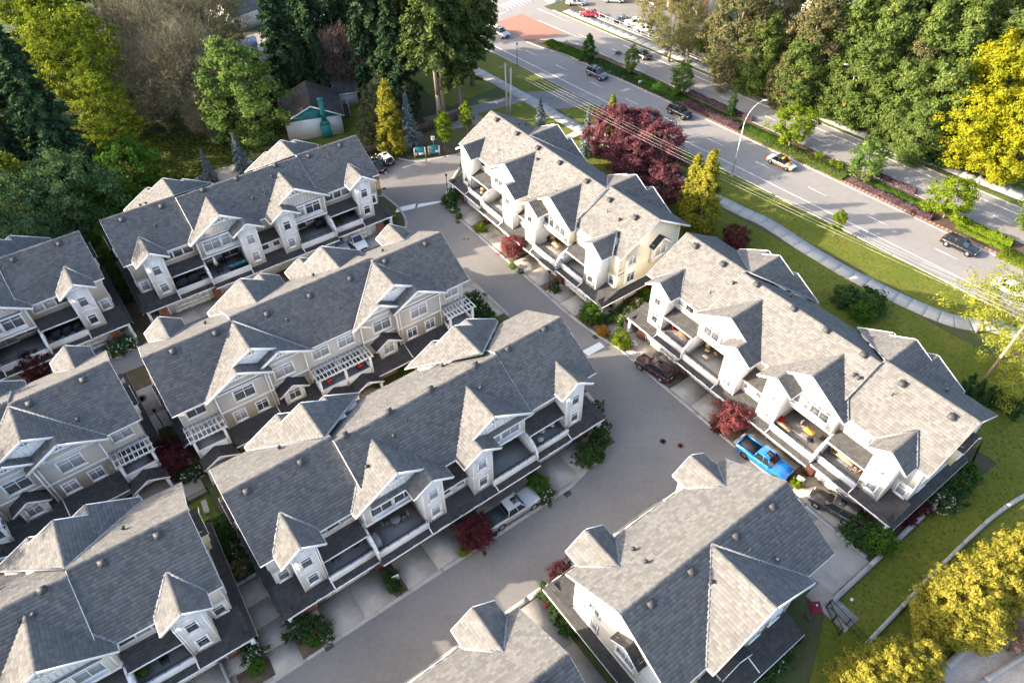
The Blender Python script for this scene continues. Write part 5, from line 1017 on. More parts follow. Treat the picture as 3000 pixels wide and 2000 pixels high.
# small red maples, shrubs in the beds
TB('redmaple', 1502, 758, 3.3, 'pink red maple in a bed before the cream row', 1.05, None, 'maple'); TB('redmaple', 2128, 1258, 3.4, 'red maple before the sunlit row, beside the blue pickup', 1.1, None, 'maple'); TB('dkred', 1393, 1585, 2.9, 'dark red maple behind the silver pickup', 1.0, None, 'maple')
TB('dkred', 512, 1375, 3.4, 'dark red maple between two taupe rows at left', 1.0, None, 'maple'); TB('dkred', 125, 1105, 3.6, 'dark red maple behind the left edge row', .8, None, 'maple'); TB('dkred', 1640, 1700, 2.6, 'small dark red maple beside the lower right block', .7, None, 'maple'); TB('dkred', 2098, 1262, 1.7, 'dark shrub at the foot of the red maple', .8, None, 'shrub', 'shrub')
SH = [('limeshrub', 1408, 677, 1.2, 1, 'round lime shrub between two driveways of the cream row'), ('greenshrub', 1730, 940, 2.4, .8, 'tall green shrub at the corner of the cream row'), ('shrub', 1760, 950, 1.2, .9, 'dark shrub beside the tall green shrub'), ('oranges', 1764, 978, 1.0, .9, 'orange shrub by the lane'), ('pinkshrub', 1818, 950, 1.3, .8, 'blush flowering shrub nearest the lane'), ('pinkshrub', 1845, 925, 1.4, .8, 'blush flowering shrub in the middle of the flower hedge'), ('pinkshrub', 1868, 900, 1.4, .8, 'blush flowering shrub farthest from the lane'), ('shrub', 1800, 940, 1.3, .9, 'dark shrub beside the flower hedge'), ('greenshrub', 1890, 880, 1.6, .8, 'green shrub in the gap between the sunlit rows'), ('greenshrub', 1925, 850, 1.6, .8, 'second green shrub in the gap between the sunlit rows'), ('limeshrub', 1820, 1008, 1.6, 1.0, 'round clipped lime shrub before the sunlit row'),
      ('shrub', 1318, 600, 1.6, 1.0, 'dark shrub at the curve by the cream row'), ('shrub', 1338, 575, 1.5, .9, 'dark shrub next to the cream row porch'), ('whiteshrub', 1330, 622, .9, .9, 'white flowering shrub at the curve'), ('greenshrub', 1345, 640, .8, .9, 'low green shrub at the curve'), ('limeshrub', 1500, 785, .8, .8, 'low lime shrub under the pink red maple'), ('whiteshrub', 1525, 800, .6, .8, 'white flowers under the pink red maple'), ('shrub', 1625, 852, 1.0, .9, 'dark shrub between the last driveways of the cream row'),
      ('shrub', 1735, 1330, 1.7, 1.0, 'dark rounded hedge shrub at the bend'), ('shrub', 1722, 1350, 1.6, .9, 'second dark hedge shrub at the bend'), ('shrub', 1752, 1300, 1.5, .9, 'third dark hedge shrub at the bend'), ('whiteshrub', 1762, 1260, 1.2, .8, 'white flowering shrub at the bend'), ('whiteshrub', 1745, 1200, 1.1, .8, 'white flowering shrub at the end of the front row'), ('greenshrub', 1575, 1432, 1.7, .9, 'green shrub before the silver pickup'), ('whiteshrub', 1598, 1460, 1.2, .8, 'white flowering shrub before the silver pickup'), ('shrub', 1148, 1700, 1.1, .8, 'dark low hedge between the lower driveways'), ('shrub', 1160, 1725, 1.0, .8, 'dark low hedge at the kerb between the lower driveways'), ('limeshrub', 1360, 1622, .8, .8, 'lime tuft under the dark red maple'),
      ('shrub', 890, 1850, 1.6, 1.0, 'dark shrub in the flower bed at the bottom'), ('roseshrub', 930, 1850, 1.1, 1.0, 'shrub with a red flower in the bottom bed'), ('whiteshrub', 955, 1870, .8, .9, 'white flowers in the bottom bed'), ('greenshrub', 925, 1885, .8, 1.0, 'low green shrub in the bottom bed'), ('whiteshrub', 745, 1920, 1.0, 1.0, 'white flowers in the bed beside the pad'), ('greenshrub', 755, 1960, .9, 1.1, 'green shrub in the bed beside the pad'), ('shrub', 735, 1890, .9, .9, 'dark shrub in the bed beside the pad'),
      ('shrub', 2505, 1565, 1.9, 1.1, 'dark shrub behind the grey car'), ('greenshrub', 2568, 1600, 2.0, 1.1, 'green rounded shrub behind the grey car'), ('limeshrub', 2335, 1420, 1.0, .8, 'lime shrub beside the blue pickup front'), ('shrub', 2790, 1420, 2.2, 1.0, 'dark shrub at the end of the sunlit row'), ('greenshrub', 2815, 1400, 2.0, .9, 'green shrub at the end of the sunlit row'), ('whiteshrub', 2755, 1470, 1.6, 1.0, 'white flecked shrub by the low wall'), ('shrub', 2740, 1440, 1.8, 1.0, 'dark shrub by the low wall'), ('redshrub', 2690, 1495, 1.1, 1.0, 'rust red shrub below the sunlit row'), ('redshrub', 2655, 1525, 1.0, 1.0, 'second rust red shrub below the sunlit row'), ('oranges', 2770, 1400, 1.6, .8, 'brown orange shrub at the end of the sunlit row'),
      ('whiteshrub', 345, 1030, 1.4, 1.0, 'white flowering shrub in the lane between the left rows'), ('whiteshrub', 375, 1015, 1.3, .9, 'second white flowering shrub between the left rows'), ('shrub', 350, 880, 1.6, 1.2, 'dark shrub between the upper left rows'), ('shrub', 335, 830, 1.6, 1.2, 'dark shrub farther back between the upper left rows'), ('greenshrub', 365, 840, 1.4, 1.0, 'green shrub between the upper left rows'), ('shrub', 360, 790, 1.8, 1.2, 'dark shrub at the back between the upper left rows'), ('whiteshrub', 545, 1400, 1.1, 1.0, 'white flowering shrub behind the dark red maple'), ('whiteshrub', 575, 1388, 1.0, 1.0, 'second white flowering shrub behind the dark red maple'),
      ('shrub', 650, 1560, 1.6, 1.2, 'dark shrub in the passage left of the front row'), ('whiteshrub', 700, 1620, 1.3, 1.0, 'white flowering shrub in the passage left of the front row'), ('brownshrub', 690, 1670, 1.2, 1.2, 'brown shrub at the end of the passage'), ('shrub', 640, 1620, 1.6, 1.2, 'second dark shrub in the passage'), ('brownshrub', 495, 1290, 1.2, 1.2, 'brown shrub beside the path lamp'), ('shrub', 1150, 855, 2.4, 1.0, 'dark shrub at the end of the pergola row'), ('shrub', 1395, 925, 1.9, .9, 'dark clipped shrub at the end of the middle row'), ('shrub', 1415, 940, 1.7, .9, 'second dark clipped shrub at the end of the middle row'), ('shrub', 1382, 905, 2.2, .8, 'tall dark shrub at the end of the middle row'), ('shrub', 1435, 950, 1.5, .9, 'third dark clipped shrub at the end of the middle row'),
      ('greenshrub', 1160, 1070, 1.2, .9, 'green shrub in the courtyard bed'), ('greenshrub', 1185, 1090, 1.1, .9, 'second green shrub in the courtyard bed'), ('redshrub', 1120, 1090, .8, .9, 'reddish plant in the courtyard bed'), ('shrub', 1070, 1120, 1.2, .9, 'dark potted shrub in the courtyard'), ('shrub', 1035, 1150, 1.0, .9, 'second dark shrub in the courtyard'), ('greenshrub', 1110, 1130, .8, 1.0, 'low green plant in the courtyard'),
      ('shrub', 2190, 1945, 2.0, 1.3, 'dark shrub below the lower right block'), ('whiteshrub', 2240, 1900, 1.8, 1.2, 'white flecked shrub below the lower right block'), ('shrub', 2150, 1985, 2.0, 1.3, 'dark shrub at the bottom edge below the lower right block'), ('shrub', 1610, 1745, 1.0, 1.2, 'dark shrub by the corner post of the lower right block'), ('shrub', 1640, 1790, .9, 1.2, 'low shrub along the lower right block'), ('redshrub', 1620, 1770, .7, 1.2, 'reddish low shrub along the lower right block'), ('shrub', 1660, 1840, .9, 1.2, 'second low shrub along the lower right block'), ('limeshrub', 1148, 640, 1.2, .9, 'lime shrub at the corner porch of the wood row'), ('whiteshrub', 1140, 655, .8, .9, 'white flowers at the corner porch of the wood row'), ('shrub', 2540, 900, 2.0, 1.3, 'dark shrub behind the sunlit row'), ('greenshrub', 2520, 930, 2.0, 1.2, 'green shrub behind the sunlit row'), ('shrub', 2480, 890, 1.8, 1.3, 'second dark shrub behind the sunlit row')]
for k, x, y, h, w_, lb in SH: TB(k, x, y, h, lb, w_, 'shrubs in the beds', 'shrub', 'shrub')
# hedges and ground cover on the median
def hedge(label, a, b, w, h, m, n, leaf=0.12, name='hedge', cat='hedge', kind=None, balls=0):
    mb = MB(); a = Vector(a).to_2d(); b = Vector(b).to_2d(); L = (b - a).length; d = (b - a) / L; nn = Vector((-d.y, d.x))
    s = rng.random(n) * L; t = rng.uniform(-1, 1, n); hh = h * (0.8 + 0.2 * np.sin(s * 2.1) * np.cos(s * 0.7) + 0.12 * rng.normal(size=n)) * np.sqrt(np.clip(1 - np.abs(t) ** 3, 0.02, 1))
    z = hh * np.where(rng.random(n) < 0.7, 1, rng.random(n)); C = np.stack([d.x * s + nn.x * t * w / 2, d.y * s + nn.y * t * w / 2, z], 1)
    N = np.stack([nn.x * t + rng.normal(size=n) * .5, nn.y * t + rng.normal(size=n) * .5, np.full(n, .8)], 1); q = leaf * rng.uniform(.6, 1.3, n); quads(mb, C, N, q, q * .6)
    o = link(name, mb.mesh(name, m), loc=(a.x, a.y, 0.1), kind=kind)
    if not kind: tag(o, label, cat)
    return o
hedge('long purple hedge in front of the bushy median tree', G(2489, 533), G(2728, 645), 1.2, .8, LM['purplehedge'], 7000); hedge('purple hedge beside the black car', G(2010, 304), G(2170, 380), 1.5, .8, LM['purplehedge'], 7000)
hedge('purple hedge on the far side of the bushy median tree', G(2551, 510), G(2680, 569), .9, .7, LM['purplehedge'], 4000); hedge('purple hedge on the far side of the thin sapling', G(2020, 276), G(2205, 357), 1.0, .7, LM['purplehedge'], 5000)
hedge('bright green hedge with rounded lower bushes above the black wagon', G(2805, 652), G(2962, 722), 1.7, .9, LM['lime'], 7000); hedge('', G(2800, 668), G(2945, 735), 1.0, .45, LM['lime'], 2500, name='ground_cover', kind='stuff')
hedge('bright green hedge at the median tip', G(1605, 128), G(1716, 172), 2.8, .7, LM['green'], 7000); hedge('', G(1740, 182), G(1995, 294), 3.6, .45, LM['dkgreen'], 12000, name='ground_cover', kind='stuff'); hedge('', G(1870, 232), G(1985, 288), 2.4, .8, LM['green'], 6000, name='ground_cover', kind='stuff')
hedge('', G(1990, 285), G(2300, 425), 2.0, .35, LM['green'], 8000, name='ground_cover', kind='stuff'); hedge('', G(2180, 380), G(2480, 520), 3.6, .25, LM['cedar'], 12000, name='ground_cover', kind='stuff'); hedge('', G(2530, 530), G(2730, 620), 2.0, .4, LM['green'], 8000, name='ground_cover', kind='stuff'); hedge('', G(2930, 740), G(3080, 810), 3.0, .5, LM['ygreen'], 6000, name='ground_cover', kind='stuff')
for x, y, lb in ((2400, 462, 'first small gold shrub in the median'), (2440, 483, 'second small gold shrub in the median'), (2460, 492, 'third small gold shrub in the median')): TB('limeshrub', x, y, .8, lb, 1.1, 'gold shrubs of the median', 'shrub', 'shrub', 0.1)
for i, (x, y) in enumerate(((1715, 182), (1745, 195), (1760, 205), (1785, 215), (1810, 160), (1828, 232), (1880, 230))): TB('whiteshrub', x, y, .5, 'low white flowering clump in the median, %s from the junction' % ('nearest', 'second', 'third', 'fourth', 'fifth', 'sixth', 'seventh')[i], 1.3, 'white clumps of the median', 'shrub', 'shrub', 0.1)
# grass blades on the lawns and undergrowth of the bank and the wood
def scatter(name, P, n, h, m, leaf=0.10, z=0.0, hv=1.0):
    P = [Vector((p[0], p[1])) for p in P]; xs = [p.x for p in P]; ys = [p.y for p in P]
    X = rng.uniform(min(xs), max(xs), n * 3); Y = rng.uniform(min(ys), max(ys), n * 3); ins = np.zeros(len(X), bool); k = len(P)
    for i in range(k):
        a, b = P[i], P[(i + 1) % k]; c = ((a.y > Y) != (b.y > Y)) & (X < (b.x - a.x) * (Y - a.y) / (b.y - a.y + 1e-12) + a.x); ins ^= c
    X, Y = X[ins][:n], Y[ins][:n]; k = len(X); Z = z + h * rng.random(k) ** hv
    o = np.array([P[0].x, P[0].y, 0]); C = np.stack([X, Y, Z], 1) - o; N = rng.normal(size=(k, 3)) * 0.6 + np.array([0, 0, 0.7]); q = leaf * rng.uniform(.6, 1.4, k)
    mb = MB(); quads(mb, C, N, q, q * .35); return link(name, mb.mesh(name, m), loc=o, kind='stuff')
LM['grass'] = leaf_mat('grass_blades', (0.115, 0.135, 0.010), (0.165, 0.16, 0.014), 0.4, 0.45, scale2=0.3); LM['under'] = leaf_mat('undergrowth_leaves', (0.04, 0.06, 0.018), (0.07, 0.075, 0.025), 0.5, 0.35, scale2=0.3)
scatter('grass', lawnP, 60000, 0.06, LM['grass'], 0.11); scatter('grass', [A_(-75, 79.9), A_(40, 79.9), A_(40, 85.7), A_(-75, 85.7)], 30000, 0.06, LM['grass'], 0.11)
scatter('grass', [A_(-116, 109.65), A_(40, 109.65), A_(40, 110.4), A_(-116, 110.4)], 6000, 0.08, LM['grass'], 0.12, 0.07)
scatter('undergrowth', [A_(-95, 114.2), A_(30, 114.2), A_(30, 150), A_(-95, 150)], 26000, 1.6, LM['cedar'], 0.30, 0.0, 2.0)
scatter('undergrowth', [G(0, 250), G(1100, 150), G(1100, 260), G(780, 420), G(560, 560), G(240, 780), G(-100, 800)], 40000, 0.5, LM['under'], 0.24, 0.0, 1.5)
# wood beyond the left edge: the trees that shade the left half of the site
for i, (x, y, h) in enumerate([(-82, 40, 24), (-74, 28, 25), (-80, 14, 25), (-70, 2, 26), (-92, 52, 25), (-88, 64, 26), (-66, 16, 20), (-98, 76, 27), (-60, -8, 24), (-76, -10, 25), (-86, 26, 26), (-100, 40, 27)]):
    plant(['fir', 'ygreen', 'bare', 'fir2'][i % 4], (x, y, 0), h, 'tree of the wood beyond the left edge, outside the photo', 'tree', 'trees beyond the left edge', 'conifer' if i % 2 == 0 else 'tree', 1.15)
# ---------------------------------------------------------------- vehicles
def paint(name, c, metal=0.35, rough=0.28): return mat(name, c, rough, var=0.0, metal=metal, spec=0.5, coat=0.6)
VG = mat('tinted_car_glass', (0.015, 0.018, 0.02), 0.04, var=0, spec=0.7)
TY = mat('tyre_rubber', (0.02, 0.02, 0.02), 0.85, var=0); RIMM = mat('alloy_rim', (0.45, 0.45, 0.46), 0.3, var=0, metal=0.8); RIMD = mat('dark_alloy_rim', (0.10, 0.10, 0.105), 0.35, var=0, metal=0.6)
HLM = mat('headlight_lens', (0.75, 0.75, 0.75), 0.1, var=0, spec=0.6); TLM = mat('red_tail_lens', (0.35, 0.01, 0.01), 0.2, var=0, spec=0.5); BLK = mat('black_plastic', (0.018, 0.018, 0.02), 0.5, var=0); PLATE = mat('number_plate', (0.7, 0.7, 0.7), 0.5, var=0)
def wheel(par, x, y, r, w, rim, sg):
    mb = MB(); mb.tube((x, y - w / 2, r), (x, y + w / 2, r), r, r, 20); tw = mb.build('wheel', TY, par, False)
    rm = MB(); yo = y + sg * w / 2; rm.tube((x, yo - sg * 0.02, r), (x, yo + sg * 0.012, r), r * 0.66, r * 0.60, 16)
    for k in range(5):
        a = k * 1.2566; rm.bar((x, yo + sg * 0.015, r), (x + math.cos(a) * r * 0.6, yo + sg * 0.015, r + math.sin(a) * r * 0.6), 0.06, 0.03, 0, up=(0, 1, 0))
    rm.build('rim', rim, tw)
def car(kind, label, rear, front, col_, roofcol=None, rim=RIMM, lower=None, cat='car', name='car', cargo=None, decal=None, zoff=0.03, L=None):
    """rear, front: ground points of the two ends"""
    d = (front - rear); yaw = math.atan2(d.y, d.x); c = (front + rear) / 2
    S = dict(sedan=(4.7, .90, 1.45), suv=(4.65, .93, 1.68), wagon=(4.7, .92, 1.52), hatch=(3.85, .85, 1.42), pickup=(5.85, .98, 1.88))[kind]
    L = L or S[0]; hw, H = S[1], S[2]
    t = thing(name, label, cat, (c.x, c.y, zoff), yaw)
    h = L / 2; zb = 0.30 if kind in ('suv', 'pickup') else 0.22; zs = H * (0.60 if kind != 'pickup' else 0.60); zh = H * (0.56 if kind == 'sedan' else 0.60 if kind != 'pickup' else 0.63)
    prof = {'sedan': [(-h, .50, .62, .80), (-h + .12, zb, zs * .93, .93), (-h + .8, zb, zs, 1), (-.2 * h, zb, zs, 1), (.30 * h, zb, zs * .98, 1), (h - .8, zb, zh * .94, .98), (h - .18, zb, zh * .80, .90), (h, .42, .58, .74)],
            'suv': [(-h, .45, .80, .84), (-h + .10, zb, zs * .98, .95), (-h + .7, zb, zs, 1), (0, zb, zs, 1), (.36 * h, zb, zs * .98, 1), (h - .6, zb, zh * .95, .98), (h - .15, zb, zh * .84, .91), (h, .45, .66, .78)],
            'hatch': [(-h, .40, .72, .84), (-h + .10, zb, zs * .98, .95), (-h + .6, zb, zs, 1), (0, zb, zs, 1), (.40 * h, zb, zs * .97, 1), (h - .5, zb, zh * .92, .97), (h - .12, zb, zh * .80, .9), (h, .38, .60, .76)],
            'pickup': [(-h, .55, zs * .98, .97), (-h + .06, zb + .1, zs, 1), (-h + .9, zb, zs, 1), (0, zb, zs, 1), (.34 * h, zb, zs, 1), (h - .8, zb, zh * .97, 1), (h - .14, zb, zh * .90, .95), (h, .50, .85, .84)]}
    prof['wagon'] = prof['suv']
    P = prof[kind]; B = MB(); V = []; bed_x1 = -h + 2.05
    for (x, z0, z1, k) in P:
        w = hw * k; V += [(x, -w * .86, z0), (x, -w, z0 + .14), (x, -w, z0 + (z1 - z0) * .62), (x, -w * .93, z1 - .03), (x, -w * .80, z1), (x, w * .80, z1), (x, w * .93, z1 - .03), (x, w, z0 + (z1 - z0) * .62), (x, w, z0 + .14), (x, w * .86, z0)]
    n = 10; F = []
    for i in range(len(P) - 1):
        for j in range(n): F.append([i * n + j, i * n + (j + 1) % n, (i + 1) * n + (j + 1) % n, (i + 1) * n + j])
    B.raw(V, F); B.F.append(np.array([list(range(n))[::-1]])); B.M.append(np.array([0])); B.F.append(np.array([[(len(P) - 1) * n + j for j in range(n)]])); B.M.append(np.array([0]))
    bm_ = B.build('body', [col_, lower or col_], t, smooth=True)
    if lower is not None:
        me = bm_.data
        for p in me.polygons:
            if p.center.z < zs * .72 and abs(p.normal.z) < .6: p.material_index = 1
    # greenhouse: base rectangle and top rectangle
    gh = dict(sedan=(-.62 * h, .40 * h, -.36 * h, .10 * h), suv=(-.93 * h, .40 * h, -.80 * h, .14 * h), wagon=(-.93 * h, .40 * h, -.74 * h, .12 * h), hatch=(-.93 * h, .44 * h, -.78 * h, .18 * h), pickup=(bed_x1 + .02, .42 * h, bed_x1 + .18, .22 * h))[kind]
    x0, x1, u0, u1 = gh; wb, wt = hw * .90, hw * .70; zt = H - .06; zg = zs - .02
    b = [(x0, -wb, zg), (x1, -wb * .95, zg), (x1, wb * .95, zg), (x0, wb, zg)]; tp = [(u0, -wt, zt), (u1, -wt, zt), (u1, wt, zt), (u0, wt, zt)]
    for nm, q in (('side_window', (b[0], b[1], tp[1], tp[0])), ('windshield', (b[1], b[2], tp[2], tp[1])), ('side_window', (b[2], b[3], tp[3], tp[2])), ('rear_window', (b[3], b[0], tp[0], tp[3]))):
        g = MB(); g.poly(q); g.build(nm, VG, t)
    rf = MB(); e = .03; rc = roofcol or col_
    Vr = [(u0 - .06, -wt - e, zt), (u1 + .06, -wt - e, zt), (u1 + .06, wt + e, zt), (u0 - .06, wt + e, zt), (u0 + .06, -wt + .10, H), (u1 - .06, -wt + .10, H), (u1 - .06, wt - .10, H), (u0 + .06, wt - .10, H)]
    rf.raw(Vr, [[4, 5, 6, 7], [0, 1, 5, 4], [1, 2, 6, 5], [2, 3, 7, 6], [3, 0, 4, 7], [3, 2, 1, 0]])
    pb = [(b[i], tp[i]) for i in range(4)]
    for p, q in pb: rf.bar(p, q, .10, .07)
    mx = (x0 + x1) / 2 + .1; mu = (u0 + u1) / 2 + .1
    for sg in (-1, 1):
        rf.bar((mx, sg * (wb - .01), zg), (mu, sg * (wt + .012), zt), .10, .05)
        if kind in ('suv', 'wagon', 'hatch'): rf.bar((x0 + .55, sg * (wb - .01), zg), (u0 + .5, sg * (wt + .012), zt), .10, .05)
    rf.build('roof', rc, t, smooth=False)
    if kind in ('suv', 'hatch', 'pickup'):
        sr = MB(); sr.box(mu - .05, mu + .55, -.36, .36, H - .01, H + .012); sr.build('sunroof', VG, t)
    if kind == 'suv':
        for sg in (-1, 1): rr = MB(); rr.bar((u0 + .15, sg * wt * .92, H + .035), (u1 - .1, sg * wt * .92, H + .035), .04, .05); rr.build('roof_rail', RIMD, t)
    r = dict(sedan=.33, suv=.37, wagon=.34, hatch=.31, pickup=.41)[kind]; wx = (-h + .95 if kind != 'pickup' else -h + 1.2, h - .92)
    for x in wx:
        for sg in (-1, 1): wheel(t, x, sg * (hw - .10), r, .24, rim, sg)
        for sg in (-1, 1): a = MB(); a.tube((x, sg * (hw - .28), r), (x, sg * (hw + .004), r), r * 1.17, r * 1.17, 18); a.build('wheel_arch', BLK, t)
    for sg in (-1, 1):
        hl = MB(); hl.box(h - .34, h - .045, sg * hw * .52, sg * hw * .84, zh * .70, zh * .80); hl.build('headlight', HLM, t)
        tl = MB(); tl.box(-h - .015, -h + .18, sg * hw * .58, sg * hw * .93, zs * .68, zs * .90); tl.build('taillight', TLM, t)
        mi = MB(); mi.ball((x1 - .25, sg * (hw + .10), zs + .08), (.09, .12, .09), 0, 8, 5); mi.build('mirror', col_, t)
        for k, xx in enumerate((mx + .55, mx - .35)): hd = MB(); hd.box(xx - .1, xx + .1, sg * hw * .99, sg * (hw + .02), zs * .80, zs * .84); hd.build('door_handle', RIMM if kind != 'hatch' else BLK, t)
    gr_ = MB(); gr_.box(h - .16, h + .012, -.42, .42, zb + .12, zh * .72); gr_.build('grille', BLK, t)
    np_ = MB(); np_.box(-h - .025, -h + .02, -.26, .26, zs * .60, zs * .72); np_.build('number_plate', PLATE, t)
    bp = MB(); bp.box(-h - .03, -h + .16, -hw * .82, hw * .82, zb + .02, zb + .22); bp.build('bumper', BLK, t)
    if kind == 'pickup':
        bd = MB(); z1 = zs + .012
        if cargo == 'cover':
            bd.box(-h + .10, bed_x1 - .02, -hw * .82, hw * .82, z1 - .03, z1 + .03)
            for k in range(1, 3): bd.box(-h + .10 + k * .63, -h + .13 + k * .63, -hw * .82, hw * .82, z1 + .03, z1 + .045)
            bd.build('bed_cover', mat('bed_cover_vinyl', (0.03, 0.045, 0.05), .6, var=.05), t)
        else:
            bd.box(-h + .10, bed_x1 - .06, -hw * .78, hw * .78, z1 - .02, z1 + .004); bd.build('bed_liner', BLK, t)
            rl = MB()
            for sg in (-1, 1): rl.box(-h + .04, bed_x1, sg * hw * .78, sg * hw * .95, z1 - .05, z1 + .10)
            rl.box(-h - .01, -h + .12, -hw * .78, hw * .78, z1 - .05, z1 + .10); rl.build('bed_rail', col_, t)
    if decal: decal(t, h, hw, H, zs, zh, x1)
    return t
PG_ = lambda *a: G(*a)
C_silver = paint('silver_paint', (0.42, 0.42, 0.42)); C_blue = paint('bright_blue_paint', (0.012, 0.17, 0.50), .25); C_maroon = paint('dark_maroon_paint', (0.045, 0.010, 0.012)); C_gun = paint('gunmetal_paint', (0.07, 0.062, 0.058)); C_white = paint('white_paint', (0.72, 0.72, 0.71), 0); C_black = paint('black_paint', (0.018, 0.02, 0.024)); C_slate = paint('slate_paint', (0.10, 0.115, 0.125)); C_yel = paint('yellow_paint', (0.75, 0.42, 0.03), 0); C_red = paint('red_paint', (0.40, 0.02, 0.03), .1); C_char = paint('charcoal_paint', (0.04, 0.042, 0.045)); C_ltgrey = paint('light_grey_paint', (0.55, 0.56, 0.58), .2)
def ends(b, u, v, L, ang=0.0):
    """rear and front ground points of a car parked along the row b"""
    c = W(b, u, v); a = HB[b].rotation_euler.z + ang; d = Vector((math.cos(a), math.sin(a), 0)) * L / 2; return c - d, c + d
car('pickup', 'silver pickup with a dark bed cover parked before the front row garages', *(lambda r, f: (r + (W('b5', 0, .98) - W('b5', 0, 0)) - (f - r).normalized() * 1.2, f + (W('b5', 0, .98) - W('b5', 0, 0)) + (f - r).normalized() * .95))(G(1469, 1553), G(1568, 1490)), C_silver, cat='pickup', name='pickup_truck', cargo='cover')
car('pickup', 'bright blue pickup with an open bed before the sunlit row', G(2160, 1302), G(2312, 1412), C_blue, rim=RIMD, cat='pickup', name='pickup_truck', L=5.7)
car('suv', 'dark maroon crossover parked nose up before the sunlit row', G(1965, 1118), G(1868, 1060), C_maroon, L=4.6)
car('suv', 'gunmetal crossover parked at the end driveway of the sunlit row', G(2500, 1528), G(2382, 1460), C_gun, L=4.7)
car('sedan', 'white car nosing out from under the wood row garages', *ends('b1', 27.4, -7.3, 4.6, R(-90)), C_white, L=4.5)
car('suv', 'silver car deep in the wood row garage beside the white car', *ends('b1', 25.0, -6.6, 4.5, R(-90)), C_silver, L=4.5)
car('hatch', 'small dark hatchback with a white roof in the parking bay', G(1146, 489), G(1112, 458), paint('navy_paint', (0.015, 0.025, 0.04)), roofcol=C_white, L=3.9)
car('sedan', 'black car in the bay half hidden by the wood row roof', G(1118, 506), G(1085, 478), C_black, L=4.4)
def on_road(al, off, sg, L): p = A_(al, off); d = Vector((AD.x, AD.y, 0)) * sg * L / 2; return p - d, p + d
def al_of(px, py): p = G(px, py); return Vector((p.x, p.y)).dot(AD)
car('wagon', 'black wagon on the arterial road near the right edge', *on_road(al_of(2800, 735), 93.7, 1, 4.8), C_black, rim=RIMM)
def deco(t, h, hw, H, zs, zh, x1):
    a = MB(); a.box(x1 - .02, h - .75, -.5, .5, zh - .05, zs + .012); a.build('hood_graphic', mat('orange_decal', (0.75, 0.28, 0.04), .4, var=.35, scale=3), t)
    for sg in (-1, 1): b = MB(); b.box(-.15, 1.0, sg * (hw - .01), sg * (hw + .008), zs * .62, zs * .88); b.build('door_graphic', mat('white_decal', (0.8, 0.78, 0.7), .4, var=.3, scale=4), t)
    s = MB(); s.box(.02 * h, .16 * h, -hw * .6, hw * .6, H - .02, H + .012); s.build('roof_stripe', C_yel, t)
car('sedan', 'yellow and white liveried sedan on the arterial road', *on_road(al_of(2283, 487), 93.4, 1, 4.7), C_white, roofcol=C_char, lower=C_yel, decal=deco)
car('suv', 'black crossover on the arterial road behind the plum trees', *on_road(al_of(1992, 337), 93.9, 1, 4.6), C_black)
car('suv', 'slate grey crossover on the shaded part of the arterial road', *on_road(al_of(1703, 245), 93.7, 1, 4.6), C_slate)
car('suv', 'silver crossover beside the firs near the junction', *on_road(al_of(1468, 104), 92.2, 1, 4.6), C_silver)
car('sedan', 'dark car in the far lanes behind the slim median tree', *on_road(al_of(1873, 168), 106.2, -1, 4.5), C_char)
car('sedan', 'white car under the sparse yellow tree at the right edge', *on_road(al_of(2965, 850), 89.9, 1, 4.6), C_white)
for p, k, c_, lb in (((1728, 48), 'sedan', C_red, 'red car by the red shrubs of the far car park'), ((1818, 66), 'sedan', C_slate, 'dark blue car behind the railing of the far car park'), ((1860, 76), 'suv', C_white, 'white large car in the far car park'), ((1888, 92), 'sedan', C_white, 'white low car beside the large white one'), ((1950, 116), 'hatch', C_silver, 'silver car behind the railing under the willow'), ((1688, 14), 'sedan', C_silver, 'silver car at the top edge of the far car park'), ((1798, 6), 'suv', C_white, 'white car at the top edge behind the willow'), ((1905, 4), 'sedan', C_ltgrey, 'pale grey car at the top edge before the flats')):
    q = G(*p); d = Vector((AD.x, AD.y, 0)) * -.75 + Vector((AN.x, AN.y, 0)) * -.66; d.normalize(); car(k, lb, q - d * 2.2, q + d * 2.2, c_, zoff=0.0)

# ---------------------------------------------------------------- poles, lamps, wires, railing
def lamp(label, base, h, arm, az, band=False):
    t = thing('street_lamp', label, 'street lamp', base); b = MB(); b.tube((0, 0, 0), (0, 0, .25), .24, .22, 12); b.build('base', M['concrete'], t)
    p = MB(); P = [(0, 0, .2), (0, 0, h * .72)]; r = [.095, .07]
    for k in range(1, 9):
        a = k / 8 * math.pi / 2; P.append((arm * (1 - math.cos(a)) * math.cos(az), arm * (1 - math.cos(a)) * math.sin(az), h * .72 + (h * .28) * math.sin(a)))
    for i, (a, c) in enumerate(zip(P[:-1], P[1:])): p.tube(a, c, .085 - .006 * i, .085 - .006 * (i + 1), 10)
    p.build('pole', M['galv'], t, smooth=True)
    l = MB(); e = Vector(P[-1]); dx, dy = math.cos(az), math.sin(az); l.ball((e.x + dx * .35, e.y + dy * .35, e.z), (.42, .24, .10), 0, 10, 6); l.build('lamp_head', M['galv'], t, smooth=True)
    if band: s = MB(); s.box(-.35, .35, -.16, -.13, 3.3, 3.9, 0); s.build('warning_sign', mat('orange_sign', (0.8, 0.35, 0.02), .5, var=0), t); s = MB(); s.box(-.25, .25, -.16, -.13, 2.7, 3.1, 0); s.build('small_sign', M['trim'], t)
    return t
lamp('curved street lamp on the near verge beside the yellow and white sedan', G(2143, 517), 11.6, 2.6, R(25)); lamp('street lamp with an orange sign on the far pavement', G(2455, 366), 10.6, 2.0, R(195), True)
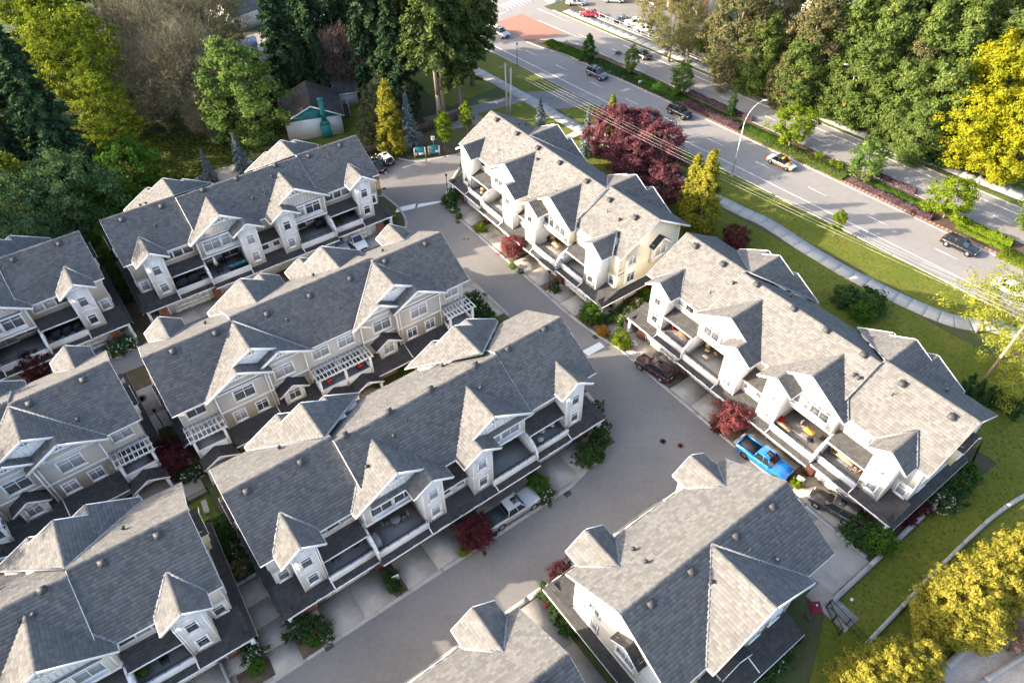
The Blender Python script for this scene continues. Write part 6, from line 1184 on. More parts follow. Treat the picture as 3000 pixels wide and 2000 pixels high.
def pole(label, base, h, lean=(0, 0), m='pole', arms=1, box=False):
    t = thing('utility_pole', label, 'utility pole', base); p = MB(); p.tube((0, 0, -.3), (lean[0], lean[1], h), .19, .13, 12); p.build('post', M[m], t, smooth=True)
    for k in range(arms):
        a = MB(); z = h - .5 - k * 1.1; f = z / h; c = Vector((lean[0] * f, lean[1] * f, z)); d = Vector((AN.x, AN.y, 0)) * 1.1; a.bar(c - d, c + d, .10, .12); a.build('crossarm', M['wood'], t)
        for s in (-1, -.4, .4, 1): i = MB(); q = c + d * s; i.tube((q.x, q.y, z + .06), (q.x, q.y, z + .26), .05, .03, 6); i.build('insulator', M['galv'], t)
    if box: b = MB(); b.tube((lean[0] * .75 + .35, 0, h * .72), (lean[0] * .75 + .35, 0, h * .82), .22, .22, 12); b.build('transformer', M['galv'], t)
    return t
pA, pB = G(1487, 333), G(2859, 1143); hA, hB = 8.9, 9.9
pole('pale utility pole, taller of the pair beside the cream row', pA, hA, (-.3, 0), 'palepole'); pole('brown stub pole, shorter of the pair beside the cream row', G(1495, 335), 8.2, (.2, 0), 'palepole', 0)
LB = Vector((1.05, 1.4, 0)); pole('leaning brown wooden pole on the lawn at the right edge', pB, hB, (1.9, 1.4), 'pole'); pole('far utility pole before the yellow maple', G(2797, 318), 8.8, (1.6, 1.5), 'palepole', 1, True)
tag(lamp('x', (0, 0, 0), 1, 1, 0), 'x', 'x') if False else None
def wire(label, a, b, sag, r=.022, grp=None):
    mb = MB(); a = Vector(a); b = Vector(b); n = 14; P = [a.lerp(b, i / n) - Vector((0, 0, sag * 4 * (i / n) * (1 - i / n))) for i in range(n + 1)]
    mb.path([p - a for p in P], r, 5); o = link('overhead_wire', mb.mesh('overhead_wire', M['wire']), loc=a); return tag(o, label, 'cable', grp)
eA = Vector((pA.x - .3, pA.y, hA)); eB = Vector((pB.x + 1.9, pB.y + 1.4, hB)); an = Vector((AN.x, AN.y, 0))
for s, z0, lb in ((-1.0, -.25, 'power cable over the near verge, nearest the townhouses'), (-.4, -.25, 'power cable over the near verge, second from the townhouses'), (.4, -.25, 'power cable over the near verge, third from the townhouses'), (1.0, -.25, 'power cable over the near verge, nearest the road')):
    wire(lb, eA + an * s + Vector((0, 0, z0)), eB + an * s + Vector((0, 0, z0)), .75, .012, 'cables over the near verge')
wire('cable carrying on from the wooden pole past the right edge, left', eB - an * .4, eB + Vector((AD.x, AD.y, 0)) * 45 - an * .4, .8, .012, 'cables over the near verge'); wire('cable carrying on from the wooden pole past the right edge, right', eB + an * .4, eB + Vector((AD.x, AD.y, 0)) * 45 + an * .4, .8, .012, 'cables over the near verge')
pc = G(2797, 318); eC = Vector((pc.x + 1.6, pc.y + 1.5, 8.5)); far = Vector((AD.x, AD.y, 0)) * -95
wire('upper far cable above the tan house', eC + an * .4, eC + far + an * 8 + Vector((0, 0, 9)), .6, .02, 'cables of the far pole'); wire('second far cable below the upper one', eC - an * .4, eC + far + an * 6.5 + Vector((0, 0, 9)), .6, .02, 'cables of the far pole'); wire('lowest far cable ending at the brick flats', Vector((pc.x + .9, pc.y + .8, 4.4)), Vector((pc.x + .9, pc.y + .8, 4.4)) + far * .68 + an * 4 + Vector((0, 0, 2.0)), .7, .03, 'cables of the far pole')
def railing():
    a0, a1, off = -112.0, -35.8, 113.75; o = A_(a0, off); t = thing('railing', 'white metal railing along the far pavement of the arterial road', 'railing', o); rz = math.atan2(AD.y, AD.x); t.rotation_euler.z = rz
    pm = MB(); pm.box(-.04, .04, -.04, .04, 0, 1.1); pm = pm.mesh('post', M['galv']); L = a1 - a0; n = 38
    for i in range(n + 1): link('post', pm, t, (L * i / n, 0, 0))
    for z in (.45, 1.1): r = MB(); r.bar((0, 0, z), (L, 0, z), .06, .07); r.build('rail', M['galv'], t)
    k = MB(); k.box(0, L, -.14, .14, -.05, .16); k.build('plinth', M['kerb'], t)
railing()
def fence(label, a, b, h=1.7, w=.16):
    a = Vector(a); b = Vector(b); d = b - a; L = d.length; t = thing('wooden_fence', label, 'fence', a, math.atan2(d.y, d.x)); pm = MB(); pm.box(0, w - .015, -.012, .012, .05, h); pm = pm.mesh('plank', mat('fence_plank', (0.105, 0.075, 0.052), .9, var=.2, objvar=.3))
    n = int(L / w)
    for i in range(n): link('plank', pm, t, (i * w, 0, random.uniform(-.02, .02)))
    ps = MB(); ps.box(-.06, .06, .02, .14, 0, h + .1); ps = ps.mesh('post', M['wood'])
    for i in range(int(L / 2.4) + 1): link('post', ps, t, (i * 2.4, 0, 0))
    for z in (.4, h - .3): r = MB(); r.box(0, L, .012, .05, z, z + .09); r.build('rail', M['wood'], t)
fence('wooden fence behind the parking bay', G(1062, 462), G(1150, 437)); fence('wooden fence behind the young maples', G(1215, 398), G(1345, 352))
fence('low wooden fence at the back of the wood row', G(520, 575), G(640, 530), 1.2)
def iron(label, a, b, h=1.2, step=.16):
    a = Vector(a); b = Vector(b); d = b - a; L = d.length; t = thing('iron_fence', label, 'fence', a, math.atan2(d.y, d.x)); q = MB()
    for i in range(int(L / step)): q.box(i * step - .01, i * step + .01, -.01, .01, .08, h)
    q.build('pickets', M['rail'], t, kind='stuff')
    for z in (.15, h - .08): r = MB(); r.box(0, L, -.02, .02, z, z + .05); r.build('rail', M['rail'], t)
    for x in (0, L / 2, L): r = MB(); r.box(x - .04, x + .04, -.04, .04, 0, h + .1); r.build('post', M['rail'], t)
iron('black iron fence closing the lane end by the lawn', W('b8', 34.9, -16.7), G(2534, 1890)); iron('black iron fence with a gate below the lower right block', W('b8', 34.9, -17.0), W('b9', .4, 9.2), 1.3); iron('black iron fence round the end of the sunlit row', G(2838, 1370), G(2862, 1315)); iron('iron fence across the passage left of the front row', W('b5', -5, 6.0), W('b5', -.9, 6.0), 1.1); iron('second iron fence across the passage left of the front row', W('b5', -5, 9.8), W('b5', -1.0, 9.8), 1.1); iron('low iron fence between the upper left rows', W('b1', -4.4, -1.5), W('b1', -.2, -1.5), 1.0)
def post_lamp(label, p, h=3.2):
    t = thing('path_lamp', label, 'path lamp', p); q = MB(); q.tube((0, 0, 0), (0, 0, h), .06, .045, 8); q.build('post', M['rail'], t); l = MB(); l.tube((0, 0, h), (0, 0, h + .3), .10, .16, 8); l.tube((0, 0, h + .3), (0, 0, h + .42), .22, .04, 8); l.build('lantern', M['rail'], t)
post_lamp('black path lamp in the passage beside the pergola row', G(487, 1262)); post_lamp('black path lamp in the bed of the cream row', G(1609, 858)); post_lamp('black path lamp at the curve by the cream row', G(1312, 572)); post_lamp('dark lamp post on the near verge by the firs', G(1515, 193), 4.0)
def sign(label, p, h=1.1, w=.5, hh=.45, rz=0.0, plates=1):
    t = thing('sign', label, 'sign', p, rz); q = MB(); q.tube((0, 0, 0), (0, 0, h), .03, .03, 6); q.build('post', M['galv'], t)
    for k in range(plates): b = MB(); b.box(-w / 2, w / 2, -.03, .0, h - hh - k * (hh + .05), h - k * (hh + .05)); pl = b.build('plate', M['trim'], t); c = MB(); c.box(-w * .3, w * .3, -.036, -.03, h - hh * .62 - k * (hh + .05), h - hh * .38 - k * (hh + .05)); c.build('lettering', mat('faded_red_print', (0.45, 0.2, 0.18), .6, var=.2), pl)
sign('white notice on a post before the blue pickup', G(2336, 1424), 1.6, .7, .6, R(-40)); sign('white notice on a tall post beside the teal boards', G(1273, 452), 3.2, .6, .7); sign('white notice in the passage left of the front row', G(713, 1676), .8, .7, .5, R(30)); sign('white notice among shrubs between the upper left rows', G(360, 862), .8, .6, .5, R(30)); sign('white notice at the garage pier of the wood row', G(644, 867), .8, .6, .5, R(30)); sign('double white notice in the bed between the lower driveways', G(1162, 1703), 1.2, .62, .42, R(30), 2); sign('white notice in the median planting', G(1874, 250), .9, .7, .5, R(20))
def board(label, p, rz, cols):
    t = thing('notice_board', label, 'notice board', p, rz)
    for x in (-.85, .85): q = MB(); q.box(x - .09, x + .09, -.09, .09, 0, 1.75); q.build('post', M['palepole'], t)
    b = MB(); b.prism([(-.75, -.25, .55), (.75, -.25, .55), (.75, .30, 1.75), (-.75, .30, 1.75)], (0, .05, -.03)); o = b.build('panel', mat('teal_board', (0.02, 0.20, 0.20), .5, var=.08), t)
    for (x, f, w, c) in cols: m_ = MB(); y0, z0 = -.25 + .55 * f, .55 + 1.2 * f; m_.prism([(x, y0 - .012, z0), (x + w, y0 - .012, z0), (x + w, y0 + .12, z0 + .29), (x, y0 + .12, z0 + .29)], (0, -.012, .006)); m_.build('printed_picture', mat('board_print', c, .5, var=.25, scale=5), o)
board('teal notice board beside the golden cedar', G(1232, 462), R(8), ((-.7, .12, .3, (0.6, 0.2, 0.04)), (-.15, .08, .75, (0.55, 0.6, 0.62)))); board('teal notice board under the young maple', G(1273, 457), R(8), ((-.7, .2, .35, (0.6, 0.25, 0.05)), (.2, .15, .5, (0.6, 0.6, 0.68))))
def hydrant(label, p):
    t = thing('fire_hydrant', label, 'hydrant', p); b = MB(); b.tube((0, 0, 0), (0, 0, .65), .16, .14, 10); b.ball((0, 0, .7), (.16, .16, .14)); b.build('barrel', C_red, t)
    for s in (-1, 1): q = MB(); q.tube((0, 0, .5), (s * .26, 0, .5), .07, .07, 8); q.build('nozzle', C_red, t)
hydrant('red hydrant beside the round green bush', G(2088, 140))
# walker behind the railing
def walker(label, p, rz):
    t = thing('person', label, 'person', p, rz); me = bpy.data.meshes.new('body'); V = [(0, 0, .95), (0, 0, 1.2), (0, .02, 1.42), (0, .03, 1.52), (0, .04, 1.66), (.10, 0, .90), (.12, .10, .50), (.12, -.02, .08), (.12, .12, .05), (-.10, 0, .90), (-.12, .02, .50), (-.12, -.16, .10), (-.12, -.03, .05), (.20, .02, 1.40), (.26, -.06, 1.14), (.25, .08, .92), (-.20, .02, 1.40), (-.26, .08, 1.14), (-.25, .20, .95)]
    E = [(0, 1), (1, 2), (2, 3), (3, 4), (0, 5), (5, 6), (6, 7), (7, 8), (0, 9), (9, 10), (10, 11), (11, 12), (2, 13), (13, 14), (14, 15), (2, 16), (16, 17), (17, 18)]
    me.from_pydata(V, E, []); rad = [.15, .15, .14, .06, .10, .10, .07, .05, .04, .10, .07, .05, .04, .07, .05, .035, .07, .05, .035]
    o = link('body', me, t); md = o.modifiers.new('skin', 'SKIN'); sv = me.skin_vertices[0].data if me.skin_vertices else None
    if sv is None: bpy.context.view_layer.update(); sv = me.skin_vertices[0].data if me.skin_vertices else None
    if sv:
        for i, r in enumerate(rad): sv[i].radius = (r, r * .85)
        sv[0].use_root = True
    o.modifiers.new('smooth', 'SUBSURF').levels = 1
    mt = mat('walker_clothes', (0.1, 0.1, 0.1), .8, var=0); nt = mt.node_tree; b = nt.nodes['Principled BSDF']; tc = nt.nodes.new('ShaderNodeTexCoord'); sp = nt.nodes.new('ShaderNodeSeparateXYZ'); rp = nt.nodes.new('ShaderNodeValToRGB'); rp.color_ramp.interpolation = 'CONSTANT'; dv = nt.nodes.new('ShaderNodeMath'); dv.operation = 'DIVIDE'; dv.inputs[1].default_value = 1.8
    nt.links.new(tc.outputs['Object'], sp.inputs[0]); nt.links.new(sp.outputs[2], dv.inputs[0]); nt.links.new(dv.outputs[0], rp.inputs[0]); e = rp.color_ramp.elements; e[0].position = 0; e[0].color = (.02, .03, .035, 1); e[1].position = .54; e[1].color = (.42, .03, .05, 1); x = e.new(.83); x.color = (.5, .3, .22, 1); nt.links.new(rp.outputs[0], b.inputs['Base Color']); me.materials.append(mt)
    h = MB(); h.ball((0, .02, 1.72), (.105, .12, .09), 0, 10, 6); h.build('hair', BLK, t)
p_ = A_(al_of(2241, 236), 112.6); walker('person in a red top and dark trousers walking along the far railing', (p_.x, p_.y, .06), math.atan2(AD.y, AD.x) + R(90))

# ---------------------------------------------------------------- buildings round about
def simple_house(name, label, p, rz, w, d, hw_, rise, wallm, roofm, ov=.5):
    t = thing(name, label, 'house', p, rz); b = MB(); b.prism([(-w / 2, -d / 2, 0), (w / 2, -d / 2, 0), (w / 2, -d / 2, hw_), (0, -d / 2, hw_ + rise * (w / 2) / (w / 2 + ov) + .0), (-w / 2, -d / 2, hw_)], (0, d, 0)); b.build('wall', wallm, t)
    rf = Roof(); X, Y = w / 2 + ov, d / 2 + ov; z0 = hw_ - .25 + .3; z1 = hw_ + rise + .2
    for s in (-1, 1): rf.slope([(s * X, -Y, z0), (s * X, Y, z0), (0, Y, z1), (0, -Y, z1)], e=.28); rf.edge((s * X, -Y, z0), (0, -Y, z1)); rf.edge((s * X, Y, z0), (0, Y, z1)); rf.edge((s * X, -Y, z0), (s * X, Y, z0), .16, .1)
    rf.cap((0, -Y, z1), (0, Y, z1)); rf.build('roof', t, roofm); return t
M['mossroof'] = mat('mossy_shingle', (0.085, 0.085, 0.08), .95, var=.2, scale=1.0, island=.25, c2=(0.075, 0.05, 0.035), scale2=.35)
hp = G(928, 404) + Vector((-1.1, 4.2, 0)); t = simple_house('house', 'old white house with a teal gable and teal chimney behind the wood row', (hp.x, hp.y, 0), R(16), 9.0, 8.5, 3.4, 2.2, M['whitewall'], 'mossroof')
gt = MB(); gt.prism([(-4.7, -4.30, 3.35), (4.7, -4.30, 3.35), (0, -4.30, 5.45)], (0, .06, 0)); gt.build('gable_panel', M['teal'], t); ch = MB(); ch.box(.9, 2.5, -5.0, -4.2, 0, 2.3); ch.prism([(.9, -5.0, 2.3), (2.5, -5.0, 2.3), (2.1, -5.0, 3.0), (1.3, -5.0, 3.0)], (0, .8, 0)); ch.box(1.3, 2.1, -5.0, -4.3, 3.0, 6.6); ch.box(1.22, 2.18, -5.08, -4.22, 6.6, 6.75); ch.build('chimney', M['teal'], t)
po = simple_house('house', 'small grey roofed porch wing of the old white house', (hp.x + 4.2, hp.y + 8.6, 0), R(108), 4.2, 3.6, 2.6, 1.2, M['whitewall'], 'mossroof', .35)
st = thing('garden_steps', 'dark steps with a white rail beside the old white house', 'steps', (hp.x + 4.6, hp.y + 2.4, 0), R(18))
for i in range(7): s_ = MB(); s_.box(0, 1.1, i * .32, i * .32 + .30, 0, .2 + i * .19); s_.build('step', M['iron'], st)
hr = MB(); hr.bar((1.15, 0, 1.0), (1.15, 2.2, 2.4), .05, .05); hr.bar((1.15, 0, 0), (1.15, 0, 1.0), .05, .05); hr.build('handrail', M['trim'], st)
bp_ = G(742, 60); simple_house('house', 'white house with a long grey roof at the top among the conifers', (bp_.x, bp_.y + 2, 0), R(-40), 9, 15, 3.2, 2.4, M['whitewall'], 'shingle')
gs = G(735, 160); t = thing('garden_shed', 'pale blue shed roof half hidden by the light green tree', 'shed', (gs.x, gs.y, 0), R(20)); b = MB(); b.box(-1.6, 1.6, -1.4, 1.4, 0, 2.2); b.build('wall', M['whitewall'], t); b = MB(); b.prism([(-1.8, -1.6, 2.2), (1.8, -1.6, 2.2), (1.8, 1.6, 2.7), (-1.8, 1.6, 2.7)], (0, 0, .08)); b.build('roof', mat('pale_metal_roof', (0.33, 0.36, 0.42), .5, var=.1), t)
# paved terrace behind the wood row
sheet('terrace', [G(560, 530), G(600, 505), G(735, 470), G(760, 490), G(640, 560)], .03, M['concrete'])
# brick flats and the tan house beyond the road
def flats():
    p = G(2050, 62); rz = math.atan2(AD.y, AD.x) + R(2); t = thing('apartment_building', 'red brick flats with dark framed windows beyond the far car park', 'flats', (p.x, p.y, 0), rz); A0 = 24
    b = MB(); b.box(-A0, 1.5, 0, 12, 0, 11); b.build('wall', M['beige'], t)
    for k in range(6):
        x = -k * 4.2 + 1.0; q = MB(); q.box(x - .55, x + .5, -.5, .3, 0, 9.5, 1); brick_wall(q, (x - .55, -.5), (x + .5, -.5), 0, 9.5, (0, -1)); q.build('brick_pier', [M['brick'], M['mortar']], t)
        for j in range(3):
            f = MB(); z = .4 + j * 3.1; x0, x1 = x - 3.3, x - .9; f.box(x0, x1, -.08, 0, z, z + 2.2); fo = f.build('window', M['rail'], t)
            for c in range(3): g = MB(); w3 = (x1 - x0) / 3; g.box(x0 + c * w3 + .06, x0 + (c + 1) * w3 - .06, -.10, -.08, z + .1, z + 2.1); g.build('pane', M['pane'], fo)
            s = MB(); s.box(x0 - .3, x1 + .3, -.9, 0, z + 2.45, z + 2.6); s.build('balcony', M['trim'], t)
        a = MB(); a.prism([(x - 3.6, -1.3, 2.9), (x - .6, -1.3, 2.9), (x - .6, 0, 3.4), (x - 3.6, 0, 3.4)], (0, 0, .08)); a.build('awning', M['shingle_dark'], t)
flats()
tp = G(2420, 62); t = simple_house('house', 'tan house with a pale brown roof among the cedars at the top', (tp.x + 3, tp.y + 4, 0), R(-35), 11, 13, 9.0, 3.0, M['beige'], 'tanroof') if M.update(tanroof=mat('tan_shingle', (0.20, 0.145, 0.11), .9, var=.1, island=.2)) is None else None
for x in (-2.6, 0, 2.6): add_window(t, 'wide', x, -6.5, 7.2)

# ---------------------------------------------------------------- things on the balconies and in the courtyards
def chair(label, p, rz, m, grp=None, cat='chair'):
    t = thing('chair', label, cat, p, rz, grp); s = MB(); s.box(-.28, .28, -.27, .27, .40, .50); s.build('seat', m, t); b = MB(); b.prism([(-.28, .24, .48), (.28, .24, .48), (.28, .36, 1.0), (-.28, .36, 1.0)], (0, .06, 0)); b.build('backrest', m, t)
    for x in (-.25, .25):
        for y in (-.23, .25): l = MB(); l.tube((x, y, 0), (x, y, .42), .02, .02, 6); l.build('leg', M['rail'], t)
    for x in (-.30, .30): a = MB(); a.box(x - .03, x + .03, -.25, .28, .62, .67); a.build('arm', M['rail'], t)
def table(label, p, rz, m, w=1.1, d=.8, h=.7, round_=False):
    t = thing('table', label, 'table', p, rz); a = MB()
    if round_: a.tube((0, 0, h - .04), (0, 0, h), w / 2, w / 2, 18)
    else: a.box(-w / 2, w / 2, -d / 2, d / 2, h - .05, h)
    a.build('tabletop', m, t)
    for x in (-w * .35, w * .35):
        for y in (-d * .35, d * .35): l = MB(); l.tube((x, y, 0), (x, y, h - .05), .025, .025, 6); l.build('leg', M['rail'], t)
def grill(label, p, rz, m, s=1.0):
    t = thing('covered_grill', label, 'covered grill', p, rz); mb = MB(); P = [(-.75, 0), (-.72, .7), (-.45, 1.0), (0, 1.1), (.45, 1.02), (.70, .7), (.75, 0)]; mb.prism([(x * s, -.30 * s, z * s) for x, z in P], (0, .6 * s, 0)); mb.build('cover', m, t)
    k = MB(); k.prism([(x * s * .8, -.36 * s, z * s * .93) for x, z in P], (0, .72 * s, 0)); k.build('cover_fold', m, t)
def parasol(label, p, m, closed=True):
    t = thing('parasol', label, 'parasol', p); q = MB(); q.tube((0, 0, 0), (0, 0, 2.35), .03, .03, 8); q.build('pole', M['galv'], t); q = MB(); q.tube((0, 0, 0), (0, 0, .1), .28, .26, 12); q.build('base', M['iron'], t)
    if closed:
        for k in range(6): a = k * 1.047; c = MB(); c.bar((.03 * math.cos(a), .03 * math.sin(a), 2.3), (.24 * math.cos(a), .24 * math.sin(a), 1.2), .16, .05); c.build('canopy_fold', m, t)
    else:
        for k in range(4):
            a = k * 1.5708 + .785; b2 = a + 1.5708; c = MB(); c.raw([(0, 0, 2.3), (0.72 * math.cos(a), 0.72 * math.sin(a), 1.95), (0.72 * math.cos(b2), 0.72 * math.sin(b2), 1.95), (0, 0, 2.25), (0.72 * math.cos(a), 0.72 * math.sin(a), 1.9), (0.72 * math.cos(b2), 0.72 * math.sin(b2), 1.9)], [[1, 2, 2, 0][:1] + [2, 0], [4, 3, 5]]); c.raw([(0.72 * math.cos(a), 0.72 * math.sin(a), 1.95), (0.72 * math.cos(b2), 0.72 * math.sin(b2), 1.95), (0.72 * math.cos(b2), 0.72 * math.sin(b2), 1.78), (0.72 * math.cos(a), 0.72 * math.sin(a), 1.78)], [[0, 1, 2, 3]]); c.build('canopy_panel', m, t)
        f = MB(); f.ball((0, 0, 2.36), .08, 0, 8, 5); f.build('finial', M['trim'], t)
def pot(label, p, leaf, r=.25, h=.45, grp=None, potm=None):
    t = thing('potted_plant', label, 'potted plant', p, 0, grp); b = MB(); b.tube((0, 0, 0), (0, 0, h), r * .75, r, 12); b.build('pot', potm or M['iron'], t); mb = MB(); n = 260; d = sph(n); d[:, 2] = np.abs(d[:, 2]); quads(mb, d * r * 1.5 * rng.uniform(.5, 1, (n, 1)) + np.array([0, 0, h]), d + (0, 0, .4), np.full(n, .07), np.full(n, .05)); mb.build('foliage', leaf, t)
def sofa(label, p, rz, m, w=1.9):
    t = thing('sofa', label, 'sofa', p, rz); s = MB(); s.box(-w / 2, w / 2, -.4, .4, .0, .30); s.build('base', M['rail'], t)
    for i in range(3): c = MB(); c.box(-w / 2 + w * i / 3 + .02, -w / 2 + w * (i + 1) / 3 - .02, -.38, .30, .30, .46); c.build('cushion', m, t); c = MB(); c.box(-w / 2 + w * i / 3 + .02, -w / 2 + w * (i + 1) / 3 - .02, .22, .42, .46, .85); c.build('back_cushion', m, t)
def BP(b, u, v, z=2.85): return W(b, u, v, z)
TEALC = mat('teal_cushion', (0.05, 0.22, 0.26), .8, var=.1); REDC = mat('red_cushion', (0.55, 0.035, 0.03), .7, var=.05); BRN = mat('brown_wood', (0.20, 0.11, 0.06), .7, var=.2); TANW = mat('tan_wood', (0.42, 0.27, 0.16), .7, var=.15); BLKC = mat('black_cover', (0.022, 0.024, 0.028), .7, var=.15); GRYC = mat('grey_cover', (0.22, 0.21, 0.21), .7, var=.1); YEL = mat('ochre_top', (0.62, 0.33, 0.06), .6, var=.05); RAT = mat('rattan', (0.42, 0.29, 0.17), .8, var=.15); WHC = mat('white_canvas', (0.75, 0.74, 0.72), .8, var=.04); PLN = mat('pale_wood', (0.5, 0.42, 0.33), .7, var=.1)
y8 = HB['b8'].rotation_euler.z
chair('red cushioned chair on the first sunlit balcony, by the tower', BP('b8', 5.2, -5.4), y8 + 2.4, REDC); chair('red cushioned chair on the first sunlit balcony, by the party wall', BP('b8', 7.6, -5.6), y8 - 2.2, REDC); chair('red cushioned chair on the first sunlit balcony, at the back', BP('b8', 6.9, -4.4), y8, REDC); table('brown table among red chairs', BP('b8', 6.4, -5.5), y8, BRN, 1.2, .8); pot('red flowers on the first sunlit balcony', BP('b8', 7.9, -6.5), LM['redflower'])
chair('rattan lounge chair on the second sunlit balcony', BP('b8', 9.6, -5.0), y8 + .6, RAT); chair('brown lounge chair on the second sunlit balcony', BP('b8', 10.6, -4.6), y8 - .5, BRN); table('small pale table on the second sunlit balcony', BP('b8', 10.2, -5.9), y8, PLN, .7, .5, .5)
chair('grey chair beside the ochre table', BP('b8', 22.6, -5.2), y8 + 1.5, GRYC); chair('dark chair beside the ochre table', BP('b8', 24.0, -6.2), y8 - .8, BLKC); table('ochre topped table on the third sunlit balcony', BP('b8', 23.3, -5.5), y8, YEL, 1.0, .7); table('long wooden planter table on the third sunlit balcony', BP('b8', 21.3, -6.8), y8, TANW, 1.7, .6, .5); pot('pot of red flowers on the third sunlit balcony', BP('b8', 20.7, -6.4), LM['redflower'], .28); chair('black chair at the party wall of the third sunlit balcony', BP('b8', 24.6, -5.0), y8 - 1.5, BLKC)
table('tan dining table on the last sunlit balcony', BP('b8', 27.4, -5.4), y8, TANW, 1.7, .9); chair('tan chair at the left of the dining table', BP('b8', 26.2, -5.4), y8 + 1.57, TANW); chair('tan chair at the right of the dining table', BP('b8', 28.7, -5.5), y8 - 1.57, TANW); chair('tan chair behind the dining table', BP('b8', 27.4, -4.5), y8, TANW); pot('blue pot by the party wall of the last sunlit balcony', BP('b8', 25.9, -4.4), LM['dkgreen'], .22, .5, None, C_blue)
y7 = HB['b7'].rotation_euler.z
chair('rattan chair on the first cream balcony', BP('b7', 6.9, -5.3), y7 - .6, RAT); chair('rattan chair near the railing of the first cream balcony', BP('b7', 6.2, -6.2), y7 + .8, RAT); pot('leafy pot on the first cream balcony', BP('b7', 4.8, -5.0), LM['green'], .3); grill('dark covered grill on the second cream balcony', BP('b7', 10.2, -5.2), y7, mat('dark_grey_cover', (0.06, 0.058, 0.055), .7, var=.1)); chair('red chair on the second cream balcony', BP('b7', 12.0, -5.6), y7 - 1.2, REDC); table('tan table on the third cream balcony', BP('b7', 22.0, -5.4), y7, TANW, 1.2, .8); chair('tan chair on the third cream balcony', BP('b7', 21.0, -5.0), y7 + 1.2, TANW); pot('green pot on the third cream balcony', BP('b7', 20.0, -5.2), LM['dkgreen'])
y5 = HB['b5'].rotation_euler.z
table('small black table on the first shaded balcony', BP('b5', 5.4, -5.6), y5, BLKC, .7, .7); pot('leafy pot on the first shaded balcony', BP('b5', 6.6, -5.2), LM['dkgreen'], .3); pot('leafy pot near the party wall of the first shaded balcony', BP('b5', 7.5, -5.4), LM['dkgreen'], .34); grill('grey covered grill beside the party wall', BP('b5', 9.0, -6.3), y5 + 1.57, GRYC); table('round table on the second shaded balcony', BP('b5', 11.4, -5.6), y5, GRYC, 1.0, 1.0, .72, True); chair('grey chair left of the round table', BP('b5', 10.6, -5.4), y5 + 1.4, GRYC); chair('grey chair right of the round table', BP('b5', 12.2, -5.8), y5 - 1.6, GRYC)
chair('black wicker chair on the end balcony at the bend', BP('b5', 29.4, -4.6), y5, BLKC); chair('black chair at the left of the end balcony', BP('b5', 26.8, -4.6), y5 + .6, BLKC); WF = LM['white']
pot('white flowers on the end balcony, by the tower', BP('b5', 29.2, -5.6), WF, .24); pot('white flowers in the middle of the end balcony', BP('b5', 28.0, -5.6), WF, .26); pot('white flowers near the railing of the end balcony', BP('b5', 27.2, -6.4), WF, .22); pot('leafy pot at the party wall of the end balcony', BP('b5', 26.2, -5.0), LM['dkgreen'], .28)
y1 = HB['b1'].rotation_euler.z
grill('black covered grill on the first balcony of the wood row, left', BP('b1', 5.1, -6.0), y1, BLKC, 1.1); grill('black covered grill on the first balcony of the wood row, right', BP('b1', 6.5, -5.9), y1, BLKC, 1.1); sofa('brown cushioned sofa on the first balcony of the wood row', BP('b1', 7.3, -5.0), y1 - .1, mat('taupe_cushion', (0.20, 0.16, 0.15), .8, var=.05)); parasol('closed white parasol on the second balcony of the wood row', BP('b1', 9.5, -5.8), WHC); sofa('teal sofa on the second balcony of the wood row', BP('b1', 11.9, -6.3), y1 + 3.14, TEALC, 2.3); table('dark round table under the closed parasol', BP('b1', 9.6, -6.2), y1, BLKC, 1.0, 1.0, .7, True); chair('dark chair between the parasol and the teal sofa', BP('b1', 10.6, -5.0), y1, BLKC)
pot('big leafy pot on the last balcony of the wood row, left', BP('b1', 25.6, -5.6), LM['dkgreen'], .45, .5); pot('big leafy pot on the last balcony of the wood row, right', BP('b1', 26.6, -5.5), LM['dkgreen'], .45, .5); grill('black covered grill on the third balcony of the wood row', BP('b1', 23.9, -4.6), y1, BLKC)
y2 = HB['b2'].rotation_euler.z
for u, lb in ((26.2, 'left'), (27.3, 'middle'), (28.4, 'right')): grill('black covered grill on the left edge balcony, %s of three' % lb, BP('b2', u, -5.6), y2 + .4, BLKC, .85)
y6 = HB['b6'].rotation_euler.z
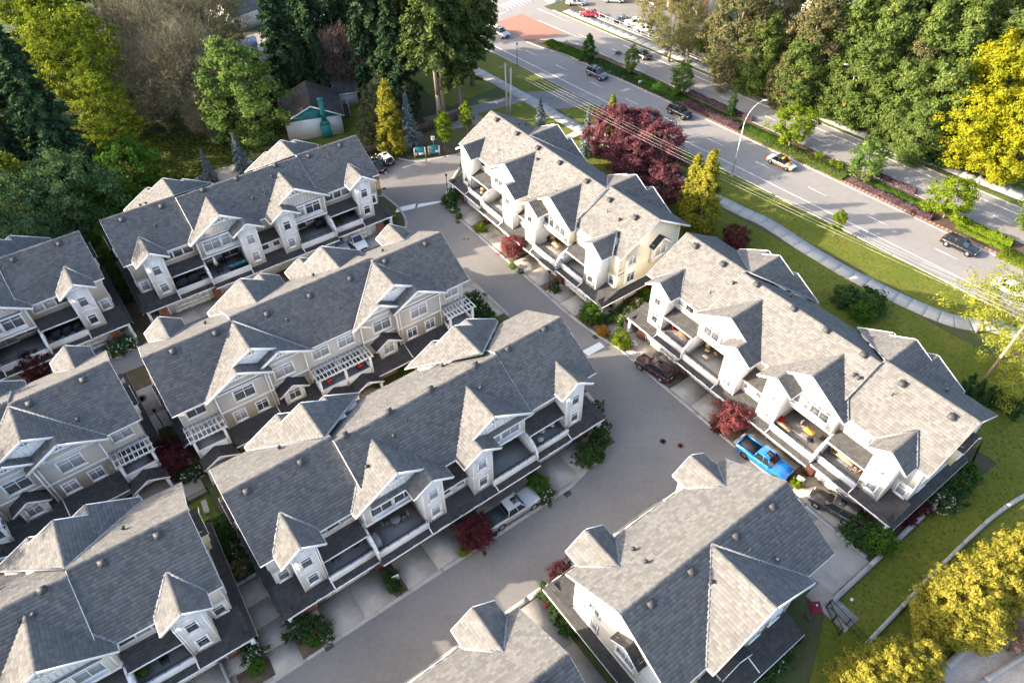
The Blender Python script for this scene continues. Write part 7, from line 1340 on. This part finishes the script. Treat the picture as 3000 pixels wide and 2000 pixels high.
table('dark table on the lower left balcony', BP('b6', 26.9, -5.0), y6, BLKC, 1.1, .8); pot('leafy pot at the party wall of the lower left balcony', BP('b6', 26.0, -5.9), LM['green'], .4); chair('dark chair on the lower left balcony', BP('b6', 27.6, -6.0), y6, BLKC); pot('leafy pot by the tower of the lower left balcony', BP('b6', 28.9, -5.3), LM['brown'], .3)
for i, (u, c_) in enumerate(((14.6, 'red'), (18.2, 'red'))): chair('%s chair behind the pergola, %s side' % (c_, ('right', 'left')[i]), BP('b3', u, 5.9), HB['b3'].rotation_euler.z, REDC)
parasol('small maroon parasol with a white knob beside the iron fence', G(2392, 1774, 2.2) - Vector((0, 0, 2.2)), mat('maroon_canvas', (0.13, 0.012, 0.02), .8, var=.06), False)
for i, (x, y) in enumerate(((1045, 1128), (1090, 1105), (1020, 1165))): pot('pot in the middle courtyard, %s from the pergola' % ('first', 'second', 'third')[i], G(x, y, .05), (LM['green'], LM['redflower'], LM['dkgreen'])[i], .3)
for i, (x, y, r) in enumerate(((728, 1905, .35), (742, 1912, .3), (730, 1930, .3))):
    mb = MB()
    for k in range(16): a0, a1 = k * .3927, (k + 1) * .3927; mb.tube((r * math.cos(a0), r * math.sin(a0), .35), (r * math.cos(a1), r * math.sin(a1), .35), .03, .03, 6)
    o = link('garden_hoop', mb.mesh('garden_hoop', M['galv']), loc=G(x, y, .05)); tag(o, 'pale garden hoop in the bed beside the pad, %s of three' % ('largest', 'middle', 'front')[i], 'hoop')
bin_ = thing('bench', 'pale slatted bench in the passage left of the front row', 'bench', G(605, 1490, .05), R(120))
for k in range(5): b = MB(); b.box(-.8, .8, -.25 + k * .1, -.17 + k * .1, .42, .46); b.build('slat', M['palepole'], bin_)
for x in (-.65, .65): b = MB(); b.box(x - .05, x + .05, -.22, .22, 0, .42); b.build('leg', M['palepole'], bin_)
mb = MB(); mb.ball((0, 0, .12), (.16, .16, .14)); tag(link('ball', mb.mesh('ball', M['trim']), loc=G(2494, 1757)), 'white ball lying on the shaded lawn by the iron fence', 'ball')
